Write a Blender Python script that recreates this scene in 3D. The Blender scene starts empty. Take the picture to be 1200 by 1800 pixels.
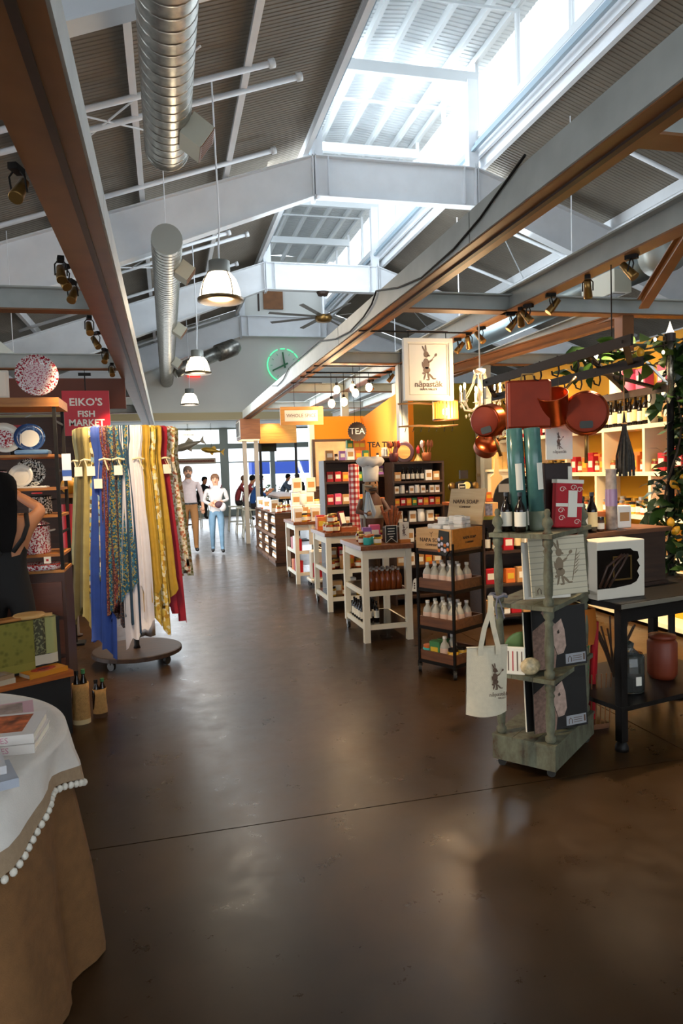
import bpy, math, random
from mathutils import Matrix, Vector
random.seed(7)
SC = bpy.context.scene
COL = SC.collection
PI = math.pi
# ---------------------------------------------------------------- camera
cam = bpy.data.cameras.new('camera'); cam.sensor_fit = 'HORIZONTAL'; cam.sensor_width = 24.0; cam.lens = 24.504
cam.clip_start = .05; cam.clip_end = 300
camo = bpy.data.objects.new('camera', cam); COL.objects.link(camo)
_y, _p, _r = .24345, -.057744, -.032339
_f = Vector((math.sin(_y)*math.cos(_p), math.cos(_y)*math.cos(_p), math.sin(_p)))
_R = Vector((math.cos(_y), -math.sin(_y), 0)); _U = _R.cross(_f)
_rt = math.cos(_r)*_R + math.sin(_r)*_U; _up = -math.sin(_r)*_R + math.cos(_r)*_U
camo.matrix_world = Matrix(((_rt.x, _up.x, -_f.x, 0), (_rt.y, _up.y, -_f.y, 0), (_rt.z, _up.z, -_f.z, 1.55), (0, 0, 0, 1)))
SC.camera = camo
# ---------------------------------------------------------------- world, exposure, daylight
SC.view_settings.view_transform = 'Standard'; SC.view_settings.look = 'None'
SC.view_settings.exposure = 0.85; SC.view_settings.gamma = 1.0; SC.view_settings.use_curve_mapping = False
W = bpy.data.worlds.new('World'); SC.world = W; W.use_nodes = True
W.node_tree.nodes['Background'].inputs[0].default_value = (.80, .90, 1.0, 1)
W.node_tree.nodes['Background'].inputs[1].default_value = 1.7
def area(name, loc, d, sx, sy, energy, col):
    l = bpy.data.lights.new(name, 'AREA'); l.shape = 'RECTANGLE'; l.size = sx; l.size_y = sy
    l.energy = energy; l.color = col
    o = bpy.data.objects.new(name, l); COL.objects.link(o); o.location = loc
    o.rotation_euler = Vector(d).to_track_quat('-Z', 'Z').to_euler(); return o
# daylight entering by the clerestory glazing on both sides of the roof monitor, and by the far shop windows
area('daylight_clerestory_west', (2.30, 12.4, 7.95), (1, 0, -.35), 20.8, 1.1, 850, (.84, .93, 1.0))
area('daylight_clerestory_east', (5.72, 12.4, 7.95), (-1, 0, -.35), 20.8, 1.1, 850, (.84, .93, 1.0))
area('entrance_fill_light', (1.0, -3.85, 1.75), (0, 1, .12), 11.0, 2.9, 15, (1.0, .93, .84))  # front fill added behind the camera, no source known there
area('side_fill_light', (-8.9, 4.8, 1.9), (1, .05, .12), 7.0, 2.4, 260, (.97, .97, 1.0))  # side fill added from the left to brighten beam and stall faces
area('daylight_far_windows', (3.2, 27.4, 1.7), (0, -1, -.1), 10.0, 3.0, 150, (.92, .96, 1.0))
# ---------------------------------------------------------------- helpers
def lin(h):
    if isinstance(h, (tuple, list)): return tuple(h[:3])
    h = h.lstrip('#'); c = [int(h[i:i+2], 16)/255 for i in (0, 2, 4)]
    return tuple(v/12.92 if v <= .04045 else ((v+.055)/1.055)**2.4 for v in c)
MATS = {}
def newmat(name):
    m = bpy.data.materials.new(name); m.use_nodes = True; MATS[name] = m
    nt = m.node_tree; return m, nt, nt.nodes['Principled BSDF']
def N(nt, t, **kw):
    n = nt.nodes.new(t)
    for k, v in kw.items():
        if k in n.inputs: n.inputs[k].default_value = v
        else: setattr(n, k, v)
    return n
def ramp(nt, fac, stops, interp='LINEAR'):
    r = nt.nodes.new('ShaderNodeValToRGB'); r.color_ramp.interpolation = interp
    els = r.color_ramp.elements
    while len(els) < len(stops): els.new(.5)
    for e, (p, c) in zip(els, stops): e.position = p; e.color = (*lin(c), 1)
    nt.links.new(fac, r.inputs[0]); return r.outputs[0]
def coords(nt, scale=(1, 1, 1), loc=(0, 0, 0), rot=(0, 0, 0)):
    t = nt.nodes.new('ShaderNodeTexCoord'); mp = nt.nodes.new('ShaderNodeMapping')
    mp.inputs['Scale'].default_value = scale; mp.inputs['Location'].default_value = loc; mp.inputs['Rotation'].default_value = rot
    nt.links.new(t.outputs['Object'], mp.inputs[0]); return mp.outputs[0]
def mat(name, col, rough=.6, metal=0, var=.0, vs=8, bump=0, bs=60, spec=.5, emit=None, es=1, alpha=None, trans=0):
    if name in MATS: return MATS[name]
    m, nt, b = newmat(name); c = lin(col)
    b.inputs['Base Color'].default_value = (*c, 1); b.inputs['Roughness'].default_value = rough; b.inputs['Metallic'].default_value = metal
    b.inputs['Specular IOR Level'].default_value = spec
    if var:
        n = N(nt, 'ShaderNodeTexNoise', Scale=vs, Detail=4); nt.links.new(coords(nt), n.inputs['Vector'])
        o = ramp(nt, n.outputs['Fac'], [(.3, tuple(v*(1-var) for v in c)), (.7, tuple(min(1, v*(1+var)) for v in c))])
        nt.links.new(o, b.inputs['Base Color'])
    if bump:
        n = N(nt, 'ShaderNodeTexNoise', Scale=bs, Detail=3); nt.links.new(coords(nt), n.inputs['Vector'])
        bp = N(nt, 'ShaderNodeBump', Strength=bump, Distance=.01); nt.links.new(n.outputs['Fac'], bp.inputs['Height'])
        nt.links.new(bp.outputs[0], b.inputs['Normal'])
    if emit is not None:
        b.inputs['Emission Color'].default_value = (*lin(emit), 1); b.inputs['Emission Strength'].default_value = es
    if trans: b.inputs['Transmission Weight'].default_value = trans
    if alpha is not None: b.inputs['Alpha'].default_value = alpha
    return m
def wood(name, c1, c2, rough=.5, scale=(1, 12, 12), d=3):
    if name in MATS: return MATS[name]
    m, nt, b = newmat(name)
    n = N(nt, 'ShaderNodeTexNoise', Scale=d, Detail=6, Distortion=.6); nt.links.new(coords(nt, scale), n.inputs['Vector'])
    nt.links.new(ramp(nt, n.outputs['Fac'], [(.3, c1), (.7, c2)]), b.inputs['Base Color']); b.inputs['Roughness'].default_value = rough
    return m
def speckle(name, base, spot, scale=60, th=.5, rough=.25):
    m, nt, b = newmat(name)
    n = N(nt, 'ShaderNodeTexNoise', Scale=scale, Detail=2); nt.links.new(coords(nt), n.inputs['Vector'])
    nt.links.new(ramp(nt, n.outputs['Fac'], [(th-.03, base), (th+.03, spot)]), b.inputs['Base Color']); b.inputs['Roughness'].default_value = rough
    return m
def floral(name, cols, scale=22, rough=.85):
    m, nt, b = newmat(name)
    v = N(nt, 'ShaderNodeTexVoronoi', Scale=scale); nt.links.new(coords(nt), v.inputs['Vector'])
    s = nt.nodes.new('ShaderNodeSeparateColor'); nt.links.new(v.outputs['Color'], s.inputs[0])
    k = len(cols); nt.links.new(ramp(nt, s.outputs[0], [(i/k, c) for i, c in enumerate(cols)], 'CONSTANT'), b.inputs['Base Color'])
    b.inputs['Roughness'].default_value = rough; return m
def emis(name, col, s):
    m, nt, b = newmat(name); b.inputs['Base Color'].default_value = (*lin(col), 1)
    b.inputs['Emission Color'].default_value = (*lin(col), 1); b.inputs['Emission Strength'].default_value = s; return m

class MB:
    def __init__(s): s.v = []; s.f = []; s.m = []; s.cur = 0; s.M = Matrix.Identity(4)
    def add(s, vs, fs):
        o = len(s.v); s.v += [tuple(s.M @ Vector(p)) for p in vs]
        s.f += [tuple(i+o for i in f) for f in fs]; s.m += [s.cur]*len(fs); return s
    def box(s, x0, x1, y0, y1, z0, z1):
        return s.add([(x0,y0,z0),(x1,y0,z0),(x1,y1,z0),(x0,y1,z0),(x0,y0,z1),(x1,y0,z1),(x1,y1,z1),(x0,y1,z1)],
            [(3,2,1,0),(4,5,6,7),(0,1,5,4),(1,2,6,5),(2,3,7,6),(3,0,4,7)])
    def cbox(s, x, y, z, sx, sy, sz): return s.box(x-sx/2, x+sx/2, y-sy/2, y+sy/2, z, z+sz)
    def rbox(s, x0, x1, y0, y1, z0, z1, r):            # chamfered upright edges and rims
        pts = lambda a: [(x0+a+r,y0+a),(x1-a-r,y0+a),(x1-a,y0+a+r),(x1-a,y1-a-r),(x1-a-r,y1-a),(x0+a+r,y1-a),(x0+a,y1-a-r),(x0+a,y0+a+r)]
        vs = []; lv = [(r, z0), (0, z0+r), (0, z1-r), (r, z1)]
        for a, z in lv: vs += [(x, y, z) for x, y in pts(a*.6)]
        fs = [tuple(range(7, -1, -1)), tuple(range(24, 32))]
        for k in range(3):
            for i in range(8): j = (i+1) % 8; fs.append((k*8+i, k*8+j, k*8+8+j, k*8+8+i))
        return s.add(vs, fs)
    def lathe(s, prof, n=16, c=(0, 0, 0), sx=1, sy=1, cap=True):
        vs = []; fs = []
        for r, z in prof:
            for i in range(n): a = 2*PI*i/n; vs.append((c[0]+r*math.cos(a)*sx, c[1]+r*math.sin(a)*sy, c[2]+z))
        for k in range(len(prof)-1):
            for i in range(n): j = (i+1) % n; fs.append((k*n+i, k*n+j, k*n+n+j, k*n+n+i))
        if cap:
            if prof[0][0] > 1e-5: fs.append(tuple(range(n-1, -1, -1)))
            if prof[-1][0] > 1e-5: fs.append(tuple(range((len(prof)-1)*n, len(prof)*n)))
        return s.add(vs, fs)
    def tube(s, pts, r, n=8, cap=True, closed=False):
        pts = [Vector(p) for p in pts]; L = len(pts); vs = []; fs = []
        rs = r if isinstance(r, (list, tuple)) else [r]*L
        prev = None
        for i, p in enumerate(pts):
            if closed: t = pts[(i+1) % L]-pts[i-1]
            else: t = pts[min(i+1, L-1)]-pts[max(i-1, 0)]
            t = t.normalized() if t.length > 1e-9 else Vector((0, 0, 1))
            if prev is None:
                u = t.orthogonal().normalized()
                ref = Vector((0, 0, 1)) if abs(t.z) < .9 else Vector((1, 0, 0)); u = t.cross(ref).normalized()
            else: u = (prev - t*prev.dot(t)); u = u.normalized() if u.length > 1e-6 else t.orthogonal().normalized()
            prev = u; w = t.cross(u)
            for k in range(n): a = 2*PI*k/n+PI/n; vs.append(p+(u*math.cos(a)+w*math.sin(a))*rs[i])
        for i in range(L-1 + (1 if closed else 0)):
            a0 = i*n; b0 = ((i+1) % L)*n
            for k in range(n): j = (k+1) % n; fs.append((a0+k, a0+j, b0+j, b0+k))
        if cap and not closed: fs += [tuple(range(n-1, -1, -1)), tuple(range((L-1)*n, L*n))]
        return s.add([tuple(v) for v in vs], fs)
    def prism(s, poly, d, o=(0, 0, 0), u=(1, 0, 0), v=(0, 0, 1)):   # polygon in the u,v plane thickened by vector d
        o = Vector(o); u = Vector(u); v = Vector(v); d = Vector(d); n = len(poly)
        a = [o+u*p[0]+v*p[1] for p in poly]; vs = [tuple(p) for p in a]+[tuple(p+d) for p in a]
        fs = [tuple(range(n)), tuple(range(2*n-1, n-1, -1))]+[(i, i+n, (i+1) % n+n, (i+1) % n) for i in range(n)]
        return s.add(vs, fs)
    def grid(s, rows, thick=0):                        # rows of points; optional solid thickness along y of the sheet normal
        h = len(rows); w = len(rows[0]); vs = [tuple(p) for r in rows for p in r]
        fs = [(i*w+j, i*w+j+1, (i+1)*w+j+1, (i+1)*w+j) for i in range(h-1) for j in range(w-1)]
        return s.add(vs, fs)
    def ell(s, c, rx, ry, rz, n=10, m=6):
        return s.lathe([(max(math.sin(PI*k/m), 0), -math.cos(PI*k/m)*rz) for k in range(m+1)], n, c, rx, ry, False)
    def build(s, name, mt, parent=None, smooth=False, loc=None, rot=None, label=None, kind=None):
        me = bpy.data.meshes.new(name); me.from_pydata(s.v, [], s.f)
        for x in (mt if isinstance(mt, (list, tuple)) else [mt]): me.materials.append(x)
        if any(s.m): me.polygons.foreach_set('material_index', s.m)
        if smooth: me.polygons.foreach_set('use_smooth', [True]*len(me.polygons))
        me.update(); o = bpy.data.objects.new(name, me); COL.objects.link(o)
        if parent: o.parent = parent
        if loc is not None: o.location = loc
        if rot is not None: o.rotation_euler = rot
        if label: o['label'] = label
        if kind: o['kind'] = kind
        return o
def at(x=0, y=0, z=0, rz=0, rx=0, ry=0):
    return Matrix.Translation((x, y, z)) @ Matrix.Rotation(rz, 4, 'Z') @ Matrix.Rotation(ry, 4, 'Y') @ Matrix.Rotation(rx, 4, 'X')
def tag(o, label, cat=None, group=None, kind=None):
    o['label'] = label
    if cat: o['category'] = cat
    if group: o['group'] = group
    if kind: o['kind'] = kind
    return o
def thing(name, label, cat, loc=(0, 0, 0), rz=0, group=None, kind=None):
    o = bpy.data.objects.new(name, None); COL.objects.link(o); o.empty_display_size = .05
    o.location = loc; o.rotation_euler = (0, 0, rz); return tag(o, label, cat, group, kind)
def struct(o, label=None):
    o['kind'] = 'structure'
    if label: o['label'] = label
    return o
def share(src, name=None, parent=None, loc=None, rot=None, scale=None):
    o = src.copy(); COL.objects.link(o)
    o.parent = parent if parent else src.parent
    if loc is not None: o.location = loc
    if rot is not None: o.rotation_euler = rot
    if scale is not None: o.scale = scale
    return o
def dup(root, loc=None, rz=None, label=None, group=None, scale=None, mats=None):
    r = root.copy(); COL.objects.link(r)
    if loc is not None: r.location = loc
    if rz is not None: r.rotation_euler = (0, 0, rz)
    if label: r['label'] = label
    if group: r['group'] = group
    if scale is not None: r.scale = scale if isinstance(scale, (tuple, list)) else (scale,)*3
    for ch in root.children:
        c = ch.copy(); COL.objects.link(c); c.parent = r
        for g in ch.children:
            d = g.copy(); COL.objects.link(d); d.parent = c
    return r
def text(name, body, size, mt, parent=None, loc=(0, 0, 0), rot=(PI/2, 0, 0), depth=.002, align='CENTER', bold=0, sx=1, shear=0):
    cu = bpy.data.curves.new(name, 'FONT'); cu.body = body; cu.size = size; cu.extrude = depth; cu.align_x = align; cu.align_y = 'CENTER'
    cu.offset = bold; cu.shear = shear; cu.resolution_u = 2
    t = bpy.data.objects.new(name+'_tmp', cu); COL.objects.link(t)
    me = bpy.data.meshes.new_from_object(t.evaluated_get(bpy.context.evaluated_depsgraph_get()))
    bpy.data.objects.remove(t); me.name = name; me.materials.clear(); me.materials.append(mt)
    o = bpy.data.objects.new(name, me); COL.objects.link(o); o.parent = parent; o.location = loc; o.rotation_euler = rot; o.scale = (sx, 1, 1)
    return o
def lamp(name, kind, loc, energy, col=(1, .72, .42), d=None, size=.05, angle=70, blend=.6):
    l = bpy.data.lights.new(name, kind); l.energy = energy; l.color = col; l.shadow_soft_size = size
    if kind == 'SPOT': l.spot_size = math.radians(angle); l.spot_blend = blend
    o = bpy.data.objects.new(name, l); COL.objects.link(o); o.location = loc
    if d is not None: o.rotation_euler = Vector(d).to_track_quat('-Z', 'Y').to_euler()
    return o
WARM = (1, .70, .40)
# ================================================================ materials of the shell
white_steel = mat('white_painted_steel', '#E9EDF1', .45, var=.04, vs=3)
grey_steel = mat('grey_painted_steel', '#A9ADA8', .5, var=.10, vs=5)
bronze_steel = mat('bronze_painted_steel', '#7A4E28', .45, var=.15, vs=5)
dark_steel = mat('dark_brown_steel', '#33231A', .5, var=.2, vs=6)
deck_mat = mat('roof_deck_taupe', '#7E766A', .6, var=.08, vs=2)
mon_white = mat('monitor_white_deck', '#DDE2E4', .5)
wall_white = mat('white_plaster', '#D9DAD5', .8, var=.03, vs=1)
cream = mat('cream_paint', '#C9B88E', .6)
galv = None
def _galv():
    m, nt, b = newmat('galvanised_spiral_duct')
    n = N(nt, 'ShaderNodeTexNoise', Scale=14, Detail=3); nt.links.new(coords(nt), n.inputs['Vector'])
    nt.links.new(ramp(nt, n.outputs['Fac'], [(.3, '#8E8E88'), (.7, '#B9B7AE')]), b.inputs['Base Color'])
    b.inputs['Metallic'].default_value = .85; b.inputs['Roughness'].default_value = .30
    return m
galv = _galv()
def _floor():
    m, nt, b = newmat('polished_concrete')
    c = coords(nt)
    n = N(nt, 'ShaderNodeTexNoise', Scale=.9, Detail=8, Roughness=.65); nt.links.new(c, n.inputs['Vector'])
    n2 = N(nt, 'ShaderNodeTexNoise', Scale=5, Detail=8, Roughness=.75); nt.links.new(c, n2.inputs['Vector'])
    mx = N(nt, 'ShaderNodeMath', operation='MULTIPLY_ADD'); nt.links.new(n2.outputs['Fac'], mx.inputs[0]); mx.inputs[1].default_value = .35; nt.links.new(n.outputs['Fac'], mx.inputs[2])
    nt.links.new(ramp(nt, mx.outputs[0], [(.42, '#2A1C0F'), (.66, '#372615'), (.95, '#46301A')]), b.inputs['Base Color'])
    nt.links.new(ramp(nt, n2.outputs['Fac'], [(.3, (.24,)*3), (.7, (.40,)*3)]), b.inputs['Roughness'])
    b.inputs['Specular IOR Level'].default_value = .30
    return m
floor_mat = _floor()
joint_mat = mat('joint_dark', '#1B140D', .9)
# ================================================================ floor: slabs with open joints
fl = struct(MB().box(-9, 14, -4, 28, -.12, -.02).build('floor', joint_mat), 'dark polished concrete floor with thin joints')
ys = [-4, 3.02, 9.72, 16.4, 23.1, 28]; xs = [-9, -3.2, 2.62, 8.4, 14]
for i in range(4):
    for j in range(5):
        g = .0035
        MB().box(xs[i]+g, xs[i+1]-g, ys[j]+g, ys[j+1]-g, -.03, 0).build('slab', floor_mat, fl)
# ================================================================ roof
SL = .34; XL, XR = 2.45, 5.56; ZE = 6.93
FY = [-.2, 5.64, 11.48, 17.32, 23.15]
ftop = lambda X: 6.71-SL*max(0, 2.564-X, X-5.447)
fbot = lambda X: 6.09-.385*max(0, 2.571-X, X-5.44)
for s, nm in ((-1, 'ceiling_left'), (1, 'ceiling_right')):
    X0, X1 = (XL, -9) if s < 0 else (XR, 14)
    L = abs(X1-X0); z = lambda d: ZE-SL*d
    mb = MB(); y = -4.0; pitch = .07; prof = []
    while y < 23.3:
        prof += [(y, 0), (y+pitch*.5, 0), (y+pitch*.6, .008), (y+pitch*.9, .008)]; y += pitch
    rows = [[(X0+s*d, yy, z(d)+h+.02) for yy, h in prof] for d in (0, L)]
    mb.grid(rows)
    ce = struct(mb.build(nm, deck_mat), 'ribbed steel roof deck on purlins, sloping to the %s' % ('left' if s < 0 else 'right'))
    MB().prism([(X0, ZE+.06), (X1, z(L)+.06), (X1, z(L)+.16), (X0, ZE+.16)], (0, 27.3, 0), (0, -4, 0)).build('roof_skin', deck_mat, ce)
    for k in range(9):
        d = .02+1.30*k + (.0 if s < 0 else .22*(k == 0)*0)
        xp = X0+s*d; zp = z(d)
        mbp = MB().box(xp-.006, xp+.006, -4, 23.2, zp-.20, zp+.01).box(xp-.04, xp+.04, -4, 23.2, zp-.206, zp-.196)
        mbp.build('purlin', white_steel, ce)
# roof monitor (raised clerestory)
mon = struct(thing('ceiling_monitor', 'white raised roof monitor with clerestory glazing', None, (4.0, 0, 7)), None)
if 'category' in mon: del mon['category']
mon.location = (0, 0, 0)
rows = []
prof = []; y = -1.0
while y < 23.3: prof += [(y, 0), (y+.05, 0), (y+.06, .014), (y+.09, .014)]; y += .1
MB().grid([[(x, yy, 8.78+h-abs(x-4.0)*.10) for yy, h in prof] for x in (2.2, 4.0, 5.8)]).build('monitor_deck', mon_white, mon)
MB().box(2.2, 5.8, -1, 23.3, 8.82, 8.9).build('monitor_roof_skin', deck_mat, mon)
for x in (2.95, 3.5, 4.0, 4.55, 5.1):
    MB().box(x-.035, x+.035, -1, 23.2, 8.52, 8.66).build('monitor_purlin', mon_white, mon)
for y in FY[1:]+[8.56, 14.4, 20.2]:
    MB().box(2.45, 5.5, y-.05, y+.05, 8.16, 8.34).build('monitor_beam', mon_white, mon)
for y in (7.1, 10.0, 12.9, 15.8, 18.8):
    MB().box(2.45, 5.5, y-.015, y+.015, 8.44, 8.48).build('monitor_rod', mon_white, mon)
pane_mat, _nt, _b = newmat('thin_window_glass')
_tr = _nt.nodes.new('ShaderNodeBsdfTransparent'); _gl = N(_nt, 'ShaderNodeBsdfGlossy', Roughness=.03); _mx = _nt.nodes.new('ShaderNodeMixShader'); _mx.inputs[0].default_value = .06
_nt.links.new(_tr.outputs[0], _mx.inputs[1]); _nt.links.new(_gl.outputs[0], _mx.inputs[2]); _nt.links.new(_mx.outputs[0], _nt.nodes['Material Output'].inputs[0])
for i, (xw, s) in enumerate(((2.45, -1), (5.50, 1))):
    w = struct(MB().box(xw-.04, xw+.04, -1, 23.2, 7.22, 7.34).box(xw-.04, xw+.04, -1, 23.2, 8.50, 8.62).build('window_%d' % (i+1), mon_white), 'long band of clerestory glazing on the %s side of the roof monitor' % ('left' if s < 0 else 'right'))
    MB().box(xw-.03, xw+.03, -1, 23.2, 6.9, 7.22).build('curb', white_steel, w)
    MB().box(xw-s*.10, xw-s*.04, -1, 23.2, 7.08, 7.13).build('sill_rail', mat('steel_blue_paint', '#9DB2C0', .4), w)
    MB().box(xw-s*.16, xw-s*.10, -1, 23.2, 6.98, 7.03).build('lower_rail', mat('steel_blue_paint', '#9DB2C0', .4), w)
    yy = [-1]+[5.64+1.46*k for k in range(-3, 13)]
    for k in range(len(yy)-1):
        if yy[k] < 2.5: continue
        MB().box(xw-.03, xw+.03, yy[k]-.03, yy[k]+.03, 7.34, 8.5).build('mullion', mon_white, w)
        MB().box(xw-.004, xw+.004, yy[k]+.03, yy[k+1]-.03, 7.34, 8.5).build('pane', pane_mat, w)
# rigid frames
for i, y in enumerate(FY):
    fr = struct(thing('roof_frame', ['', 'white steel roof frame nearest the top edge, mostly out of view', 'nearest full white steel roof frame across the hall', 'second white steel roof frame carrying the ceiling fan', 'farthest white steel roof frame, against the clock wall'][i] or 'white steel roof frame behind the viewpoint', None, (0, y, 0)))
    if 'category' in fr: del fr['category']
    xa = [-8.5, 2.564, 5.447, 13.5]
    for k, nm in enumerate(('left_rafter', 'centre_beam', 'right_rafter')):
        a, b = xa[k], xa[k+1]
        MB().prism([(a, fbot(a)), (b, fbot(b)), (b, ftop(b)), (a, ftop(a))], (0, .02, 0), (0, -.01, 0)).build(nm, white_steel, fr)
        for nmf, fz, dz in (('bottom_flange', fbot, -.02), ('top_flange', ftop, 0)):
            MB().prism([(a, fz(a)+dz), (b, fz(b)+dz), (b, fz(b)+dz+.02), (a, fz(a)+dz+.02)], (0, .20, 0), (0, -.10, 0)).build(nmf, white_steel, fr)
    for x in (2.54, 2.58, 2.80, 5.21, 5.42, 5.46):
        MB().box(x-.008, x+.008, -.10, .10, fbot(x)-.02-(.06 if abs(x-4) > 1.4 else 0), ftop(x)+(.08 if abs(x-4) > 1.4 else 0)).build('stiffener_plate', white_steel, fr)
    for x in (2.62, 5.39):
        MB().box(x-.09, x+.09, -.08, .08, ftop(x)+.02, 8.2).build('monitor_post', white_steel, fr)
# sprinkler branch pipes and bracing rods under the left roof
pz = lambda X, d=0: 6.75+.34*(X-2.56)-d
def bar(name, label, a, b, r=.03, m=white_steel, n=8, cap=True, cat='pipe', group=None):
    a = Vector(a); b = Vector(b); mb = MB().tube([(0, 0, 0), tuple(b-a)], r, n)
    o = mb.build(name, m, None, True, loc=a); tag(o, label, cat, group)
    if cap: e = (b-a).normalized(); MB().tube([tuple((b-a)-e*.02), tuple((b-a)+e*.05)], r*1.5, n).build('end_cap', m, o, True)
    return o
bi = ['before the first full roof frame', 'between first and second frames', 'before the clock wall']
for k in range(3):
    yo = 5.85*k
    for (yy, x0, x1), w in zip(((8.38, -3.0, 1.40), (8.85, -3.0, 1.82), (10.87, -3.0, 1.80)), ('shorter of close pair', 'longer of close pair', 'single before the frame')):
        bar('sprinkler_pipe', 'white sprinkler pipe, %s, %s' % (w, bi[k]), (x0, yy+yo, pz(x0)), (x1, yy+yo, pz(x1)), .035)
    for a, b, w in (((-1.4, 9.7, pz(-1.4)), (.55, 7.7, pz(.55)), 'one crossing rod'), ((-1.4, 7.8, pz(-1.4)), (.6, 9.9, pz(.6)), 'other crossing rod')):
        MB().tube([(a[0], a[1]+yo, a[2]), (b[0], b[1]+yo, b[2])], .012, 6).build('brace_rod', white_steel, bpy.data.objects['ceiling_left'])
# pipes and rods under the right roof
qz = lambda X, d=0: 6.75-.34*(X-5.45)-d
for k in range(3):
    yo = 5.85*k
    for yy, w in ((7.2, 'nearer'), (9.4, 'farther')):
        bar('sprinkler_pipe', '%s white pipe under right roof, %s' % (w, bi[k]), (11.5, yy+yo, qz(11.5)), (6.4, yy+yo, qz(6.4)), .035)
    MB().tube([(6.0, 6.4+yo, qz(6.0)), (9.6, 10.6+yo, qz(9.6))], .012, 6).build('brace_rod', white_steel, bpy.data.objects['ceiling_right'])
bar('sprinkler_main', 'long white sprinkler main running along the right roof slope', (8.1, 2, qz(8.1)-.1), (8.1, 22.8, qz(8.1)-.1), .07, cat='pipe')
# ================================================================ walls
wf = struct(MB().prism([(-9, 3.4), (14, 3.4), (14, 4.1), (5.5, 6.95), (5.5, 8.75), (2.45, 8.75), (2.45, 6.95), (-9, 3.1)], (0, .2, 0), (0, 23.3, 0)).build('wall_far', wall_white), 'pale wall above the far opening carrying the round neon sign')
MB().box(3.35, 4.0, 23.22, 23.3, 7.0, 7.9).build('louvre_vent', bronze_steel, wf)
MB().box(2.6, 2.66, 23.1, 23.16, 6.9, 8.0).build('riser_pipe', dark_steel, wf); MB().box(2.6, 3.2, 23.1, 23.16, 7.66, 7.72).build('riser_pipe', dark_steel, wf); MB().box(3.14, 3.2, 23.1, 23.16, 6.9, 7.7).build('riser_pipe', dark_steel, wf)
struct(MB().box(-9, 14, 23.06, 23.3, 3.36, 3.60).build('trim_1', cream), 'cream fascia beam under the far wall')
struct(MB().box(-9, 14, 23.5, 27.0, 3.36, 3.46).build('ceiling_far', mat('pale_blue_soffit', '#A9B4B8', .7)), 'low pale blue soffit beyond the far wall')
struct(MB().box(-9.2, -9, -4, 28, 3.2, 5).build('wall_left', wall_white), 'white outer wall on the left above the added side doors')
for y0, y1, w in ((-4, 1.2, 'near'), (8.4, 28, 'distant')): struct(MB().box(-9.2, -9, y0, y1, 0, 3.2).build('wall_left_'+w, wall_white), 'white outer left wall %s from the viewpoint' % w)
sd = struct(MB().box(-9.16, -9.04, 1.2, 8.4, 3.1, 3.2).box(-9.16, -9.04, 1.2, 8.4, 0, .1).build('window_5', grey_steel), 'glazed side doors added in the left outer wall for fill light')  # unseen doors, added to go with the side fill
pm_ = pane_mat if 'pane_mat' in globals() else white_steel
for k in range(7): MB().box(-9.14, -9.06, 1.2+1.2*k-.03, 1.2+1.2*k+.03, .1, 3.1).build('mullion', grey_steel, sd)
for k in range(6): MB().box(-9.105, -9.095, 1.23+1.2*k, 2.37+1.2*k, .1, 3.1).build('pane', pm_, sd)
struct(MB().box(14, 14.2, -4, 28, 0, 5).build('wall_right', wall_white), 'white outer wall on the right')
struct(MB().prism([(-9.2, 3.3), (14.2, 3.3), (14.2, 4.1), (5.6, 6.95), (5.6, 9), (2.4, 9), (2.4, 6.95), (-9.2, 3.3)], (0, .2, 0), (0, -4.2, 0)).build('wall_back', wall_white), 'white wall above the added glazing behind the viewpoint')
for x0, x1, w in ((-9.2, -4.6, 'left'), (6.6, 14.2, 'right')): struct(MB().box(x0, x1, -4.2, -4.0, 0, 3.3).build('wall_back_'+w, wall_white), 'white wall %s of the added glazing behind the viewpoint' % w)
eg = struct(MB().box(-4.6, 6.6, -4.16, -4.04, 3.18, 3.3).box(-4.6, 6.6, -4.16, -4.04, 0, .12).build('window_4', grey_steel), 'glazed front added behind the viewpoint for fill light')  # unseen glazing, added to go with the front fill
for k in range(9): MB().box(-4.6+1.4*k-.03, -4.6+1.4*k+.03, -4.14, -4.06, .12, 3.18).build('mullion', grey_steel, eg)
for k in range(8): MB().box(-4.57+1.4*k, -3.23+1.4*k, -4.105, -4.095, .12, 3.18).build('pane', pane_mat, eg)
# far shop front glazing
alu = mat('grey_aluminium', '#8D9793', .45, .3)
sg = struct(MB().box(-9, 14, 26.95, 27.05, 3.30, 3.40).box(-9, 14, 26.95, 27.05, 0, .25).build('window_3', alu), 'tall grey-framed shop front glazing at the far end')
cols = [-8.2, -6.2, -4.2, -2.2, -.4, 2.16, 4.0, 5.8, 7.8, 9.8, 11.8]
for i, x in enumerate(cols): MB().box(x-(.16 if i % 2 else .09), x+(.16 if i % 2 else .09), 26.9, 27.1, .25, 3.3).build('mullion', alu, sg)
for z0, z1 in ((2.56, 2.76), (2.02, 2.07)):
    for i in range(len(cols)-1): MB().box(cols[i]+.16, cols[i+1]-.09, 26.96, 27.04, z0, z1).build('transom', alu, sg)
for i in range(len(cols)-1):
    for z0, z1 in ((.25, 2.02), (2.07, 2.56), (2.76, 3.3)): MB().box(cols[i]+.1, cols[i+1]-.1, 26.995, 27.005, z0, z1).build('pane', pane_mat, sg)
# ground and neighbours seen through the far glazing
struct(MB().box(-40, 60, 27.1, 80, -.15, -.02).build('ground', mat('pale_paving', '#C9C4BA', .9)), 'pale outdoor paving beyond the far windows')
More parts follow.
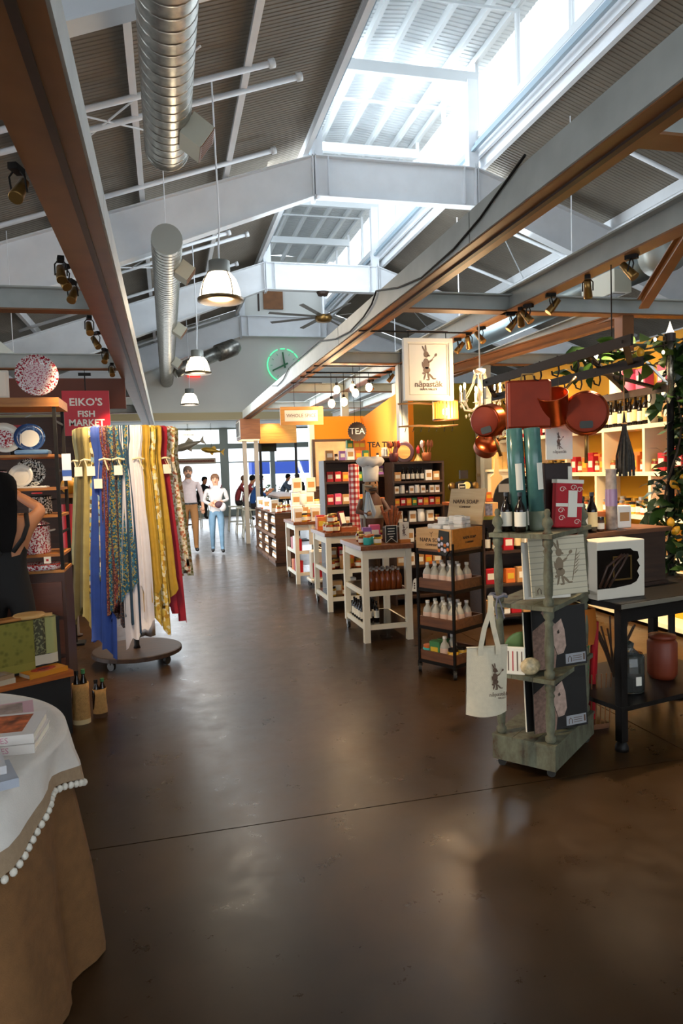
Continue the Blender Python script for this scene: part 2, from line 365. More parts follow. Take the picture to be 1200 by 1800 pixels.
# ================================================================ stall frame beams
def channel(name, label, x, y0, y1, face, w=.17):
    # face = +1: the broad grey web faces +x
    t = struct(thing(name, label, None, (x, y0, 2.79)));
    if 'category' in t: del t['category']
    L = y1-y0; seams = [0, 1.05, 1.05+1.55]+[2.6+3.05*k for k in range(1, 8)]
    seams = [s for s in seams if s < L]+[L]
    for a, b in zip(seams, seams[1:]): MB().box(min(0, face*.012), max(0, face*.012), a+.006, b-.006, .006, .175).build('web_panel', grey_steel, t)
    MB().box(min(0, -face*w), max(0, -face*w), 0, L, .0, .012).build('bottom_flange', bronze_steel, t)
    MB().box(min(0, -face*w), max(0, -face*w), 0, L, .165, .177).build('top_flange', grey_steel, t)
    MB().box(min(-face*.07, -face*.10), max(-face*.07, -face*.10), 0, L, -.012, 0).build('underside_track', dark_steel, t)
    return t
bl = channel('header_beam', 'long left header beam over the stall fronts, grey web and brown underside', -.25, -2, 19.3, 1, .24)
br = channel('header_beam', 'long right header beam over the stall fronts, grey web and orange-brown underside', 1.70, -2, 15.6, -1, .17)
def ibeam(name, label, a, b, d=.155, w=.13, webm=grey_steel, flm=bronze_steel):
    a = Vector(a); b = Vector(b); v = b-a; L = v.length; rz = math.atan2(v.y, v.x); tilt = math.asin(v.z/L)
    t = struct(thing(name, label, None, a, rz)); t.rotation_euler = (0, -tilt, rz)
    if 'category' in t: del t['category']
    MB().box(0, L, -.006, .006, .01, d-.01).build('web', webm, t)
    MB().box(0, L, -w/2, w/2, 0, .012).build('bottom_flange', flm, t)
    MB().box(0, L, -w/2, w/2, d-.012, d).build('top_flange', webm, t)
    return t
ibeam('inner_beam', 'inner stall beam parallel to the right header, hung with track spotlights', (2.76, -2, 2.79), (2.76, 16, 2.79), .17, .12)
ibeam('inner_beam', 'outer stall beam beyond the track-lit one on the right', (3.84, 5.3, 2.79), (3.84, 16, 2.79), .15, .1)
for k, y in enumerate((2.4, 5.23, 7.9, 10.7, 13.4)):
    ibeam('cross_beam', 'right stall cross beam, number %d counted from the front' % (k+1), (1.87, y, 2.79), (6.2 if k else 3.2, y, 2.79), .14, .12)
for k, y in enumerate((2.6, 5.55, 8.4, 11.2, 14)):
    ibeam('cross_beam', 'left stall cross beam, number %d counted from the front' % (k+1), (-6, y, 2.79), (-.49, y, 2.79), .17, .12)
struct(MB().box(3.785, 3.895, 5.2, 5.31, 2.45, 2.79).build('hanger_post', bronze_steel), 'short bronze post stub under the outer beam end, above the garland')
for k, y in enumerate((5.25, 7.95, 10.7)):
    for x in (2.76, 3.84)[(0 if k else 2):]:
        struct(MB().box(x-.055, x+.055, y-.055, y+.055, 0, 2.79).build('stall_column', grey_steel), 'grey square steel column under %s beam, %s row' % ('inner' if x < 3 else 'outer', ('front', 'second', 'third')[k]))
ibeam('diagonal_brace', 'slanting bronze roof brace rising to the right edge over the pot rack', (3.84, 5.0, 2.80), (3.35, 3.2, 3.55), .1, .08, bronze_steel)
ibeam('diagonal_brace', 'slanting brown rafter behind the pot rack', (2.9, 8.0, 2.55), (3.9, 5.3, 2.75), .1, .08, bronze_steel)
# ================================================================ hanging things
black = mat('black_metal', '#100C09', .6, spec=.25)
white_paint = mat('white_paint', '#EDE8DC', .5)
bulb = emis('warm_bulb', '#FFD9A0', 14)
brass = mat('aged_brass', '#8A6A3A', .35, .8)
# ---- ducts
def spiral(name, label, y0, y1, r=.2, x=.14, z=4.63, boxes=()):
    t = thing(name, label, 'duct', (x, y0, z))
    L = y1-y0; pts = []; k = 0; y = 0
    ring = []
    while y < L: ring += [(y, r), (y+.012, r), (y+.10, r), (y+.110, r), (y+.113, r+.0035), (y+.121, r+.0035), (y+.124, r)]; y += .132
    ring.append((L, r)); n = 24
    mb = MB(); vs = []; fs = []
    for yy, rr in ring:
        for i in range(n): a = 2*PI*i/n; vs.append((rr*math.cos(a), yy, rr*math.sin(a)))
    for q in range(len(ring)-1):
        for i in range(n): j = (i+1) % n; fs.append((q*n+i, q*n+n+i, q*n+n+j, q*n+j))
    mb.add(vs, fs).build('spiral_tube', galv, t, True)
    for yy, nm in ((0, 'end_cap'), (L, 'end_cap')):
        MB().prism([(r*math.cos(2*PI*i/n), r*math.sin(2*PI*i/n)) for i in range(n)], (0, .01 if yy else -.01, 0), (0, yy, 0)).build(nm, mat('galvanised_plate', '#A9ACA6', .5, .6), t)
    for yy in boxes:
        b = MB(); b.M = at(.16, yy-y0, -.10, 0, 0, .62)
        b.box(0, .20, -.15, .15, -.11, .11); d = b.build('diffuser_box', mat('diffuser_beige', '#B9B6A4', .5), t)
        g = MB(); g.M = b.M
        for q in range(6): g.box(.2, .208, -.13+q*.046, -.11+q*.046, -.095, .095)
        g.box(.2, .206, -.15, .15, -.11, -.09); g.box(.2, .206, -.15, .15, .09, .11)
        g.build('grille', bronze_steel, d)
    for yy in [0.6+2.4*k for k in range(int(L/2.4))]:
        MB().tube([(0, yy, r), (0, yy, 6.75+.34*(x-2.56)-z)], .006, 6).build('hanger_rod', white_steel, t)
    return t
spiral('spiral_duct', 'large near galvanised spiral duct running out of the top edge', .6, 6.82, boxes=(6.3,))
spiral('spiral_duct', 'farther galvanised spiral duct with round end cap towards the viewer', 9.48, 23.1, boxes=(10.4, 14.5, 18.6))
d2 = thing('branch_duct', 'short galvanised branch duct leaving the far spiral duct towards the right', 'duct', (.36, 20.4, 4.63))
MB().tube([(0, 0, -.1), (.3, .1, .02), (.8, .3, .28), (1.25, .5, .5)], .2, 20).build('branch_tube', galv, d2, True)
MB().tube([(1.25, .5, .5), (1.75, .7, .72), (1.88, .75, .78)], [.25, .25, .16], 20).build('end_section', galv, d2, True)
rd = thing('round_duct', 'smooth blue-grey round duct under the right roof slope', 'duct', (5.8, 7.1, 4.0))
MB().tube([(0, 0, 0), (0, 14.8, 0)], .22, 24).build('tube', mat('smooth_duct_grey', '#93A3A8', .35, .7), rd, True)
MB().tube([(0, -.03, 0), (0, .25, 0)], .24, 24).build('end_collar', mat('galvanised_plate', '#A9ACA6', .5, .6), rd, True)
for yy in (.9, 6.5):
    MB().box(-.34, -.10, yy-.35, yy+.35, -.34, -.06).build('diffuser_box', mat('diffuser_beige', '#B9B6A4', .5), rd)
    MB().box(-.30, -.14, yy-.28, yy+.28, -.345, -.335).build('grille', dark_steel, rd)
for yy in (2, 6, 10): MB().tube([(0, yy, .2), (0, yy, 2.5)], .008, 6).build('hanger_rod', white_steel, rd)
# ---- pendant lamps
shade_mat = emis('glowing_prismatic_shade', '#FFF0D2', 2.6)
gmet = mat('lamp_grey_metal', '#9A9C96', .45, .4)
pend = None
for k, (x, y, z, s) in enumerate(((.71, 8.43, 3.6, 1), (.70, 14.36, 3.6, 1), (.74, 20.6, 3.6, 1), (.80, 25.2, 3.0, .8))):
    lab = ('nearest glowing bell-shaped pendant lamp over the aisle', 'second glowing bell pendant lamp over the aisle, below the branch duct', 'third bell pendant lamp, in front of the far pale wall', 'farthest small bell pendant lamp against the shop windows')[k]
    if pend is None:
        pend = thing('pendant_lamp', lab, 'lamp', (x, y, z), 0, 'bell pendant lamps over the aisle')
        MB().lathe([(.245, .0), (.242, .06), (.225, .15), (.19, .25), (.135, .32)], 28, cap=False).build('glass_shade', shade_mat, pend, True)
        MB().lathe([(.21, .035), (.0, .03)], 28, cap=False).build('lens', emis('lamp_lens', '#FFE7B0', 3.2), pend, True)
        MB().lathe([(.225, -.01), (.27, .0), (.27, .03), (.245, .035)], 28).build('rim_ring', mat('bronze_ring', '#6E5A3C', .35, .7), pend, True)
        for a in range(4):
            an = a*PI/2+.5; c, s_ = math.cos(an), math.sin(an)
            MB().tube([(.255*c, .255*s_, .02), (.25*c, .25*s_, .1), (.225*c, .225*s_, .2), (.15*c, .15*s_, .33)], .006, 6).build('cage_wire', mat('bronze_ring', '#6E5A3C', .35, .7), pend)
        MB().lathe([(.135, .32), (.125, .34), (.125, .46), (.03, .47)], 24).build('ballast_housing', gmet, pend, True)
        MB().tube([(0, 0, .46), (0, 0, .62), (.02, 0, .9), (0, 0, 2.52)], .01, 6).build('cable', white_steel, pend)
        o = pend
    else:
        o = dup(pend, (x, y, z), 0, lab, scale=(s, s, s if k < 3 else .5))
    lamp('pendant_glow', 'POINT', (x, y, z-.12), (30, 14, 14, 10)[k], (1, .82, .58), size=.2)
# ---- ceiling fan
fan = thing('ceiling_fan', 'large ceiling fan with eight narrow dark blades under the second frame', 'fan', (4.0, 17.32, 5.45))
MB().lathe([(.04, .05), (.20, .03), (.22, -.04), (.18, -.12), (.05, -.15)], 20).build('motor_hub', brass, fan, True)
MB().tube([(0, 0, .05), (0, 0, .60)], .03, 10).build('downrod', white_steel, fan); MB().lathe([(.16, .61), (.12, .52), (.03, .50)], 16).build('canopy', dark_steel, fan, True)
for k in range(8):
    b = MB(); b.M = at(0, 0, 0, k*PI/4+.2, .2); b.box(.2, 1.45, -.055, .055, -.005, .005); b.build('blade', mat('fan_blade_grey', '#5D5A52', .5), fan)
# ---- neon clock on the far wall
neon = emis('green_neon', '#58D89A', .75)
nc = thing('neon_clock', 'round green neon wall clock with two dark green hands', 'clock', (3.94, 23.2, 5.15))
R = .54
for a0, a1 in ((150, 250), (110, 145), (84, 100), (50, 76), (28, 46), (-60, 20), (-105, -66)):
    MB().tube([(R*math.cos(math.radians(a0+(a1-a0)*i/10)), 0, R*math.sin(math.radians(a0+(a1-a0)*i/10))) for i in range(11)], .024, 8).build('neon_arc', neon, nc, True)
for a in range(12):
    an = a*PI/6; MB().tube([((R-.1)*math.cos(an), 0, (R-.1)*math.sin(an)), ((R-.17)*math.cos(an), 0, (R-.17)*math.sin(an))], .014, 6).build('hour_mark', mat('pale_green', '#9FCBB4', .5), nc)
hand = mat('clock_hand_green', '#1F6A40', .5)
MB().prism([(-.03, -.1), (.03, -.1), (.02, .42), (-.02, .42)], (0, -.03, 0), (.02, -.06, 0), (.99, 0, .12), (-.12, 0, .99)).build('hand', hand, nc)
MB().prism([(-.03, -.12), (.03, -.12), (.02, .46), (-.02, .46)], (0, -.03, 0), (.02, -.09, 0), (-.42, 0, .9), (-.9, 0, -.42)).build('hand', hand, nc)
MB().lathe([(.5, 0), (.5, .02)], 32).build('clock_face', mat('clock_face_pale', '#D8DDD8', .6), nc, rot=(PI/2, 0, 0), loc=(0, .08, 0))
ex = thing('exit_sign', 'small red illuminated exit sign on the far wall', 'sign', (1.0, 23.2, 4.75)); MB().box(-.2, .2, -.04, .04, 0, .22).build('housing', emis('exit_red', '#E0362E', 1.0), ex); text('lettering', 'EXIT', .17, white_paint, ex, (0, -.042, .11))
# ---- black cable along the right header
cp = [(1.675, *p) for p in ((3.0, 2.985), (3.32, 2.91), (3.48, 2.87), (3.83, 2.82), (4.37, 2.80), (4.85, 2.86), (5.37, 2.97), (5.5, 2.90), (5.75, 2.85), (6.2, 2.82), (6.77, 2.86), (7.46, 2.97), (9.45, 2.98), (9.95, 2.89), (10.5, 2.87), (11.05, 2.94))]
tag(MB().tube(cp, .007, 6).build('power_cable', black), 'black cable draped in loops along the right header beam', 'cable')
# ---- track spotlights
def spot_head():
    t = thing('track_spotlight', 'x', 'spotlight', (0, 0, 0)); t.scale = (.72,)*3
    MB().box(-.025, .025, -.05, .05, -.035, 0).build('track_adapter', black, t)
    for s in (-1, 1): MB().tube([(s*.02, 0, -.03), (s*.045, .0, -.06), (s*.045, .02, -.14)], .006, 6).build('bracket_arm', black, t)
    b = MB(); b.M = at(0, .02, -.13, 0, -.7); b.lathe([(.03, .09), (.034, .02), (.04, -.06), (.04, -.075), (.036, -.075)], 14); b.build('lamp_can', brass, t, True)
    c = MB(); c.M = b.M; c.lathe([(.034, -.068), (.0, -.066)], 12, cap=False); c.build('bulb_face', bulb, t)
    return t
head = spot_head(); used = False
def put_spot(x, y, z, rz, lab, group, e=0, d=(0, 0, -1), ang=75):
    global used
    if not used: o = head; used = True; o.location = (x, y, z); o.rotation_euler = (0, 0, rz); o['label'] = lab; o['group'] = group
    else: o = dup(head, (x, y, z), rz, lab, group, .72)
    if e: lamp('spot_beam', 'SPOT', (x, y, z-.2), e, (1, .74, .45), d, .04, ang)
TR = [(3.70, 40), (4.15, 50), (4.61, 0), (4.93, 55), (5.05, 0), (5.22, 50), (5.76, 0), (6.03, 0), (6.28, 0), (6.9, 50), (7.6, 50), (8.4, 45), (9.2, 45)]
NUM = 'first second third fourth fifth sixth seventh eighth ninth tenth eleventh twelfth thirteenth fourteenth fifteenth sixteenth seventeenth eighteenth nineteenth twentieth'.split()
for i, (y, e) in enumerate(TR):
    put_spot(2.76, y, 2.79, .6+1.9*(i % 3), '%s track spotlight from the front on the inner right beam' % NUM[i], 'track spotlights on the inner right beam', e*2.7, (.45 if i % 2 else -.35, .1*(i % 3), -1))
TL = [3.1, 4.3, 4.45, 4.77, 5.8, 6.4, 7.2, 8.1]
for i, y in enumerate(TL):
    put_spot(-.53, y, 2.82, -.3+.5*(i % 3), '%s track spotlight from the front behind the left header beam' % NUM[i], 'track spotlights behind the left header beam', (110, 50, 0, 50, 70, 0, 70, 70)[i], (2.3, .12, -2.0) if i == 0 else (.28, .75, -1) if i in (1, 3) else (-.3+.25*(i % 2), -.1+.15*(i % 3), -1))
for y, w in ((8.5, 'nearer'), (8.9, 'farther')): tag(MB().box(1.72, 2.80, y-.012, y+.012, 2.772, 2.79).build('bulb_bar', black), '%s slim black bar carrying the bare bulbs' % w, 'bar')
for i, (x, y, z) in enumerate(((2.03, 8.5, 2.40), (2.19, 8.5, 2.42), (2.34, 8.5, 2.53), (2.52, 8.5, 2.60), (2.20, 8.9, 2.62), (2.42, 8.9, 2.64))):
    t = thing('hanging_bulb', '%s bare glowing bulb from the left near the spice stall sign' % NUM[i], 'bulb', (x, y, z), 0, 'bare bulbs over the tea stall')
    MB().ell((0, 0, 0), .045, .045, .055).build('glass', bulb, t, True); MB().lathe([(.018, .05), (.02, .09)], 8).build('socket', black, t); MB().tube([(0, 0, .09), (0, 0, 2.776-z)], .004, 5).build('cord', black, t)
    if i % 2 == 0: lamp('bulb_glow', 'POINT', (x, y, z-.08), 4, WARM, size=.05)
# ---- signs
def rabbit(name, parent, loc, h, mt, rot=(0, 0, 0), w=1):
    m = MB(); u = h
    def blob(cx, cz, rx, rz, a=0, n=12):
        c, s = math.cos(a), math.sin(a)
        m.prism([((cx+rx*math.cos(2*PI*i/n)*c-rz*math.sin(2*PI*i/n)*s)*u*w, (cz+rx*math.cos(2*PI*i/n)*s+rz*math.sin(2*PI*i/n)*c)*u) for i in range(n)], (0, -.0012, 0))
    for b in ((-.06, .80, .085, .10), (-.14, .97, .025, .11, .45), (-.07, 1.0, .025, .11, .1), (.02, .77, .05, .03, -.3), (-.06, .52, .10, .17, .1), (-.05, .32, .12, .10), (.08, .60, .10, .028, .6), (.19, .71, .07, .010, .75), (.26, .79, .04, .055, -.7),
              (-.16, .22, .05, .035), (.0, .14, .03, .13, .15), (.10, .12, .03, .12, .7), (-.12, .12, .025, .12, -.3), (.20, .05, .06, .02), (-.02, .02, .06, .02), (-.17, .47, .03, .11, .2)): blob(*b)
    return m.build(name, mt, parent, loc=loc, rot=rot)
ink = mat('brown_ink', '#5E4636', .8); grey_ink = mat('grey_ink', '#7C6A60', .8)
sg = thing('shop_sign', 'white framed hanging sign with rabbit drawing over the right stall', 'sign', (2.34, 6.0, 2.17))
MB().box(-.235, .235, -.01, .02, 0, .555).build('panel', white_paint, sg)
for x0, x1, z0, z1 in ((-.235, .235, 0, .035), (-.235, .235, .52, .555), (-.235, -.2, .035, .52), (.2, .235, .035, .52)): MB().box(x0, x1, -.03, -.01, z0, z1).build('frame_rail', white_paint, sg)
for x0, x1, z0, z1 in ((-.185, .185, .05, .056), (-.185, .185, .5, .506), (-.185, -.179, .05, .506), (.179, .185, .05, .506)): MB().box(x0, x1, -.016, -.01, z0, z1).build('bead', mat('sign_bead_line', '#CFC7B6', .6), sg)  # thin bead in a darker cream than the panel
rabbit('printed_rabbit', sg, (0, -.0115, .18), .29, grey_ink)
text('lettering', 'n\u0101past\u0101k', .072, grey_ink, sg, (0, -.012, .145), bold=.0008); text('lettering', 'NAPA VALLEY', .026, grey_ink, sg, (0, -.012, .1))
for x in (-.18, .18): MB().tube([(x, 0, .555), (x, 0, .62)], .004, 5).build('hanger', black, sg)
MB().tube([(-.2, 0, .62), (.2, 0, .62)], .008, 6).build('hanging_rod', bronze_steel, sg)
def hang_up(t, xs, z0, z1, y=0):
    for x in xs: MB().tube([(x, y, z0), (x, y, z1)], .003, 5).build('wire', black, t)
MB().box(-.64, .44, -.01, .01, .608, .62).build('hanging_rod', black, sg)
es = thing('market_sign', 'red square hanging sign with white serif capitals beside the scarf rack', 'sign', (-.846, 8.38, 2.05)); es.scale = (1.117,)*3
red_sign = mat('sign_red', '#C41A2B', .35)
MB().box(-.225, .225, -.012, .012, 0, .45).build('panel', red_sign, es)
for s, z, b in ((.105, .333, "EIKO'S"), (.085, .215, 'FISH'), (.092, .126, 'MARKET')): text('lettering', b, s, white_paint, es, (0, -.0135, z), bold=.0022, sx=1.06 if b != 'MARKET' else .98)
MB().tube([(.0, 0, .45), (0, 0, .62)], .006, 6).build('hanger', black, es); MB().box(-.06, .06, -.01, .01, .6, .63).build('bracket', black, es); hang_up(es, (0,), .63, .666)
ws = thing('spice_sign', 'wooden framed white hanging sign of the spice stall', 'sign', (1.84, 9.5, 2.21))
plyw = wood('sign_wood', '#B88038', '#D9A052', .5)
MB().box(-.30, .30, -.015, .015, 0, .25).build('board', plyw, ws); MB().box(-.24, .22, -.022, -.015, .05, .20).build('panel', white_paint, ws); text('lettering', 'WHOLE SPICE', .066, mat('spice_ink', '#6A5A50', .8), ws, (-.01, -.0225, .125)); hang_up(ws, (-.1, .2), .25, .57); MB().box(-.14, .3, -.008, .008, .568, .58).build('hanging_rod', black, ws)
ts = thing('tea_sign', 'round dark scalloped hanging sign lettered TEA in white', 'sign', (2.21, 8.0, 2.02))
MB().prism([((.112+.006*math.cos(24*2*PI*i/96))*math.cos(2*PI*i/96), (.112+.006*math.cos(24*2*PI*i/96))*math.sin(2*PI*i/96)) for i in range(96)], (0, .012, 0)).build('disc', mat('dark_brown_board', '#3A2A1E', .6), ts); text('lettering', 'TEA', .105, white_paint, ts, (0, -.002, 0)); hang_up(ts, (-.03, .05), .1, .76); MB().box(-.5, .6, -.008, .008, .758, .77).build('hanging_rod', black, ts)
# ---- chandelier
ch = thing('crystal_chandelier', 'lit crystal chandelier with candle arms hanging behind the copper pots', 'chandelier', (2.66, 5.6, 1.93))
cry = mat('cut_crystal', '#FFF3DC', .08, trans=.55); bead = mat('crystal_bead', '#FFE9C4', .15, emit='#FFD898', es=.18)
MB().lathe([(.012, .1), (.03, .14), (.015, .2), (.022, .3), (.012, .42), (.05, .43), (.055, .46), (.02, .47)], 14).build('stem', cry, ch, True)
MB().tube([(0, 0, .47), (0, 0, .86)], .007, 6).build('chain', white_paint, ch)
flame = emis('candle_flame', '#FFD48A', 22)
crystal = None
for k in range(6):
    a = k*PI/3+.3; c, s = math.cos(a), math.sin(a); P = lambda r, z: (r*c, r*s, z)
    am = MB().tube([P(.01, .16), P(.08, .11), P(.14, .12), P(.175, .19)], .008, 8).build('arm', bead, ch, True)
    MB().lathe([(.005, 0), (.03, .008), (.012, .012), (.012, .09), (.008, .095)], 10, P(.175, .19)).build('candle', white_paint, am, True)
    MB().ell(P(.175, .315), .011, .011, .028).build('flame_bulb', flame, am, True)
    MB().tube([P(.045, .44), P(.07, .34), P(.13, .24), P(.165, .2)], .005, 6).build('bead_strand', bead, ch)
    for r, z in ((.175, .16), (.13, .07), (.09, .04), (.05, .01), (.05, .40), (.15, .2)):
        if crystal is None: crystal = MB().lathe([(0, -.024), (.011, .0), (0, .016)], 6).build('crystal', bead, ch, loc=P(r, z))
        else: share(crystal, parent=ch, loc=P(r, z))
MB().lathe([(.06, .08), (.07, .06), (.05, .02), (.0, 0)], 14).build('bottom_bowl', bead, ch, True)
lamp('chandelier_glow', 'POINT', (2.66, 5.72, 2.32), 10, WARM, size=.15)
cz = thing('capiz_drum_lamp', 'small amber drum lamp of hanging strips below the rabbit sign', 'lamp', (2.75, 6.6, 2.02))
amber = mat('amber_glass_strip', '#E0A040', .3, emit='#E08A20', es=.7); strip = None
for z in (.02, .20): MB().tube([(.125*math.cos(2*PI*i/24), .125*math.sin(2*PI*i/24), z) for i in range(24)], .008, 6, closed=True).build('hoop', bronze_steel, cz)
for i in range(22):
    a = 2*PI*i/22; lo = (.125*math.cos(a), .125*math.sin(a), .02); ro = (0, 0, a)
    if strip is None: strip = MB().box(-.003, .003, -.012, .012, 0, .18).build('strip', amber, cz, loc=lo, rot=ro)
    else: share(strip, parent=cz, loc=lo, rot=ro)
MB().ell((0, 0, .1), .03, .03, .04).build('bulb', bulb, cz, True); MB().tube([(0, 0, .2), (0, 0, .77)], .004, 5).build('cord', black, cz)
lamp('drum_glow', 'POINT', (2.75, 6.42, 2.1), 18, WARM, size=.1)
drift = wood('driftwood', '#8A6238', '#B98A52', .7)
for z, lab, hooks in ((2.215, 'driftwood rod hanging just under the rabbit sign', 0), (1.985, 'driftwood rod with small hooks hanging over the shelves', 7)):
    t = thing('driftwood_rod', lab, 'rod', (2.62, 6.75, z)); MB().tube([(-.32, 0, 0), (-.1, 0, .008), (.1, 0, -.004), (.33, 0, .01)], [.009, .013, .012, .008], 8).build('branch', drift, t, True)
    for k in range(hooks): MB().tube([(-.24+k*.085, 0, -.01), (-.245+k*.085, 0, -.035), (-.255+k*.085, -.01, -.055)], .004, 5).build('hook', black, t)
    for x in (-.28, .28): MB().tube([(x, 0, .01), (x, 0, .23 if hooks else .55)], .003, 5).build('cord', black, t)
# ---- hanging fish and banner in the far market
def fish(lab, loc, L, m, tilt):
    t = thing('hanging_fish', lab, 'sculpture', loc); b = MB(); b.M = at(0, 0, 0, 0, 0, tilt)
    prof = [(.0, .03), (.08, .16), (.25, .26), (.5, .25), (.75, .13), (.92, .06)]
    b.tube([((p-.5)*L, 0, 0) for p, r in prof], [max(r, .02)*L*.5 for p, r in prof], 12); b.build('body', m, t, True)
    f = MB(); f.M = b.M
    f.prism([(.38*L, 0), (.58*L, .17*L), (.53*L, 0), (.58*L, -.17*L)], (0, .02, 0)); f.prism([(-.1*L, .1*L), (.1*L, .24*L), (.22*L, .08*L)], (0, .02, 0)); f.prism([(-.1*L, -.1*L), (.05*L, -.24*L), (.1*L, -.08*L)], (0, .02, 0)); f.build('fins', m, t)
    MB().tube([(0, 0, .1), (0, 0, 3.36-loc[2])], .006, 5).build('wire', black, t); return t
fish('large silvery fish sculpture hanging before the far windows', (.76, 24.6, 2.62), 1.05, mat('fish_silver', '#A99A84', .4, .3), -.3)
fish('smaller golden fish sculpture hanging before the far windows', (1.55, 24.5, 2.42), .75, mat('fish_gold', '#D8A640', .35, .5), .15)
bn = thing('far_banner', 'long pale hanging banner with reddish lettering in the far market', 'sign', (.95, 25.0, 1.98)); MB().box(-.75, .75, -.01, .01, 0, .2).build('board', mat('banner_pale', '#C9BBA8', .7), bn); MB().box(-.7, .7, -.013, -.009, .06, .14).build('faded_stripe', mat('banner_red', '#8A5A4A', .8, var=.5, vs=30), bn); hang_up(bn, (-.6, .6), .2, 1.38)
# ================================================================ goods: one prototype of each kind, copied as individuals
class Kind:
    def __init__(s, make): s.make = make; s.src = None
    def put(s, loc, rz, label, group, scale=None):
        if s.src is None:
            s.src = s.make(); o = s.src; o.location = loc; o.rotation_euler = (0, 0, rz)
            if scale is not None: o.scale = scale if isinstance(scale, (tuple, list)) else (scale,)*3
            tag(o, label, None, group); return o
        return dup(s.src, loc, rz, label, group, scale if scale is not None else 1)
def mk_bottle(name, cat, glass, capm, labm, r=.03, h=.2, neck=.35, capc=True):
    def f():
        t = thing(name, 'x', cat)
        MB().lathe([(r*.9, 0), (r, .006), (r, h*(1-neck)-.02), (r*.8, h*(1-neck)), (r*.38, h*(1-neck*.65)), (r*.34, h*.93)], 12).build('body', glass, t, True)
        MB().lathe([(r*.42, h*.90), (r*.42, h), (r*.2, h)], 10).build('cap', capm, t)
        if labm: MB().lathe([(r*1.03, h*.14), (r*1.03, h*(1-neck)*.78)], 12, cap=False).build('paper_label', labm, t, True)
        return t
    return Kind(f)
def mk_jar(name, cat, glass, lidm, labm, r=.04, h=.1):
    def f():
        t = thing(name, 'x', cat)
        MB().lathe([(r*.92, 0), (r, .006), (r, h*.74), (r*.84, h*.82)], 14).build('body', glass, t, True)
        MB().lathe([(r*.9, h*.8), (r*.92, h*.98), (r*.8, h)], 14).build('lid', lidm, t)
        if labm: MB().lathe([(r*1.02, h*.18), (r*1.02, h*.58)], 14, cap=False).build('paper_label', labm, t, True)
        return t
    return Kind(f)
def mk_box(name, cat, m, labm, w=.1, d=.06, h=.14, frac=(.15, .85, .3, .7)):
    def f():
        t = thing(name, 'x', cat)
        MB().rbox(-w/2, w/2, -d/2, d/2, 0, h, min(w, d, h)*.06).build('carton', m, t)
        a, b, c, e = frac
        if labm: MB().box(-w/2+a*w, -w/2+b*w, -d/2-.0012, -d/2+.001, c*h, e*h).build('front_label', labm, t)
        return t
    return Kind(f)
paper = mat('label_paper', '#E9E2D0', .8); cream_p = mat('label_cream', '#E8CE98', .8); dglass = mat('dark_bottle_glass', '#160E0A', .12); aglass = mat('amber_bottle_glass', '#8A3D0E', .12, trans=.25)
oglass = mat('orange_preserve', '#B5521A', .15, trans=.2); rglass = mat('red_preserve', '#7A1A12', .15, trans=.2); yglass = mat('yellow_preserve', '#C79A2A', .2); clear = mat('clear_soap', '#D2CDBE', .15, trans=.25)
blk_cap = mat('black_cap', '#100E0D', .4); gold = mat('gold_lid', '#B8964A', .3, .8); silver = mat('silver_lid', '#B9B9B5', .3, .8); redm = mat('packet_red', '#B3121F', .5); teal = mat('teal_label', '#2FA7A0', .6); greenp = mat('green_label', '#3E7B48', .6); yel = mat('yellow_label', '#D9B22E', .6); pinkm = mat('canister_pink', '#D8547A', .5); orangep = mat('orange_packet', '#D9702A', .6); purple = mat('purple_packet', '#8C5A9A', .6); kraft = mat('kraft_paper', '#B98A55', .8)
wine = mk_bottle('sauce_bottle', 'bottle', dglass, blk_cap, paper, .028, .20)
wine2 = mk_bottle('oil_bottle', 'bottle', dglass, blk_cap, cream_p, .03, .23)
amb = mk_bottle('syrup_bottle', 'bottle', aglass, silver, None, .033, .17, .3)
soap = mk_bottle('soap_bottle', 'bottle', clear, mat('white_pump', '#E4E2DC', .3), mat('soap_label', '#D9B8A4', .7), .032, .16, .32)
jamo = mk_jar('jam_jar', 'jar', oglass, gold, paper, .036, .09); jamr = mk_jar('jam_jar', 'jar', rglass, gold, cream_p, .036, .09); jary = mk_jar('mustard_jar', 'jar', yglass, blk_cap, paper, .036, .09)
jart = mk_jar('spread_jar', 'jar', teal, mat('lid_orange', '#C8641E', .4), None, .038, .085); jard = mk_jar('spice_jar', 'jar', mat('spice_dark', '#4A2A14', .3), blk_cap, paper, .024, .085)
spj = mk_jar('spice_tin', 'jar', mat('spice_tan', '#A9733A', .4), silver, paper, .028, .1)
bxr = mk_box('red_carton', 'box', redm, paper, .09, .06, .13); bxo = mk_box('orange_carton', 'box', orangep, yel, .085, .06, .12); bxw = mk_box('white_carton', 'box', white_paint, kraft, .10, .07, .15); bxk = mk_box('kraft_carton', 'box', kraft, paper, .10, .07, .13); bxp = mk_box('pink_carton', 'box', pinkm, paper, .09, .07, .14); bxg = mk_box('green_carton', 'box', greenp, yel, .08, .06, .12); bxu = mk_box('purple_carton', 'box', purple, paper, .08, .06, .12)
canp = mk_jar('canister', 'canister', pinkm, mat('canister_lid', '#C03A60', .4), None, .06, .15); canw = mk_jar('canister', 'canister', white_paint, white_paint, None, .055, .17)
KS = dict(w=wine, o=wine2, a=amb, s=soap, j=jamo, r=jamr, y=jary, t=jart, d=jard, p=spj, R=bxr, O=bxo, W=bxw, K=bxk, P=bxp, G=bxg, U=bxu, c=canp, C=canw)
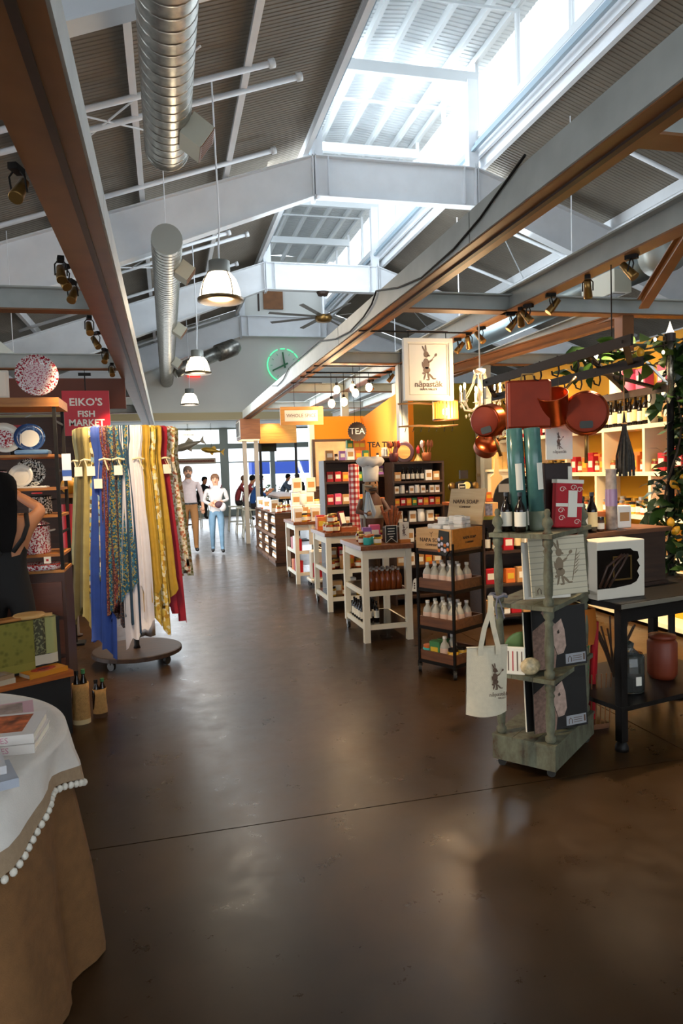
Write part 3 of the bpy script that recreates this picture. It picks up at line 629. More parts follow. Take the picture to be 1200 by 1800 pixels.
NAMES = dict(w='dark bottle with white label', o='dark bottle with cream label', a='amber syrup bottle', s='clear soap bottle with white pump', j='orange preserve jar with gold lid', r='red preserve jar with gold lid', y='yellow mustard jar with black lid', t='turquoise spread jar with orange lid', d='small dark spice jar', p='small tan spice tin', R='red carton with white label', O='orange carton with yellow label', W='white carton with kraft label', K='kraft carton with white label', P='pink carton with white label', G='green carton with yellow label', U='purple carton with white label', c='pink canister', C='white canister')
def fill(kinds, pos, where, rz=0, scale=1, jit=.004):
    cnt = {}
    tot = {k: sum(1 for i in range(len(pos)) if kinds[i % len(kinds)] == k) for k in kinds}
    for i, (x, y, z) in enumerate(pos):
        k = kinds[i % len(kinds)]; r = random; cnt[k] = cnt.get(k, 0)+1
        KS[k].put((x+r.uniform(-jit, jit), y+r.uniform(-jit, jit), z), rz+r.uniform(-.1, .1), (NUM[cnt[k]-1]+' ' if tot[k] > 1 else '')+NAMES[k]+' '+where, NAMES[k]+' '+where, scale)
WD = dict(w=.058, o=.062, a=.068, s=.066, j=.074, r=.074, y=.074, t=.078, d=.05, p=.058, R=.092, O=.087, W=.102, K=.102, P=.092, G=.082, U=.082, c=.124, C=.112)
def rowfill(kinds, p0, p1, where, rz=0, scale=1):
    a = Vector(p0); v = Vector(p1)-a; L = v.length; v.normalize(); sx = scale[0] if isinstance(scale, tuple) else scale
    seq = []; x = 0; i = 0
    while True:
        k = kinds[i % len(kinds)]; w = WD[k]*sx+.006
        if x+w > L: break
        seq.append((k, x+w/2)); x += w; i += 1
    if not seq: return
    pad_ = (L-x)/len(seq)
    cnt = {}; tot = {k: sum(1 for q, _ in seq if q == k) for k, _ in seq}
    for n_, (k, xx) in enumerate(seq):
        cnt[k] = cnt.get(k, 0)+1; p = a+v*(xx+pad_*(n_+.5)); lab = (NUM[min(19, cnt[k]-1)]+' ' if tot[k] > 1 else '')+NAMES[k]+' '+where
        KS[k].put(tuple(p), rz+random.uniform(-.04, .04), lab, NAMES[k]+' '+where, scale)
# ================================================================ stall walls on the right
yellow_w = mat('mustard_yellow_wall', '#C99518', .75, var=.05, vs=2); olive_w = mat('olive_wall', '#8F7C12', .75, var=.06, vs=2); orange_w = mat('orange_wall', '#E88A08', .75)
cubw = mat('cubby_cream', '#EBDDBB', .55)
struct(MB().box(4.62, 4.70, 4.6, 9.3, 0, 2.75).build('wall_stall_right', yellow_w), 'mustard yellow stall wall behind the cubby shelves')
struct(MB().box(3.22, 4.62, 9.3, 9.38, 0, 2.75).build('wall_stall_back', olive_w), 'olive green stall wall behind the driftwood rods')
struct(MB().box(3.12, 3.22, 9.26, 9.40, 0, 2.75).build('trim_2', white_paint), 'cream upright at the edge of the olive wall')
struct(MB().box(2.2, 3.0, 10.45, 10.52, 0, 2.40).build('wall_tea_back', orange_w), 'orange wall at the back of the tea stall')
struct(MB().prism([(8.3, 0), (10.45, 0), (10.45, 2.36), (8.3, 2.60)], (.07, 0, 0), (2.96, 0, 0), (0, 1, 0), (0, 0, 1)).build('wall_tea_side', orange_w), 'orange side wall of the tea stall')
struct(MB().box(2.12, 2.2, 10.4, 10.5, 0, 2.45).build('trim_3', white_paint), 'white upright at the left edge of the orange wall')
# cubby shelf
cb = thing('cubby_shelf', 'tall cream cubby shelving filled with bottles and jars along the yellow wall', 'shelf', (4.3, 4.9, 0))
SH = [.06, .56, 1.03, 1.44, 1.88, 2.20]; CW = 4.35
MB().box(.28, .31, 0, CW, 0, 2.22).build('back_panel', yellow_w, cb)
for z in SH: MB().box(0, .28, 0, CW, z-.02, z+.02).build('shelf_board', cubw, cb)
DV = [[0, 1.0, 1.9, 2.8, 3.6, CW-.04], [0, .7, 1.5, 2.3, 3.1, CW-.04], [0, .62, 1.45, 2.2, 2.83, 3.6, CW-.04], [0, .70, 1.32, 2.0, 2.7, 3.58, CW-.04], [0, .62, 1.5, 2.3, 3.1, 3.8, CW-.04]]
fillers = [['K', 'W', 'O', 'K', 'G'], ['K', 'r', 'W', 'j', 'p'], ['jO', 'yjp', 'dj', 'rp', 'wo', 'KR'], ['Rr', 'jO', 'OjR', 'dr', 'rRj', 'oK'], ['oK', 'wowo', 'owow', 'wR', 'rw', 'KW']]
rown = ['bottom', 'second', 'third', 'fourth', 'top']
for r in range(5):
    z0, z1 = SH[r]+.02, SH[r+1]-.02
    for d in DV[r]: MB().box(0, .28, d, d+.035, z0, z1).build('divider', cubw, cb)
    for c in range(len(DV[r])-1):
        if r < 1 : continue
        a, b = DV[r][c]+.035, DV[r][c+1]; ks = fillers[r][c % len(fillers[r])]
        n = max(3, int((b-a)/.095)); pos = [(4.38, 4.9+a+.06+(b-a-.1)*i/(n-1), z0) for i in range(n)]
        rowfill(ks, (4.375, 4.9+a+.01, z0), (4.375, 4.9+b-.01, z0), 'in cubby %s of the %s row' % (NUM[c], rown[r]), -PI/2, (1.1, 1.1, 1.3) if r > 1 else 1.3)
        if r >= 2: rowfill(ks[::-1], (4.50, 4.9+a+.03, z0), (4.50, 4.9+b-.01, z0), 'at the back of cubby %s, %s row' % (NUM[c], rown[r]), -PI/2, (1.2, 1.2, 1.6 if r < 4 else 1.1))
for i, (y, k) in enumerate(((5.15, 'c'), (5.45, 'P'), (5.75, 'P'), (5.95, 'c'), (6.15, 'C'), (7.6, 'P'), (8.0, 'K'), (8.3, 'C'))): KS[k].put((4.42, y, 2.22), -PI/2, NAMES[k]+', %s along the cubby shelf top' % NUM[i], 'canisters on top of the cubby shelf', 1.5)
lamp('shelf_wash_light', 'SPOT', (3.4, 5.9, 2.45), 62, (1, .70, .36), (.9, 0, -.55), .1, 95, .8)
lamp('shelf_wash_light', 'SPOT', (3.4, 7.7, 2.45), 62, (1, .70, .36), (.9, 0, -.55), .1, 95, .8)
lamp('tea_wash_light', 'SPOT', (2.35, 8.8, 2.65), 80, (1, .72, .38), (.25, .8, -.5), .1, 110, .8)
# ================================================================ dark product shelf and tea shelf
dwood = wood('dark_shelf_wood', '#2A1A10', '#40291A', .55)
def shelf_unit(name, label, x0, x1, y, d, zs, top_over=0):
    t = thing(name, label, 'shelf', ((x0+x1)/2, y+d/2, 0)); w = (x1-x0)/2
    MB().box(-w, w, d/2-.015, d/2, 0, zs[-1]).build('back_panel', dwood, t)
    for s in (-1, 1): MB().box(s*w-.012, s*w+.012, -d/2, d/2, 0, zs[-1]).build('side_panel', dwood, t)
    for z in zs: MB().box(-w+.012, w-.012, -d/2, d/2-.015, z-.025, z).build('shelf_board', dwood, t)
    return t
shelf_unit('product_shelf', 'dark product shelving in front of the olive wall', 2.48, 3.08, 7.5, .3, [.1, .45, .72, .95, 1.14, 1.28, 1.42, 1.64])
for r, (z, ks, n, sc) in enumerate(((1.42, 'KwwwwwW', 8, .8), (1.28, 'WCdWCWdW', 9, .55), (1.14, 'OROGRORO', 8, .7), (.95, 'WdWCWr', 7, .85), (.72, 'RWrK', 6, 1), (.45, 'KWKO', 6, 1))):
    rowfill(ks, (2.50, 7.57, z), (3.06, 7.57, z), 'on the %s level of the dark product shelf' % rown[min(4, 5-r)] if r < 5 else 'on the lowest level of the dark product shelf', 0, sc)
shelf_unit('tea_shelf', 'dark open shelving with tea cartons under the TEA sign', 1.86, 2.46, 8.25, .3, [.1, .5, .85, 1.15, 1.43, 1.69])
for z, ks, n, nm in ((1.69, 'KdUWOGO', 7, 'top'), (1.43, 'RROyGUR', 8, 'second'), (1.15, 'RPKjO', 7, 'third'), (.85, 'yKWr', 6, 'fourth'), (.5, 'KRK', 5, 'lowest')):
    rowfill(ks, (1.88, 8.32, z), (2.44, 8.32, z), 'on the %s level of the tea shelf' % nm, 0, .95)
fill('OOGO', [(2.28, 8.34, 1.81), (2.36, 8.34, 1.81), (2.20, 8.34, 1.81)], 'stacked on top under the TEA sign')
t = thing('tea_time_letters', 'dark cut-out letters reading TEA TIME on a bar above the tea shelf', 'sign', (2.55, 8.1, 1.86)); MB().box(-.18, .18, -.02, .02, -.16, -.14).build('bar', dwood, t); text('lettering', 'TEA TIME', .09, black, t, (0, 0, 0), depth=.006, bold=.002)
for s in (-1, 1): MB().box(s*.16-.005, s*.16+.005, -.005, .005, -.15, -.03).build('post', black, t)
shelf_unit('tea_shelf', 'narrow dark shelf below the TEA TIME letters', 2.475, 2.74, 8.12, .2, [.1, .6, 1.1, 1.5, 1.70])
for z_, k_, n_, s_ in ((1.70, 'dCdRdr', 'in the row below the TEA TIME letters', .75), (1.5, 'UGKUG', 'on the narrow shelf under TEA TIME', .9), (1.1, 'OKRO', 'on the lower narrow shelf under TEA TIME', 1)): rowfill(k_, (2.48, 8.2, z_), (2.73, 8.2, z_), n_, 0, s_)
# framed picture on the orange wall
pf = thing('framed_picture', 'dark framed pale picture leaning on the orange wall', 'picture', (2.45, 10.35, 1.3)); MB().box(-.30, .30, -.01, .02, 0, .75).build('frame', dwood, pf); MB().box(-.26, .26, -.014, -.008, .04, .71).build('print', mat('picture_pale', '#D9B58C', .7, var=.3, vs=4), pf)
pfs = thing('display_pedestal', 'dark pedestal cabinet under the framed picture', 'cabinet', (2.45, 10.25, 0)); MB().box(-.3, .3, -.15, .15, 0, 1.28).build('body', dwood, pfs); MB().box(-.32, .32, -.17, .17, 1.28, 1.30).build('top', dwood, pfs)
# ---- things on the dark product shelf top: platter, utensils, bells
pl = thing('round_platter', 'round dark platter with pale wooden inlay standing on the product shelf', 'platter', (2.66, 7.66, 1.75)); pl.rotation_euler = (PI/2-.15, 0, 0)
MB().lathe([(.12, 0), (.13, .012), (.11, .016), (.0, .016)], 28).build('rim', mat('platter_purple', '#4A2F3A', .4), pl, True); MB().lathe([(.08, .017), (.08, .02)], 20).build('inlay', wood('inlay', '#B07A3C', '#D8A860', .5), pl)
def crock(lab, loc, body, n, cols, h=.16):
    t = thing('utensil_crock', lab, 'crock', loc); MB().lathe([(.035, 0), (.05, .02), (.055, h*.6), (.05, h*.62)], 14).build('pot', body, t, True)
    for i in range(n):
        a = 2.4*i; dx, dy = .035*math.cos(a), .035*math.sin(a)
        u = MB().tube([(dx*.5, dy*.5, .03), (dx*1.6, dy*1.3, h)], .005, 6).build('utensil', cols[i % len(cols)], t)
        MB().ell((dx*1.75, dy*1.4, h+.04), .022, .008, .045, 8, 5).build('spoon_head', cols[i % len(cols)], u, True)
uw = wood('utensil_wood', '#7A3A1C', '#B5642E', .45)
crock('terracotta crock of wooden utensils right of the round platter', (2.93, 7.62, 1.64), mat('terracotta', '#9A5228', .7), 7, [uw, white_paint, uw]); crock('crock of red-handled utensils left of the round platter', (2.53, 7.62, 1.64), mat('crock_maroon', '#5E1D18', .5), 7, [uw, mat('utensil_red', '#A51E1A', .4)])
t = thing('oil_cruet', 'pale bell-shaped stand with red bottle between platter and crock', 'ornament', (2.82, 7.6, 1.64)); MB().lathe([(.05, 0), (.045, .01), (.02, .06), (.015, .09)], 14).build('stand', mat('pale_brass', '#B9A067', .4, .5), t, True); MB().lathe([(.012, .09), (.02, .1), (.02, .15), (.008, .17), (.0, .19)], 12).build('bottle', redm, t, True)
# small black mannequin-like rack with round mirrors, chalkboard, arched frame
t = thing('ornament_stand', 'dark figure-like stand with two pale round dials against the olive wall', 'ornament', (3.42, 7.7, 0)); MB().lathe([(.12, 0), (.05, .02), (.04, .9), (.13, 1.05), (.14, 1.25), (.10, 1.38), (.03, 1.40)], 16, sy=.6).build('body', black, t, True)
MB().box(-.05, .05, -.02, .02, 1.42, 1.52).build('card', mat('card_dark', '#2A2320', .6), t)
for z in (1.18, 1.34): MB().lathe([(.045, 0), (.045, .01), (.0, .012)], 18).build('dial', mat('dial_pale', '#E4C87A', .4), t, loc=(0, -.085, z), rot=(PI/2, 0, 0))
for s in (-1, 1): MB().ell((s*.15, 0, 1.33), .05, .03, .05).build('scroll', brass, t, True)
def chalk(name, lab, loc, w, h, rz, lines, tilt=.12):
    t = thing(name, lab, 'chalkboard', loc, rz); b = MB(); b.M = at(0, 0, 0, 0, -tilt); b.box(-w/2, w/2, -.006, .006, 0, h); b.build('slate', mat('slate_black', '#17191A', .7), t)
    f = MB(); f.M = b.M
    for x0, x1, z0, z1 in ((-w/2, w/2, 0, .006), (-w/2, w/2, h-.006, h), (-w/2, -w/2+.006, 0, h), (w/2-.006, w/2, 0, h)): f.box(x0, x1, -.008, -.005, z0, z1)
    f.build('chalk_border', paper, t)
    for i in range(lines): l = MB(); l.M = b.M; z = h*(.82-.66*i/max(1, lines-1)); l.box(-w*.3, w*.3-.02*(i % 2), -.0075, -.005, z-.005, z+.005); l.build('chalk_line', paper, t)
chalk('chalkboard', 'small upright chalkboard leaning beside the dark product shelf', (3.10, 7.0, 1.18), .09, .2, .1, 4)
dbx = thing('display_plinth', 'dark plinth carrying jars and the small chalkboard', 'cabinet', (3.2, 7.05, 0)); MB().box(-.25, .25, -.12, .12, 0, 1.15).build('body', dwood, dbx); MB().box(-.27, .27, -.14, .14, 1.15, 1.18).build('top', uw, dbx)
fill('RjRrO', [(3.18+.055*i, 7.02, 1.18) for i in range(5)], 'on the dark plinth by the chalkboard', 0, .8)
# arched dark display with yellow band, and board with cutting board shape
t = thing('arched_display', 'dark arched display board with white lettering strip and yellow band', 'display', (3.25, 6.2, 1.08), -.3); MB().prism([(-.17, 0), (.17, 0), (.17, .12)]+[(.17*math.cos(a*PI/12), .12+.24*math.sin(a*PI/12)) for a in range(1, 12)]+[(-.17, .12)], (0, .05, 0)).build('arch', black, t)
MB().box(-.12, .02, -.006, 0, .22, .30).build('picture_panel', mat('panel_grey', '#6E6A66', .6), t); MB().box(.03, .06, -.006, 0, .2, .34).build('red_strip', redm, t); MB().tube([(.10, -.004, .30), (.15, -.004, .18), (.165, -.004, .02)], .011, 6).build('yellow_band', mat('band_yellow', '#B8B02A', .6), t)
t = shelf_unit('display_counter', 'olive topped open counter carrying the arched display', 2.90, 3.60, 6.09, .32, [.12, .42, .74, 1.05]); MB().box(-.37, .37, -.18, .18, 1.05, 1.08).build('top', mat('olive_top', '#6E6A20', .6), t)
for z, ks, nm in ((.42, 'RwOKwr', 'lower'), (.74, 'wjRoWrK', 'upper'), (.12, 'KWR', 'bottom')): rowfill(ks, (2.92, 6.16, z), (3.58, 6.16, z), 'on the %s shelf of the olive topped counter' % nm, 0, 1.15)
t = thing('photo_box', 'kraft box with blue photograph beside the arched display', 'box', (2.98, 6.12, 1.08)); MB().rbox(-.07, .07, -.04, .04, 0, .13, .004).build('carton', kraft, t); MB().box(-.065, .01, -.042, -.039, .01, .12).build('photograph', mat('photo_mix', '#6A6A7A', .5, var=.6, vs=40), t)
t = thing('paddle_board', 'pale wooden paddle cutting board standing against the olive wall', 'cutting board', (3.60, 7.2, 1.2)); MB().prism([(-.07, 0), (.07, 0), (.07, .24), (.03, .27), (.025, .44), (-.025, .44), (-.03, .27), (-.07, .24)], (0, .015, 0)).build('board', mat('pale_board', '#D9B878', .6), t)
t = thing('board_stand', 'plain plinth under the paddle board', 'cabinet', (3.6, 7.2, 0)); MB().box(-.12, .12, -.06, .1, 0, 1.17).build('body', dwood, t); MB().box(-.13, .13, -.07, .11, 1.17, 1.20).build('top', uw, t)
# crate of pale wood with red label on the cubby left end
t = thing('wine_crate', 'pale wooden crate with red neck bottle below the chandelier', 'crate', (3.9, 7.6, 1.52)); 
for k in range(4): MB().box(-.12+.062*k, -.062+.062*k, -.08, -.068, 0, .2).build('plank', mat('pale_crate', '#DDB066', .6), t)
MB().box(-.12, .125, -.066, .08, 0, .2).build('body', mat('pale_crate', '#DDB066', .6), t)
t = thing('crate_stand', 'cream pedestal holding the pale crate', 'cabinet', (3.9, 7.6, 0)); MB().box(-.16, .16, -.12, .12, 0, 1.49).build('body', cubw, t); MB().box(-.18, .18, -.14, .14, 1.49, 1.52).build('top', cubw, t)
# ================================================================ white kitchen carts
cart_white = mat('cart_ivory', '#E6DEC8', .5); butcher = wood('butcher_block', '#6A3A1C', '#8E5428', .4, (12, 1, 12)); shelf_dark = mat('dark_glass_shelf', '#241812', .15)
caster_m = mat('caster_dark', '#2A2723', .4)
def kitchen_cart(label, x, y, w=.46, d=.72, h=.88):
    t = thing('kitchen_cart', label, 'cart', (x, y, 0), 0, 'white kitchen carts beside the aisle')
    for px, py in ((0, 0), (w-.055, 0)): MB().box(px, px+.055, py, py+.055, 0, h-.04).build('leg', cart_white, t)
    for px, py in ((0, d-.055), (w-.055, d-.055)):
        l = MB().box(px, px+.055, py, py+.055, .09, h-.04).build('leg', cart_white, t)
        MB().lathe([(.035, -.012), (.035, .012)], 14).build('caster_wheel', caster_m, l, loc=(px+.03, py+.03, .035), rot=(0, PI/2, 0)); MB().box(px+.012, px+.045, py+.012, py+.045, .04, .09).build('caster_fork', silver, l)
    for z, nm in ((h-.12, 'apron_rail'), (.42, 'shelf_rail'), (.115, 'shelf_rail')):
        hh = .08 if z > .6 else .045
        MB().box(.055, w-.055, .008, .034, z, z+hh).build(nm, cart_white, t); MB().box(.055, w-.055, d-.034, d-.008, z, z+hh).build(nm, cart_white, t)
        for px in (.008, w-.034): MB().box(px, px+.026, .055, d-.055, z, z+hh).build(nm, cart_white, t)
    for z in (.455, .15): MB().box(.03, w-.03, .03, d-.03, z, z+.012).build('shelf_panel', shelf_dark, t)
    for k in range(5): MB().box(-.02+k*(w+.04)/5, -.02+(k+1)*(w+.04)/5-.002, -.02, d+.02, h-.04, h).build('butcher_plank', butcher, t)
    return t
kitchen_cart('nearest white kitchen cart with dark bottles on its lower shelf', 1.66, 5.96)
kitchen_cart('middle white kitchen cart with butcher block top', 1.67, 7.46)
kitchen_cart('farthest white kitchen cart beside the dark spice crates', 1.69, 9.52, .44, .8, .87)
H0 = .88
# cart 1 load
fill('a', [(1.76+.052*i, 6.05+.085*j, .467) for j in range(3) for i in range(6)], 'in rows on the middle shelf of the nearest cart', 0, 1.1, .003)
fill('w', [(1.70+.066*i, 6.16+.075*j, .162) for j in range(5) for i in range(3)], 'grouped on the lower shelf of the nearest cart', 0, .9, .003)
fill('tyjt', [(1.74, 6.06, H0), (1.83, 6.04, H0), (1.72, 6.16, H0), (1.80, 6.15, H0)], 'at the front of the nearest cart top'); fill('rUPrr', [(1.76+.07*i, 6.38, H0) for i in range(5)], 'in the back row of the nearest cart top', 0, 1.1)
t = thing('banner_chalkboard', 'swallow-tailed chalkboard pennant with chalk lettering on the nearest cart', 'chalkboard', (1.98, 6.10, H0)); 
pb = [(-.055, .0), (0, .045), (.055, .0), (.055, .16), (-.055, .16)]
MB().prism(pb, (0, .008, 0)).build('slate', mat('slate_black', '#17191A', .7), t)
for i in range(5): a, b = pb[i], pb[(i+1) % 5]; MB().tube([(a[0], -.001, a[1]), (b[0], -.001, b[1])], .003, 4).build('chalk_border', paper, t)
for i, w_ in enumerate((.035, .03, .036, .02)): MB().box(-w_, w_, -.002, 0, .13-.025*i, .136-.025*i).build('chalk_line', paper, t)
t = thing('dark_gift_box', 'dark brown box standing behind the pennant chalkboard', 'box', (2.02, 6.2, H0)); MB().rbox(-.08, .09, -.05, .05, 0, .14, .005).build('carton', dwood, t); MB().box(-.02, .05, -.052, -.049, .03, .09).build('front_label', mat('brown_label', '#5A3322', .7), t)
t = thing('leaflet_holder', 'clear holder of pale leaflets with sketch at the cart corner', 'leaflet', (2.10, 6.08, H0)); MB().box(-.045, .045, -.006, .006, 0, .19).build('leaflets', paper, t); rabbit('printed_sketch', t, (0, -.0065, .06), .1, grey_ink); MB().box(-.05, .05, -.03, .03, 0, .03).build('holder', mat('kraft_holder', '#C77A30', .6), t)
# gingham roll, chef figure, utensil basket, cloths on cart 2 / between
ging, nt, b = newmat('red_gingham')
c = coords(nt); sx = nt.nodes.new('ShaderNodeSeparateXYZ'); nt.links.new(c, sx.inputs[0])
def _st(sock, f):
    m1 = N(nt, 'ShaderNodeMath', operation='MULTIPLY'); nt.links.new(sock, m1.inputs[0]); m1.inputs[1].default_value = f
    m2 = N(nt, 'ShaderNodeMath', operation='FRACT'); nt.links.new(m1.outputs[0], m2.inputs[0])
    m3 = N(nt, 'ShaderNodeMath', operation='GREATER_THAN'); nt.links.new(m2.outputs[0], m3.inputs[0]); m3.inputs[1].default_value = .5; return m3.outputs[0]
ad = N(nt, 'ShaderNodeMath', operation='ADD'); nt.links.new(_st(sx.outputs[0], 22), ad.inputs[0]); nt.links.new(_st(sx.outputs[2], 16), ad.inputs[1])
dv = N(nt, 'ShaderNodeMath', operation='MULTIPLY'); nt.links.new(ad.outputs[0], dv.inputs[0]); dv.inputs[1].default_value = .5
nt.links.new(ramp(nt, dv.outputs[0], [(0, '#F2ECE2'), (.5, '#D8706A'), (1, '#B0201E')]), b.inputs['Base Color']); b.inputs['Roughness'].default_value = .6
t = thing('gingham_roll', 'tall roll of red and white gingham cloth standing on the middle cart', 'cloth roll', (2.06, 7.66, H0)); MB().lathe([(.058, 0), (.06, .01), (.06, .74), (.058, .75)], 20).build('rolled_cloth', ging, t, True); MB().lathe([(.03, .75), (.03, .755)], 14).build('core', kraft, t)
fill('jrjr', [(1.72, 7.52, H0), (1.80, 7.52, H0), (1.72, 7.62, H0), (1.80, 7.64, H0)], 'at the front corner of the middle cart top', 0, 1.2); fill('jr', [(1.745, 7.53, H0+.108), (1.80, 7.60, H0+.108)], 'stacked on other jars on the middle cart', 0, 1.1)
t = thing('wooden_tray', 'reddish wooden tray on the middle cart top', 'tray', (1.95, 7.6, H0)); MB().box(-.09, .09, -.09, .09, 0, .012).build('base', uw, t)
for x0, x1, y0, y1 in ((-.09, .09, -.09, -.08), (-.09, .09, .08, .09), (-.09, -.08, -.08, .08), (.08, .09, -.08, .08)): MB().box(x0, x1, y0, y1, .012, .05).build('side', uw, t)
fill('dddd', [(1.90+.03*i, 7.57+.05*(i % 2), H0+.012) for i in range(4)], 'in the wooden tray on the middle cart', 0, .9)
t = thing('leaning_frame', 'red edged picture frame leaning on the middle cart top', 'picture', (1.98, 7.8, H0), .9); b_ = MB(); b_.M = at(0, 0, 0, 0, -.25); b_.box(-.08, .08, 0, .014, 0, .22); b_.build('frame', mat('maroon_frame', '#6A1220', .5), t); b2 = MB(); b2.M = b_.M; b2.box(-.06, .06, -.003, 0, .02, .2); b2.build('print', paper, t)
fill('OKyR', [(1.73, 7.95, H0), (1.83, 7.95, H0), (1.93, 7.98, H0), (1.75, 8.08, H0)], 'at the back of the middle cart top', 0, 1.25)
fill('jrKO', [(1.74+.08*i, 7.56+.1*(i % 2), .467) for i in range(5)], 'on the middle shelf of the middle cart', 0, 1.1); fill('yKjW', [(1.74+.08*i, 7.56+.1*(i % 2), .162) for i in range(5)], 'on the lower shelf of the middle cart', 0, 1.2)
# chef figure with tall white hat
t = thing('chef_figure', 'chef statuette with tall white puffed hat behind the nearest cart', 'figurine', (2.02, 6.85, 0))
MB().lathe([(.12, 0), (.12, .03), (.05, .05), (.05, .86), (.12, .88), (.12, .90)], 16).build('pedestal', dwood, t, True)
coat = mat('chef_coat', '#5E3A28', .6); facem = mat('statuette_face', '#A97A4E', .6); hatm = mat('hat_white', '#DDD8CE', .75)
MB().lathe([(.075, .90), (.11, .95), (.125, 1.08), (.115, 1.2), (.09, 1.28), (.045, 1.33)], 20).build('body', coat, t, True)
MB().lathe([(.112, 1.04), (.128, 1.08), (.118, 1.2)], 20, cap=False).build('apron', mat('chef_apron', '#B9AE98', .7), t, True)
MB().ell((0, -.01, 1.40), .072, .07, .085, 14, 8).build('head', facem, t, True); MB().ell((0, -.085, 1.395), .018, .025, .02).build('nose', facem, t, True); MB().ell((0, -.07, 1.355), .05, .03, .016).build('moustache', dark_steel, t, True)
for s in (-1, 1): MB().ell((s*.028, -.068, 1.425), .009, .006, .010).build('eye', black, t, True)
MB().lathe([(.078, 1.44), (.080, 1.48), (.088, 1.60)], 24).build('hat_band', hatm, t, True)
n = 24; vs = []; prof = [(.086, 1.595), (.125, 1.615), (.145, 1.645), (.13, 1.675), (.07, 1.685), (.0, 1.68)]
for r, z in prof:
    for i in range(n): q = 1+.06*math.cos(i*PI*2/3); vs.append((r*q*math.cos(2*PI*i/n), r*q*math.sin(2*PI*i/n), z+.012*math.sin(i*1.3)))
MB().add(vs, [(k*n+i, k*n+(i+1) % n, k*n+n+(i+1) % n, k*n+n+i) for k in range(5) for i in range(n)]).build('hat_puff', hatm, t, True)
for s in (-1, 1): MB().tube([(s*.10, 0, 1.25), (s*.16, -.06, 1.14), (s*.08, -.15, 1.12)], [.035, .03, .024], 8).build('arm', coat, t, True); MB().ell((s*.07, -.155, 1.12), .024, .024, .02).build('hand', facem, t, True)
t = thing('utensil_basket', 'dark basket bursting with wooden spoons in front of the chef figure', 'basket', (2.12, 6.52, H0)); MB().lathe([(.05, 0), (.07, .02), (.085, .12), (.08, .122)], 16).build('basket', dwood, t, True)
for i in range(10): a = i*.63; MB().tube([(.02*math.cos(a), .02*math.sin(a), .05), (.10*math.cos(a), .06*math.sin(a), .26+.03*(i % 3))], [.006, .014], 6).build('spoon', uw, t)
t = thing('hanging_cloth', 'pale blue gathered cloth hanging on a post beside the chef figure', 'cloth', (1.92, 6.72, 0)); MB().tube([(0, .05, 0), (0, .05, 1.42)], .012, 8).build('post', mat('grey_post', '#7F7A6C', .6), t); MB().box(-.1, .1, .03, .07, 0, .03).build('foot', dwood, t); MB().tube([(0, .05, 1.4), (.14, .05, 1.38)], .012, 8).build('crossbar', mat('grey_post', '#7F7A6C', .6), t)
rows = [[(.02+(i-5)*.012*(.25+q*.8)+.02*q, -.02+.012*math.cos(i*1.7), 1.34-(.22+.04*math.sin(i))*q) for i in range(11)] for q in (0, .2, .45, .7, 1)]; MB().grid(rows).build('cloth', mat('cloth_ice_blue', '#B9C6CC', .8), t, True)
# cart 3 load and the far table-top goods
fill('WyjW', [(1.76, 9.6, .87), (1.84, 9.58, .87), (1.90, 9.62, .87), (2.0, 9.6, .87)], 'at the front of the farthest cart top', 0, 1.3); fill('WKWW', [(1.78+.09*i, 9.82, .87) for i in range(4)], 'in the back row of the farthest cart top', 0, 1.5)
t = thing('box_riser', 'dark stepped riser with white boxes behind the farthest cart goods', 'riser', (1.96, 10.08, .87)); MB().box(-.2, .2, -.1, .1, 0, .2).build('lower_step', dwood, t); MB().box(-.2, .2, 0, .1, .2, .4).build('upper_step', dwood, t)
fill('WCWy', [(1.81+.1*i, 10.02, 1.07) for i in range(4)], 'on the riser lower step', 0, 1.3); fill('WW', [(1.85, 10.13, 1.27), (2.05, 10.13, 1.27)], 'on the riser upper step', 0, 1.4)
fill('RWR', [(1.75, 9.6+.16*i, .462) for i in range(3)], 'on the middle shelf of the farthest cart', PI/2, 1.3); fill('RRO', [(1.75, 9.6+.16*i, .157) for i in range(3)], 'on the lower shelf of the farthest cart', PI/2, 1.3)
# white dolly with hanging aprons
t = thing('apron_dolly', 'low white wheeled dolly stacked with red bags between the carts', 'dolly', (2.0, 9.2, 0)); MB().rbox(-.20, .22, -.16, .16, .085, .125, .01).build('deck', cart_white, t)
for x in (-.16, .18):
    for y in (-.12, .12): MB().lathe([(.035, -.012), (.035, .012)], 12).build('wheel', caster_m, t, loc=(x, y, .037), rot=(0, PI/2, .4)); MB().box(x-.012, x+.012, y-.012, y+.012, .06, .09).build('fork', silver, t)
t = thing('apron_bag', 'cream printed bag with red packets standing on the white dolly', 'bag', (1.95, 9.2, .125)); MB().rbox(-.12, .12, -.09, .09, 0, .38, .02).build('sack', mat('cream_cloth', '#DDD2BC', .8), t)
for i in range(3): MB().rbox(-.11+.08*i, -.04+.08*i, -.11, -.09, .02, .22, .006).build('red_packet', redm, t)
t = thing('hanging_apron', 'white apron hanging from the cart end above the dolly', 'apron', (2.0, 9.513, .55)); rows = [[((i-4)*.028, .012*math.cos(i*1.9), .32-.32*q) for i in range(9)] for q in (0, .5, 1)]; MB().grid(rows).build('cloth', mat('cream_cloth', '#DDD2BC', .8), t, True); MB().tube([(-.1, 0, .32), (.1, 0, .32)], .008, 6).build('rail', silver, t)
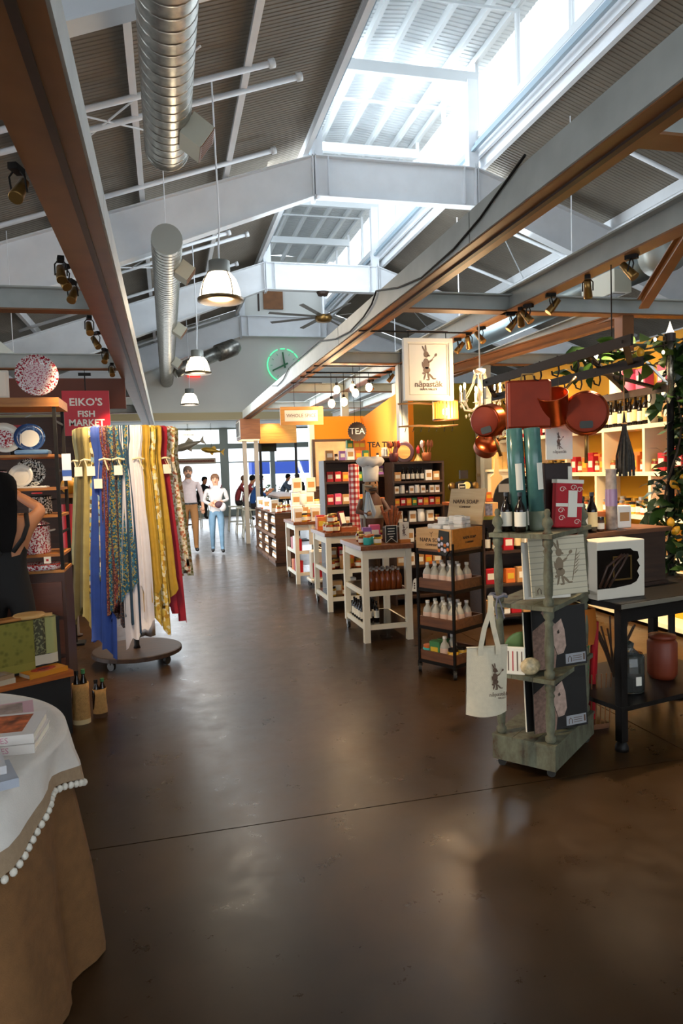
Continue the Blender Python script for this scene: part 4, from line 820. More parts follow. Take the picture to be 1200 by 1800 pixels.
# ================================================================ dark spice crates beside the aisle
spice_w = wood('spice_crate_wood', '#3A2416', '#5C3A22', .6)
def spice_crate(lab, x, y, w, d, z, h, n):
    t = thing('spice_crate', lab, 'crate', (x, y, z))
    MB().box(.02, w, 0, d, 0, .02).build('bottom', spice_w, t); MB().box(.02, w, 0, d, h-.02, h).build('top', spice_w, t); MB().box(w-.02, w, 0, d, .02, h-.02).build('back', spice_w, t)
    for y0 in (0, d-.02): MB().box(.02, w, y0, y0+.02, .02, h-.02).build('side', spice_w, t)
    MB().box(0, .02, 0, d, 0, .05).build('front_lip', spice_w, t); MB().box(.04, w-.02, .02, d-.02, h*.48, h*.48+.012).build('shelf', spice_w, t)
    for zz, nm in ((.02, 'lower'), (h*.48+.012, 'upper')):
        rowfill('pd', (x+.10, y+.03, z+zz), (x+.10, y+d-.03, z+zz), 'on the %s shelf of %s' % (nm, lab.split(' with')[0].split(' of ')[0].replace(' dark', '')), -PI/2, 1.3)
for c, y in enumerate((11.55, 12.45, 13.35)):
    for r, z in enumerate((0.05, .47)):
        spice_crate(('nearest', 'middle', 'farthest')[c]+(' lower', ' upper')[r]+' dark spice crate with jars facing the aisle', 1.70, y, .42, .86, z, .42, 6)
    t = thing('low_plinth', '%s dark plinth under the spice crates' % ('nearest', 'middle', 'farthest')[c], 'plinth', (1.91, y+.43, 0)); MB().box(-.2, .2, -.42, .42, 0, .04).build('board', dwood, t); MB().box(-.19, .19, -.41, .41, .04, .05).build('pad', black, t)
    fill('jrjWp', [(1.80+.11*(i % 3), y+.1+.16*i, .89) for i in range(5)], 'on top of the %s spice crate' % ('nearest', 'middle', 'farthest')[c], 0, 1.4)
# ================================================================ black rolling cart with soap
bw = wood('bar_cart_wood', '#5A3620', '#7A4C2C', .5)
ang = math.atan2(-.29, .16)  # local x runs from the left corner to the front corner
bc = thing('rolling_cart', 'black metal rolling cart with wooden trays of soap bottles', 'cart', (1.82, 4.98, 0), ang)
LW, LD = .335, .36
for x in (0, LW):
    for y in (0, LD):
        p = MB().box(x-.009, x+.009, y-.009, y+.009, .085, 1.0).build('post', black, bc)
        MB().lathe([(.035, -.012), (.035, .012)], 14).build('caster_wheel', caster_m, p, loc=(x, y, .036), rot=(0, PI/2, .7)); MB().box(x-.012, x+.012, y-.012, y+.012, .045, .09).build('caster_fork', black, p)
for z in (.10, .36, .65, .93):
    tr = MB().box(.01, LW-.01, .01, LD-.01, z, z+.012).build('tray', bw, bc)
    for x0, x1, y0, y1 in ((0, LW, .0, .012), (0, LW, LD-.012, LD), (0, .012, .012, LD-.012), (LW-.012, LW, .012, LD-.012)): MB().box(x0, x1, y0, y1, z, z+.075).build('tray_side', bw, tr)
    for x0, x1, y0, y1 in ((-.009, LW+.009, -.009, .0), (-.009, LW+.009, LD, LD+.009), (-.009, 0, 0, LD), (LW, LW+.009, 0, LD)): MB().box(x0, x1, y0, y1, z-.02, z+.004).build('rail', black, tr)
Mc = Matrix.Translation((1.82, 4.98, 0)) @ Matrix.Rotation(ang, 4, 'Z')
def cl(x, y, z): v = Mc @ Vector((x, y, z)); return (v.x, v.y, v.z)
for z, nm in ((.662, 'upper'), (.372, 'middle')): fill('s', [cl(.05+.078*i, .05+.085*j, z) for j in range(3) for i in range(4)], 'on the %s tray of the black rolling cart' % nm, ang, 1.12, .006)
fill('tGsy', [cl(.05+.078*i, .05+.09*j, .112) for j in range(2) for i in range(4)], 'on the lowest tray of the black rolling cart', ang, 1.15, .004)
t = thing('price_tag', 'small cream price tag hanging on the left post of the black cart', 'tag', cl(-.02, -.02, .62), -.1); b_ = MB(); b_.M = at(0, 0, 0, 0, 0, .15); b_.prism([(-.02, 0), (.02, 0), (.02, .085), (.01, .1), (-.01, .1), (-.02, .085)], (0, .002, 0)); b_.build('card', paper, t); MB().tube([(.015, 0, .1), (.02, .01, .12)], .001, 4).build('string', kraft, t)
for i in range(3): MB().box(-.006, .006, -.001, 0, .02+.018*i, .032+.018*i).build('mark', ink, t)
# soap crate with open lid
sc = thing('soap_crate', 'open wooden crate of white wrapped soaps on the black rolling cart', 'crate', cl(0, 0, .945), ang); pine = wood('pine_crate', '#C9955A', '#DDB078', .55); pine2 = wood('pine_crate_end', '#C57A28', '#D98E38', .55)
MB().box(0, LW, -.01, .005, .01, .16).build('front_panel', pine, sc); MB().box(LW-.012, LW+.005, .005, LD, .01, .16).build('end_panel', pine2, sc); MB().box(-.005, .012, .005, LD, .01, .16).build('end_panel', pine, sc); MB().box(0, LW, LD-.01, LD+.005, .01, .16).build('back_panel', pine, sc); MB().box(0, LW, 0, LD, .0, .012).build('bottom', pine, sc)
lid = MB(); lid.M = at(0, LD, .17, 0, -.25); lid.box(0.0, LW, 0, .012, 0, .28); lid = lid.build('lid', wood('pine_lid', '#D2B184', '#E2C89C', .55), sc)
lt = text('lid_lettering', 'NAPA SOAP', .045, ink, sc, (LW/2, LD+.028, .34), (PI/2-.25, 0, 0)); lt2 = text('lid_lettering', 'COMPANY', .022, ink, sc, (LW/2, LD+.018, .30), (PI/2-.25, 0, 0))
text('front_lettering', 'NAPA SOAP', .042, ink, sc, (LW*.45, -.0115, .075)); text('front_lettering', 'COMPANY', .024, ink, sc, (LW*.45, -.0115, .04))
MB().tube([(LW*.45, -.011, .10), (LW*.45, -.011, .13)], .002, 4).build('tree_mark', ink, sc); MB().tube([(LW*.40, -.011, .135), (LW*.45, -.011, .125), (LW*.5, -.011, .14)], .002, 4).build('tree_mark', ink, sc)
text('end_lettering', 'NAPA SOAP', .03, ink, sc, (LW+.0065, LD*.55, .09), (PI/2, 0, PI/2)); text('end_lettering', 'COMPANY', .02, ink, sc, (LW+.0065, LD*.55, .055), (PI/2, 0, PI/2))
soapbar = Kind(lambda: (lambda t: (MB().rbox(-.04, .04, -.025, .025, 0, .028, .006).build('wrapped_bar', mat('soap_wrap', '#F0EEE8', .55), t), MB().box(-.04, .04, -.01, .01, .0275, .0288).build('paper_band', mat('soap_band', '#DCD6D2', .6, var=.3, vs=60), t), t)[2])(thing('wrapped_soap', 'x', 'soap')))
k = 0
for z in (.012, .05, .088, .126, .155, .185, .212):
    for i in range(3):
        for j in range(5):
            if z > .14 and (i+j+int(z*100)) % 3 == 0: continue
            if z > .17 and (i == 0 or j == 0): continue
            if z < .1 and 0 < i < 2 and 0 < j < 4: continue
            p = cl(.065+.1*i, .05+.065*j, .945+z); soapbar.put(p, ang+random.uniform(-.25, .25), 'white wrapped soap bar heaped in the open crate', 'wrapped soaps in the crate')
t = thing('flower_card', 'small dark card printed with white flowers hung on the crate corner', 'card', cl(LW*.80, -.014, .93), ang); MB().prism([(-.05, 0), (.02, -.02), (.05, .03), (.05, .16), (-.04, .17), (-.055, .06)], (0, -.004, 0)).build('card', mat('flower_card_dark', '#2A2A26', .6), t)
for i in range(10): MB().ell((-.04+.027*(i % 4), -.006, .02+.04*(i//4)+.01*(i % 2)), .014, .003, .014, 8, 4).build('flower', mat('petal_lilac', '#D5CFE0', .7) if i % 3 else orangep, t, True)
# ================================================================ weathered green display rack
green_p, nt, b = newmat('weathered_green_paint')
n1 = N(nt, 'ShaderNodeTexNoise', Scale=16, Detail=6, Roughness=.7); nt.links.new(coords(nt, (1, 1, .5)), n1.inputs['Vector'])
nt.links.new(ramp(nt, n1.outputs['Fac'], [(.32, '#4A2E1A'), (.40, '#55513E'), (.6, '#6A6B56'), (.8, '#7E8068')]), b.inputs['Base Color']); b.inputs['Roughness'].default_value = .7
RA = math.atan2(.38, .47); RC = (1.91, 3.31)
Mr = Matrix.Translation((RC[0], RC[1], 0)) @ Matrix.Rotation(RA, 4, 'Z')
def rl(x, y, z): v = Mr @ Vector((x, y, z)); return (v.x, v.y, v.z)
rk = thing('display_rack', 'weathered grey-green wooden display rack with turned posts and casters', 'rack', (RC[0], RC[1], 0), RA)
HX, HY = .30, .165
MB().box(-HX, HX, -HY, -HY+.02, .045, .16).build('base_board', green_p, rk); MB().box(-HX, HX, HY-.02, HY, .045, .16).build('base_board', green_p, rk)
for s in (-1, 1): MB().box(min(s*HX, s*(HX-.02)), max(s*HX, s*(HX-.02)), -HY+.02, HY-.02, .045, .16).build('base_board', green_p, rk)
for j in range(3): MB().box(-HX-.004, HX+.004, -HY-.004+j*.1125, -HY-.004+(j+1)*.1125-.002, .16, .175).build('deck_plank', green_p, rk)
for z in (.50, .86, 1.215):
    for j in range(3): MB().box(-HX, HX, -HY+j*.11, -HY+(j+1)*.11-.002, z-.022, z).build('shelf_plank', green_p, rk)
def post(z0, z1): h = z1-z0; return [(.020, z0), (.026, z0+.01), (.026, z0+.03), (.016, z0+.04), (.021, z0+.055), (.024, z0+h*.45), (.018, z1-.08), (.024, z1-.065), (.016, z1-.05), (.026, z1-.035), (.026, z1)]
for sx in (-1, 1):
    for sy in (-1, 1):
        pr = post(.175, .478)+post(.50, .838)+post(.86, 1.193)
        p = MB().lathe(pr, 14, (sx*.265, sy*.13, 0)).build('turned_post', green_p, rk, True)
        MB().lathe([(.026, 1.215), (.02, 1.225), (.014, 1.24), (.028, 1.262), (.024, 1.285), (.011, 1.30), (.016, 1.318), (.010, 1.335), (0, 1.338)], 14, (sx*.265, sy*.13, 0)).build('finial', green_p, p, True)
        MB().lathe([(.022, -.01), (.022, .01)], 12).build('caster', caster_m, rk, loc=(sx*.26, sy*.13, .024), rot=(0, PI/2, .3))
# large pads standing across the rack corner
def pad(name, label, cx, cy, z, w, h, rz, m, build, tilt=-.10):
    t = thing(name, label, 'poster', (cx, cy, z), rz); b = MB(); b.M = at(0, 0, 0, 0, tilt); b.box(-w/2, w/2, 0, .008, 0, h); b.build('board', m, t); build(t, b.M); return t
padm, nt, b = newmat('ruled_cream_pad')
w_ = N(nt, 'ShaderNodeTexWave', Scale=11, bands_direction='Z'); nt.links.new(coords(nt), w_.inputs['Vector'])
nt.links.new(ramp(nt, w_.outputs['Fac'], [(.0, '#A89F88'), (.12, '#CFC4A8')]), b.inputs['Base Color']); b.inputs['Roughness'].default_value = .8
def pr1(t, M):
    r_ = rabbit('printed_rabbit', t, (0.01, 0, 0), .21, mat('sepia_ink', '#86745C', .8), w=1.1); r_.matrix_basis = M @ Matrix.Translation((.02, -.001, .05))
    for s in (-1, 1):
        l = MB(); l.M = M
        for k in range(6):
            z = .10+.018*k; x = .02+s*(.07+.004*k)
            l.prism([(x-.003, z), (x+s*.03, z+.024), (x+s*.012, z+.006)], (0, -.002, 0), (0, -.001, 0))
        l.tube([(.02+s*.06, -.001, .07), (.02+s*.10, -.001, .23)], .002, 4); l.build('printed_wheat', mat('sepia_ink', '#86745C', .8), t)
    lb = MB(); lb.M = M; lb.box(-.155, -.05, -.0015, 0, .008, .055); lb.build('label_strip', mat('strip_tan', '#B5A98C', .8), t)
    a = MB(); a.M = M; a.tube([(-.14, -.002, .015), (-.14, -.002, .035), (-.13, -.002, .045), (-.12, -.002, .035), (-.12, -.002, .015)], .002, 4); a.build('arch_mark', ink, t)
pad('ruled_pad', 'large ruled cream pad with rabbit print behind the rack corner post', 1.925, 3.16, .885, .345, .30, .12, padm, pr1)
goatm = mat('goat_hair', '#8E7060', .8, var=.35, vs=50); goatl = mat('goat_muzzle', '#B09484', .8, var=.25, vs=40); nightm = mat('calendar_black', '#14110E', .6)
def pr2(t, M):
    g = MB(); g.M = M
    def blob(pts, m_, nm): x = MB(); x.M = M; x.prism([(-.165+(px+.165)*1.22, pz*1.18) for px, pz in pts], (0, -.0012, 0)); x.build(nm, m_, t)
    blob([(-.165, .0), (-.06, .0), (-.05, .06), (-.07, .12), (-.06, .2), (-.10, .21), (-.165, .17)], goatm, 'printed_neck')
    blob([(-.085, .21), (-.05, .19), (-.02, .21), (-.005, .16), (.0, .09), (-.015, .06), (-.045, .055), (-.06, .10), (-.08, .15)], goatl, 'printed_head')
    blob([(-.045, .155), (-.035, .165), (-.03, .15), (-.04, .145)], nightm, 'printed_eye'); blob([(-.09, .2), (-.12, .245), (-.10, .26), (-.075, .22)], goatm, 'printed_ear')
    s = MB(); s.M = M; s.box(.03, .155, -.0015, 0, .012, .062); s.build('label_strip', mat('strip_grey', '#9A9A9C', .7), t)
    a = MB(); a.M = M; a.tube([(.045, -.002, .02), (.045, -.002, .04), (.055, -.002, .05), (.065, -.002, .04), (.065, -.002, .02)], .002, 4); a.build('arch_mark', ink, t)
    for k in range(3): q = MB(); q.M = M; q.box(.075, .13, -.002, -.001, .024+.011*k, .027+.011*k); q.build('label_line', ink, t)
    q = MB(); q.M = M; q.box(.140, .150, -.002, -.001, .022, .055); q.build('bar_mark', ink, t)
for z, lab in ((.515, 'upper dark poster with goat head photo standing in the rack'), (.19, 'lower dark poster with goat head photo standing in the rack')):
    pad('goat_poster', lab, 1.915, 3.15, z, .33, .31, .12, nightm, pr2, -.05)
for i, (dz, lab) in enumerate(((.862, 'spare board leaning behind the ruled cream pad'), (.50, 'spare board leaning behind the upper goat poster'), (.175, 'spare board leaning behind the lower goat poster'))):
    t = thing('spare_board', lab, 'poster', (1.897, 3.20, dz+.002), .12); b_ = MB(); b_.M = at(0, 0, 0, 0, -.13, .05); b_.box(-.165, .12, 0, .006, 0, .29); b_.build('card', white_paint if i == 0 else nightm, t); b2 = MB(); b2.M = b_.M; b2.box(-.168, -.165, -.001, .007, 0, .29); b2.build('page_edge', paper, t)
# goods on rack shelves (left end)
t = thing('watermelon_plate', 'round watermelon-red plate with green rim on the rack', 'plate', rl(-.06, .03, .955)); t.rotation_euler = (PI/2, 0, RA-.9); MB().lathe([(.09, 0), (.092, .006), (.078, .004)], 24).build('rim', mat('rind_green', '#8AA860', .4), t, True); MB().lathe([(.078, .004), (.0, .002)], 24, cap=False).build('well', mat('melon_red', '#A81A34', .4), t, True); t.location = rl(-.16, .06, .60)
t = thing('printed_napkins', 'cream napkin pack printed with forks and spoons on the rack', 'napkin', rl(-.285, .04, .50), RA-PI/2+.3); MB().rbox(-.05, .05, -.01, .01, 0, .14, .004).build('pack', paper, t)
for i in range(4): MB().box(-.035+.022*i, -.030+.022*i, -.0115, -.01, .02, .12).build('cutlery_print', redm if i == 1 else ink, t)
t = thing('herb_bunch', 'dark green bunched herbs on the middle rack shelf', 'herbs', rl(-.17, .02, .50)); mb = MB()
for i in range(90): a = random.uniform(0, 6.28); r = random.uniform(0, .07); z = random.uniform(0.01, .08); mb.prism([(-.012, 0), (.0, .01), (.012, 0), (0, -.01)], (0, 0, .001), (r*math.cos(a), r*math.sin(a), z), (math.cos(a*3), math.sin(a*3), .3), (0, .4, .9))
mb.build('foliage', mat('herb_green', '#233A16', .7), t, kind='stuff')
t = thing('pasta_bag', 'clear bag of pale pasta on the second rack shelf', 'bag', rl(-.26, -.03, .50)); MB().ell((0, 0, .045), .055, .035, .045, 12, 6).build('bag', mat('pasta_pale', '#C9B48A', .3, var=.3, vs=60), t, True)
# tote bag
canvas = mat('natural_canvas', '#D3C7AC', .85, var=.05, vs=40, bump=.2, bs=300)
tb = thing('tote_bag', 'natural canvas tote bag with rabbit print hanging on the rack post', 'bag', (1.47, 3.10, .345), -.06)
rows_f = [[((-.105+.012*q)+(.21+.0*q)*u, -.028*math.sin(PI*u)*(1.2-q*.8)-.004*math.sin(u*9+q*4), .33*q-.012*math.sin(PI*u)*(1-q)) for u in [i/10 for i in range(11)]] for q in [k/8 for k in range(9)]]
rows_b = [[(p[0], -p[1]*.7+.004, p[2]) for p in r] for r in rows_f]
MB().grid(rows_f).grid([r[::-1] for r in rows_b]).build('bag_body', canvas, tb, True)
MB().tube([p for p in rows_f[-1]], .004, 6).build('hem', canvas, tb, True)
def strap(pts, w=.013):
    rows = [[(p[0]-w, p[1], p[2]) for p in pts], [(p[0]+w, p[1], p[2]) for p in pts]]; return MB().grid(rows).grid([[(x, y+.003, z) for x, y, z in r[::-1]] for r in rows])
strap([(-.03, -.018, .29), (-.03, -.02, .33), (-.005, -.01, .42), (.03, .0, .5), (.045, .02, .555), (.05, .045, .57)]).build('handle', canvas, tb, True)
strap([(.06, -.018, .29), (.06, -.02, .33), (.05, .01, .42), (.045, .02, .5), (.045, .03, .555), (.05, .045, .57)]).build('handle', canvas, tb, True)
rb = rabbit('printed_rabbit', tb, (.045, -.030, .12), .12, ink); text('printed_lettering', 'n\u0101past\u0101k', .026, ink, tb, (.055, -.027, .095), depth=.0005); text('printed_lettering', 'NAPA VALLEY', .012, ink, tb, (.055, -.025, .075), depth=.0005)
t = thing('ribbon_tie', 'grey ribbon knotted round the rack post above the tote', 'ribbon', (1.60, 3.21, .90)); MB().tube([(.042*math.cos(a*.7), .042*math.sin(a*.7), .006*math.sin(a*3)) for a in range(9)], .008, 6, closed=True).build('band', mat('ribbon_grey', '#6E6E78', .7), t)
for s in (-1, 1): MB().tube([(-.02, -.035, 0), (-.02+s*.015, -.045, -.05), (-.01+s*.02, -.045, -.11)], .004, 5).build('tail', mat('ribbon_grey', '#6E6E78', .7), t)
# goods on the rack top
tealw = mat('teal_wrapping', '#48706A', .22, var=.08, vs=30); tgr = mat('sage_wrapping', '#6E7560', .4)
for i, (x, y, tl, lab) in enumerate(((1.755, 3.26, -.045, 'left of two tall rolls in teal cellophane wrapping on the rack'), (1.835, 3.22, -.05, 'right of two tall rolls in teal cellophane wrapping on the rack'))):
    t = thing('wrapped_roll', lab, 'roll', (x, y, 1.218)); t.rotation_euler = (0, tl, 0)
    MB().lathe([(.042, .09), (.042, .52), (.036, .525), (.036, .50), (.0, .50)], 20).build('wrapping', tealw, t, True); MB().lathe([(.040, 0), (.0425, .01), (.0425, .1)], 20).build('band', tgr, t, True)
    rows = [[(.0435*math.cos(a), .0435*math.sin(a), z) for a in [math.radians(-125+ (i*25)+q*8) for q in range(7)]] for z in (.21, .345)]; MB().grid(rows).build('paper_label', paper, t, True)
t = thing('red_packet', 'red packet with white floral scrollwork and white label leaning on the rack', 'packet', (2.03, 3.27, 1.219), .12); t.rotation_euler = (0, .06, .12)
MB().rbox(-.085, .085, -.02, .02, 0, .25, .006).build('packet', redm, t); MB().box(-.086, .086, -.022, -.018, .11, .128).build('white_band', paper, t); MB().box(-.086, .086, -.0215, .0215, .232, .252).build('header', paper, t)
MB().box(-.012, .045, -.024, -.021, .055, .195).build('paper_label', paper, t)
for k, (cx, cz) in enumerate(((.02, .21), (.06, .2), (-.05, .05), (-.055, .09), (.05, .03), (-.05, .2))): MB().tube([(cx+.022*math.cos(a*.9)*(1-.08*a), -.0215, cz+.016*math.sin(a*.9)*(1-.08*a)) for a in range(9)], .002, 4).build('scroll_print', paper, t)
t = thing('dark_packet', 'dark brown packet standing behind the red one on the rack', 'packet', (2.02, 3.345, 1.219), .1); MB().rbox(-.09, .085, -.02, .02, 0, .34, .006).build('packet', mat('packet_brown', '#2A1814', .45), t); MB().box(.06, .086, -.022, -.018, .16, .32).build('side_label', paper, t)
fill('w', [rl(-.22, .03, 1.217), rl(-.16, .09, 1.217), rl(-.12, .03, 1.217), rl(-.21, .11, 1.217)], 'left of the teal rolls on the rack', 0, 1.0)
# ================================================================ black steel table with window box
blk_t = mat('blackened_steel', '#130F0C', .5, spec=.3)
tbz = .2; Mt = Matrix.Translation((2.27, 3.15, 0)) @ Matrix.Rotation(tbz, 4, 'Z')
def tl(x, y, z): v = Mt @ Vector((x, y, z)); return (v.x, v.y, v.z)
bt = thing('steel_table', 'black steel table with polished edge at the right of the rack', 'table', (2.27, 3.15, 0), tbz); TW, TD = 1.1, .75
MB().rbox(0, TW, 0, TD, .775, .81, .006).build('table_top', blk_t, bt); MB().box(0, TW, -.004, .0, .785, .808).build('edge_strip', mat('worn_steel_edge', '#A39C8C', .3, .6), bt); MB().box(.03, TW-.03, .03, TD-.03, .22, .245).build('lower_shelf', blk_t, bt)
for x in (.035, TW-.08):
    for y in (.035, TD-.08):
        l = MB().box(x, x+.045, y, y+.045, .05, .775).build('leg', blk_t, bt); MB().lathe([(.036, 0), (.036, .02), (.024, .05)], 12, (x+.022, y+.022, 0)).build('foot', blk_t, l, True)
for y in (.04, TD-.07): MB().box(.08, TW-.08, y, y+.03, .70, .775).build('apron', blk_t, bt)
wb = thing('window_box', 'white gift box with ornate dark cut-out window on the steel table', 'box', tl(.14, .17, .812), tbz-.1)
MB().rbox(-.16, .16, -.05, .13, 0, .315, .004).build('carton', mat('box_white', '#D9CFBC', .6), wb)
wp = [(-.161, .06), (-.161, .27), (.06, .27), (.08, .255), (.11, .25), (.12, .215), (.105, .20), (.125, .17), (.105, .14), (.12, .115), (.10, .085), (.06, .07), (-.05, .06)]
MB().prism(wp, (0, -.003, 0), (0, -.049, 0)).build('window', mat('box_window', '#120C08', .08), wb)
for x0, x1, z0, z1 in ((-.06, .065, .10, .108), (-.06, .065, .225, .233), (-.06, -.053, .10, .233), (.058, .065, .10, .233)): MB().box(x0, x1, -.056, -.051, z0, z1).build('inner_frame', brass, wb)
for i in range(3): MB().tube([(-.15+.03*i, -.054, .07), (-.10+.05*i, -.054, .18), (.0+.02*i, -.054, .24)], .008, 6).build('window_contents', mat('pasta_brown', '#3E2416', .4), wb, True)
t = thing('clear_jar', 'large clear glass jar on the lower shelf of the steel table', 'jar', tl(.30, .22, .245)); jg = mat('jar_glass', '#8E9690', .05, trans=.9); MB().lathe([(.075, 0), (.08, .01), (.08, .2), (.07, .22)], 20).build('glass', jg, t, True); MB().lathe([(.05, .22), (.02, .25), (.025, .275), (.0, .29)], 14).build('lid', jg, t, True); MB().box(-.02, .015, -.084, -.081, .05, .10).build('price_label', paper, t)
MB().lathe([(.07, .012), (.07, .09)], 16).build('contents', mat('jar_contents', '#3A1A14', .6), t)
t = thing('twig_wreath', 'dark twiggy arrangement behind the clear jar', 'ornament', tl(.42, .45, .245))
for i in range(14): a = i*.45; MB().tube([(0, 0, 0), (.05*math.cos(a), .04*math.sin(a), .15), (.14*math.cos(a), .08*math.sin(a), .30+.02*(i % 4))], .006, 5).build('twig', mat('twig_brown', '#3C2A1A', .8), t)
t = thing('brick_red_crock', 'brick red crock at the far right under the steel table', 'crock', tl(.66, .30, .245)); MB().lathe([(.07, 0), (.085, .03), (.085, .22), (.07, .24)], 18).build('body', mat('brick_glaze', '#7A3218', .5), t, True); MB().lathe([(.075, .24), (.08, .26), (.0, .27)], 18).build('rim', mat('brick_glaze', '#7A3218', .5), t, True)
t = thing('orange_cone_bag', 'orange leather pouch hanging under the table corner', 'pouch', (2.22, 3.36, .55), .2); MB().prism([(-.03, 0), (.03, 0), (.055, .09), (.045, .2), (-.045, .2), (-.055, .09)], (0, .03, 0)).build('pouch', mat('orange_leather', '#B5661C', .5), t); MB().tube([(-.045, .015, .2), (-.02, .02, .225), (.045, .015, .2)], .006, 6).build('strap', mat('orange_leather', '#B5661C', .5), t)
t = thing('wire_basket', 'brown wire basket of rolled goods behind the rack under the table', 'basket', (2.33, 3.62, 0)); MB().box(-.12, .12, -.1, .1, .0, .03).build('base', bw, t)
for i in range(9): MB().tube([(-.12+.03*i, -.1, .03), (-.13+.0325*i, -.11, .33)], .004, 5).build('wire', bronze_steel, t)
for i in range(4): MB().tube([(-.08+.05*i, 0, .03), (-.10+.06*i, -.03, .62)], .022, 8).build('rolled_paper', (paper, kraft, greenp, redm)[i], t)
# riser and goods behind the window box
t = thing('table_riser', 'dark wooden riser behind the window box on the steel table', 'riser', tl(.24, .44, .81), tbz); MB().box(-.28, .5, -.12, .2, 0, .02).build('board', dwood, t); MB().box(-.28, .5, -.1, .18, .02, .32).build('body', dwood, t); MB().box(-.30, .52, -.13, .21, .32, .345).build('top', bw, t)
fill('wwod', [tl(.02+.07*i, .36, 1.156) for i in range(4)], 'on the riser behind the window box'); fill('KjOyW', [tl(.14+.09*i, .45, 1.156) for i in range(5)], 'in the back row of the table riser', 0, .9)
t = thing('book_dark', 'dark upright book with white edge right of the red packet', 'book', tl(.0, .28, 1.0), tbz); MB().box(-.035, .035, -.02, .02, .156, .36).build('cover', mat('packet_brown', '#2A1814', .45), t); MB().box(-.040, -.035, -.018, .018, .158, .358).build('pages', paper, t); t.location = tl(.05, .42, 1.0)
t = thing('film_roll', 'upright purple and clear film-wrapped roll on the table riser', 'roll', tl(.36, .40, 1.156)); MB().lathe([(.03, 0), (.035, .01), (.03, .35), (.034, .36)], 14).build('wrapping', mat('film_wrap', '#A8978A', .15, var=.4, vs=20), t, True); MB().lathe([(.0355, .14), (.034, .24)], 14, cap=False).build('purple_band', mat('film_lilac', '#9A7A9A', .3), t, True)
# ================================================================ pot rack with copper pans
iron = mat('dark_iron', '#20140C', .6, spec=.25); copper = mat('copper', '#B4562C', .28, .95, var=.12, vs=10); copper_d = mat('copper_matte', '#74260E', .5, .35, spec=.3, var=.15, vs=8)
pr = thing('pot_rack', 'dark iron pot rack of long flat bars with hooks at the upper right', 'pot rack', (2.6, 3.9, 2.05))
def lb(a, b, w, h, nm, m=iron):
    a = Vector(a)-Vector((2.6, 3.9, 2.05)); b_ = Vector(b)-Vector((2.6, 3.9, 2.05)); v = b_-a; L = v.length
    x = MB(); x.M = Matrix.Translation(a) @ Matrix.Rotation(math.atan2(v.y, v.x), 4, 'Z') @ Matrix.Rotation(-math.asin(v.z/L), 4, 'Y'); x.box(0, L, -w/2, w/2, -h/2, h/2); return x.build(nm, m, pr)
lb((2.05, 2.75, 2.10), (2.05, 4.25, 2.10), .012, .05, 'long_bar'); lb((2.45, 3.2, 2.08), (2.45, 4.95, 2.08), .012, .05, 'long_bar'); lb((3.19, 3.9, 2.03), (3.19, 5.0, 2.03), .012, .05, 'long_bar')
lb((2.13, 3.24, 2.13), (3.19, 4.35, 2.05), .03, .014, 'cross_strut'); lb((2.05, 4.2, 2.10), (2.45, 4.9, 2.08), .03, .014, 'cross_strut'); lb((2.05, 2.8, 2.10), (2.45, 3.3, 2.08), .03, .014, 'cross_strut'); lb((2.45, 3.6, 2.08), (3.19, 4.0, 2.03), .03, .014, 'cross_strut'); MB().tube([(-.63, .2, .05), (-.63, .2, -.32)], .003, 5).build('long_hook', iron, pr)
lb((3.19, 3.9, 2.03), (3.05, 3.95, 2.2), .014, .014, 'brace', silver)
for X, y0, y1, n, Z in ((2.05, 3.0, 4.1, 7, 2.07), (2.45, 3.4, 4.7, 8, 2.05), (3.19, 4.1, 4.8, 4, 2.0)):
    for i in range(n): y = y0+(y1-y0)*i/(n-1); MB().tube([(X-2.6, y-3.9, Z+.06-2.05), (X-2.59, y-3.9, Z-.02-2.05), (X-2.6, y-3.9, Z-.05-2.05), (X-2.63, y-3.9, Z-.04-2.05), (X-2.635, y-3.9, Z-.02-2.05)], .005, 5).build('hook', iron, pr)
MB().tube([(.16, 0, .03), (.16, 0, .742)], .004, 5).build('hanging_chain', iron, pr)
pole = thing('garland_pole', 'slim pole with silver upper half and pointed white finial by the garland', 'pole', (3.19, 3.9, 0)); MB().lathe([(.10, 0), (.10, .015), (.03, .03), (.022, .05), (.022, 1.98)], 16).build('lower_tube', black, pole, True); MB().lathe([(.020, 1.98), (.020, 2.32)], 16).build('upper_tube', mat('brushed_silver', '#A59A88', .25, .8), pole, True); MB().lathe([(.034, 2.32), (.034, 2.37), (.026, 2.375)], 14).build('collar', dark_steel, pole); MB().lathe([(.026, 2.375), (.012, 2.41), (.004, 2.44), (0, 2.45)], 12).build('finial', emis('finial_emissive', '#FFF0DC', 1.5), pole, True)  # finial material is emissive; the pole holds no lamp
t = thing('copper_tray', 'flat rectangular matte copper roasting pan hanging from the pot rack', 'pan', (2.0, 3.58, 1.76), -.35); MB().rbox(-.12, .12, -.02, .05, 0, .27, .012).build('pan_bottom', copper_d, t); MB().box(-.125, .125, .045, .055, -.004, .274).build('rim', copper, t); MB().tube([(-.04, .05, .27), (-.03, .05, .31), (.03, .05, .31), (.04, .05, .27)], .006, 6).build('handle', brass, t)
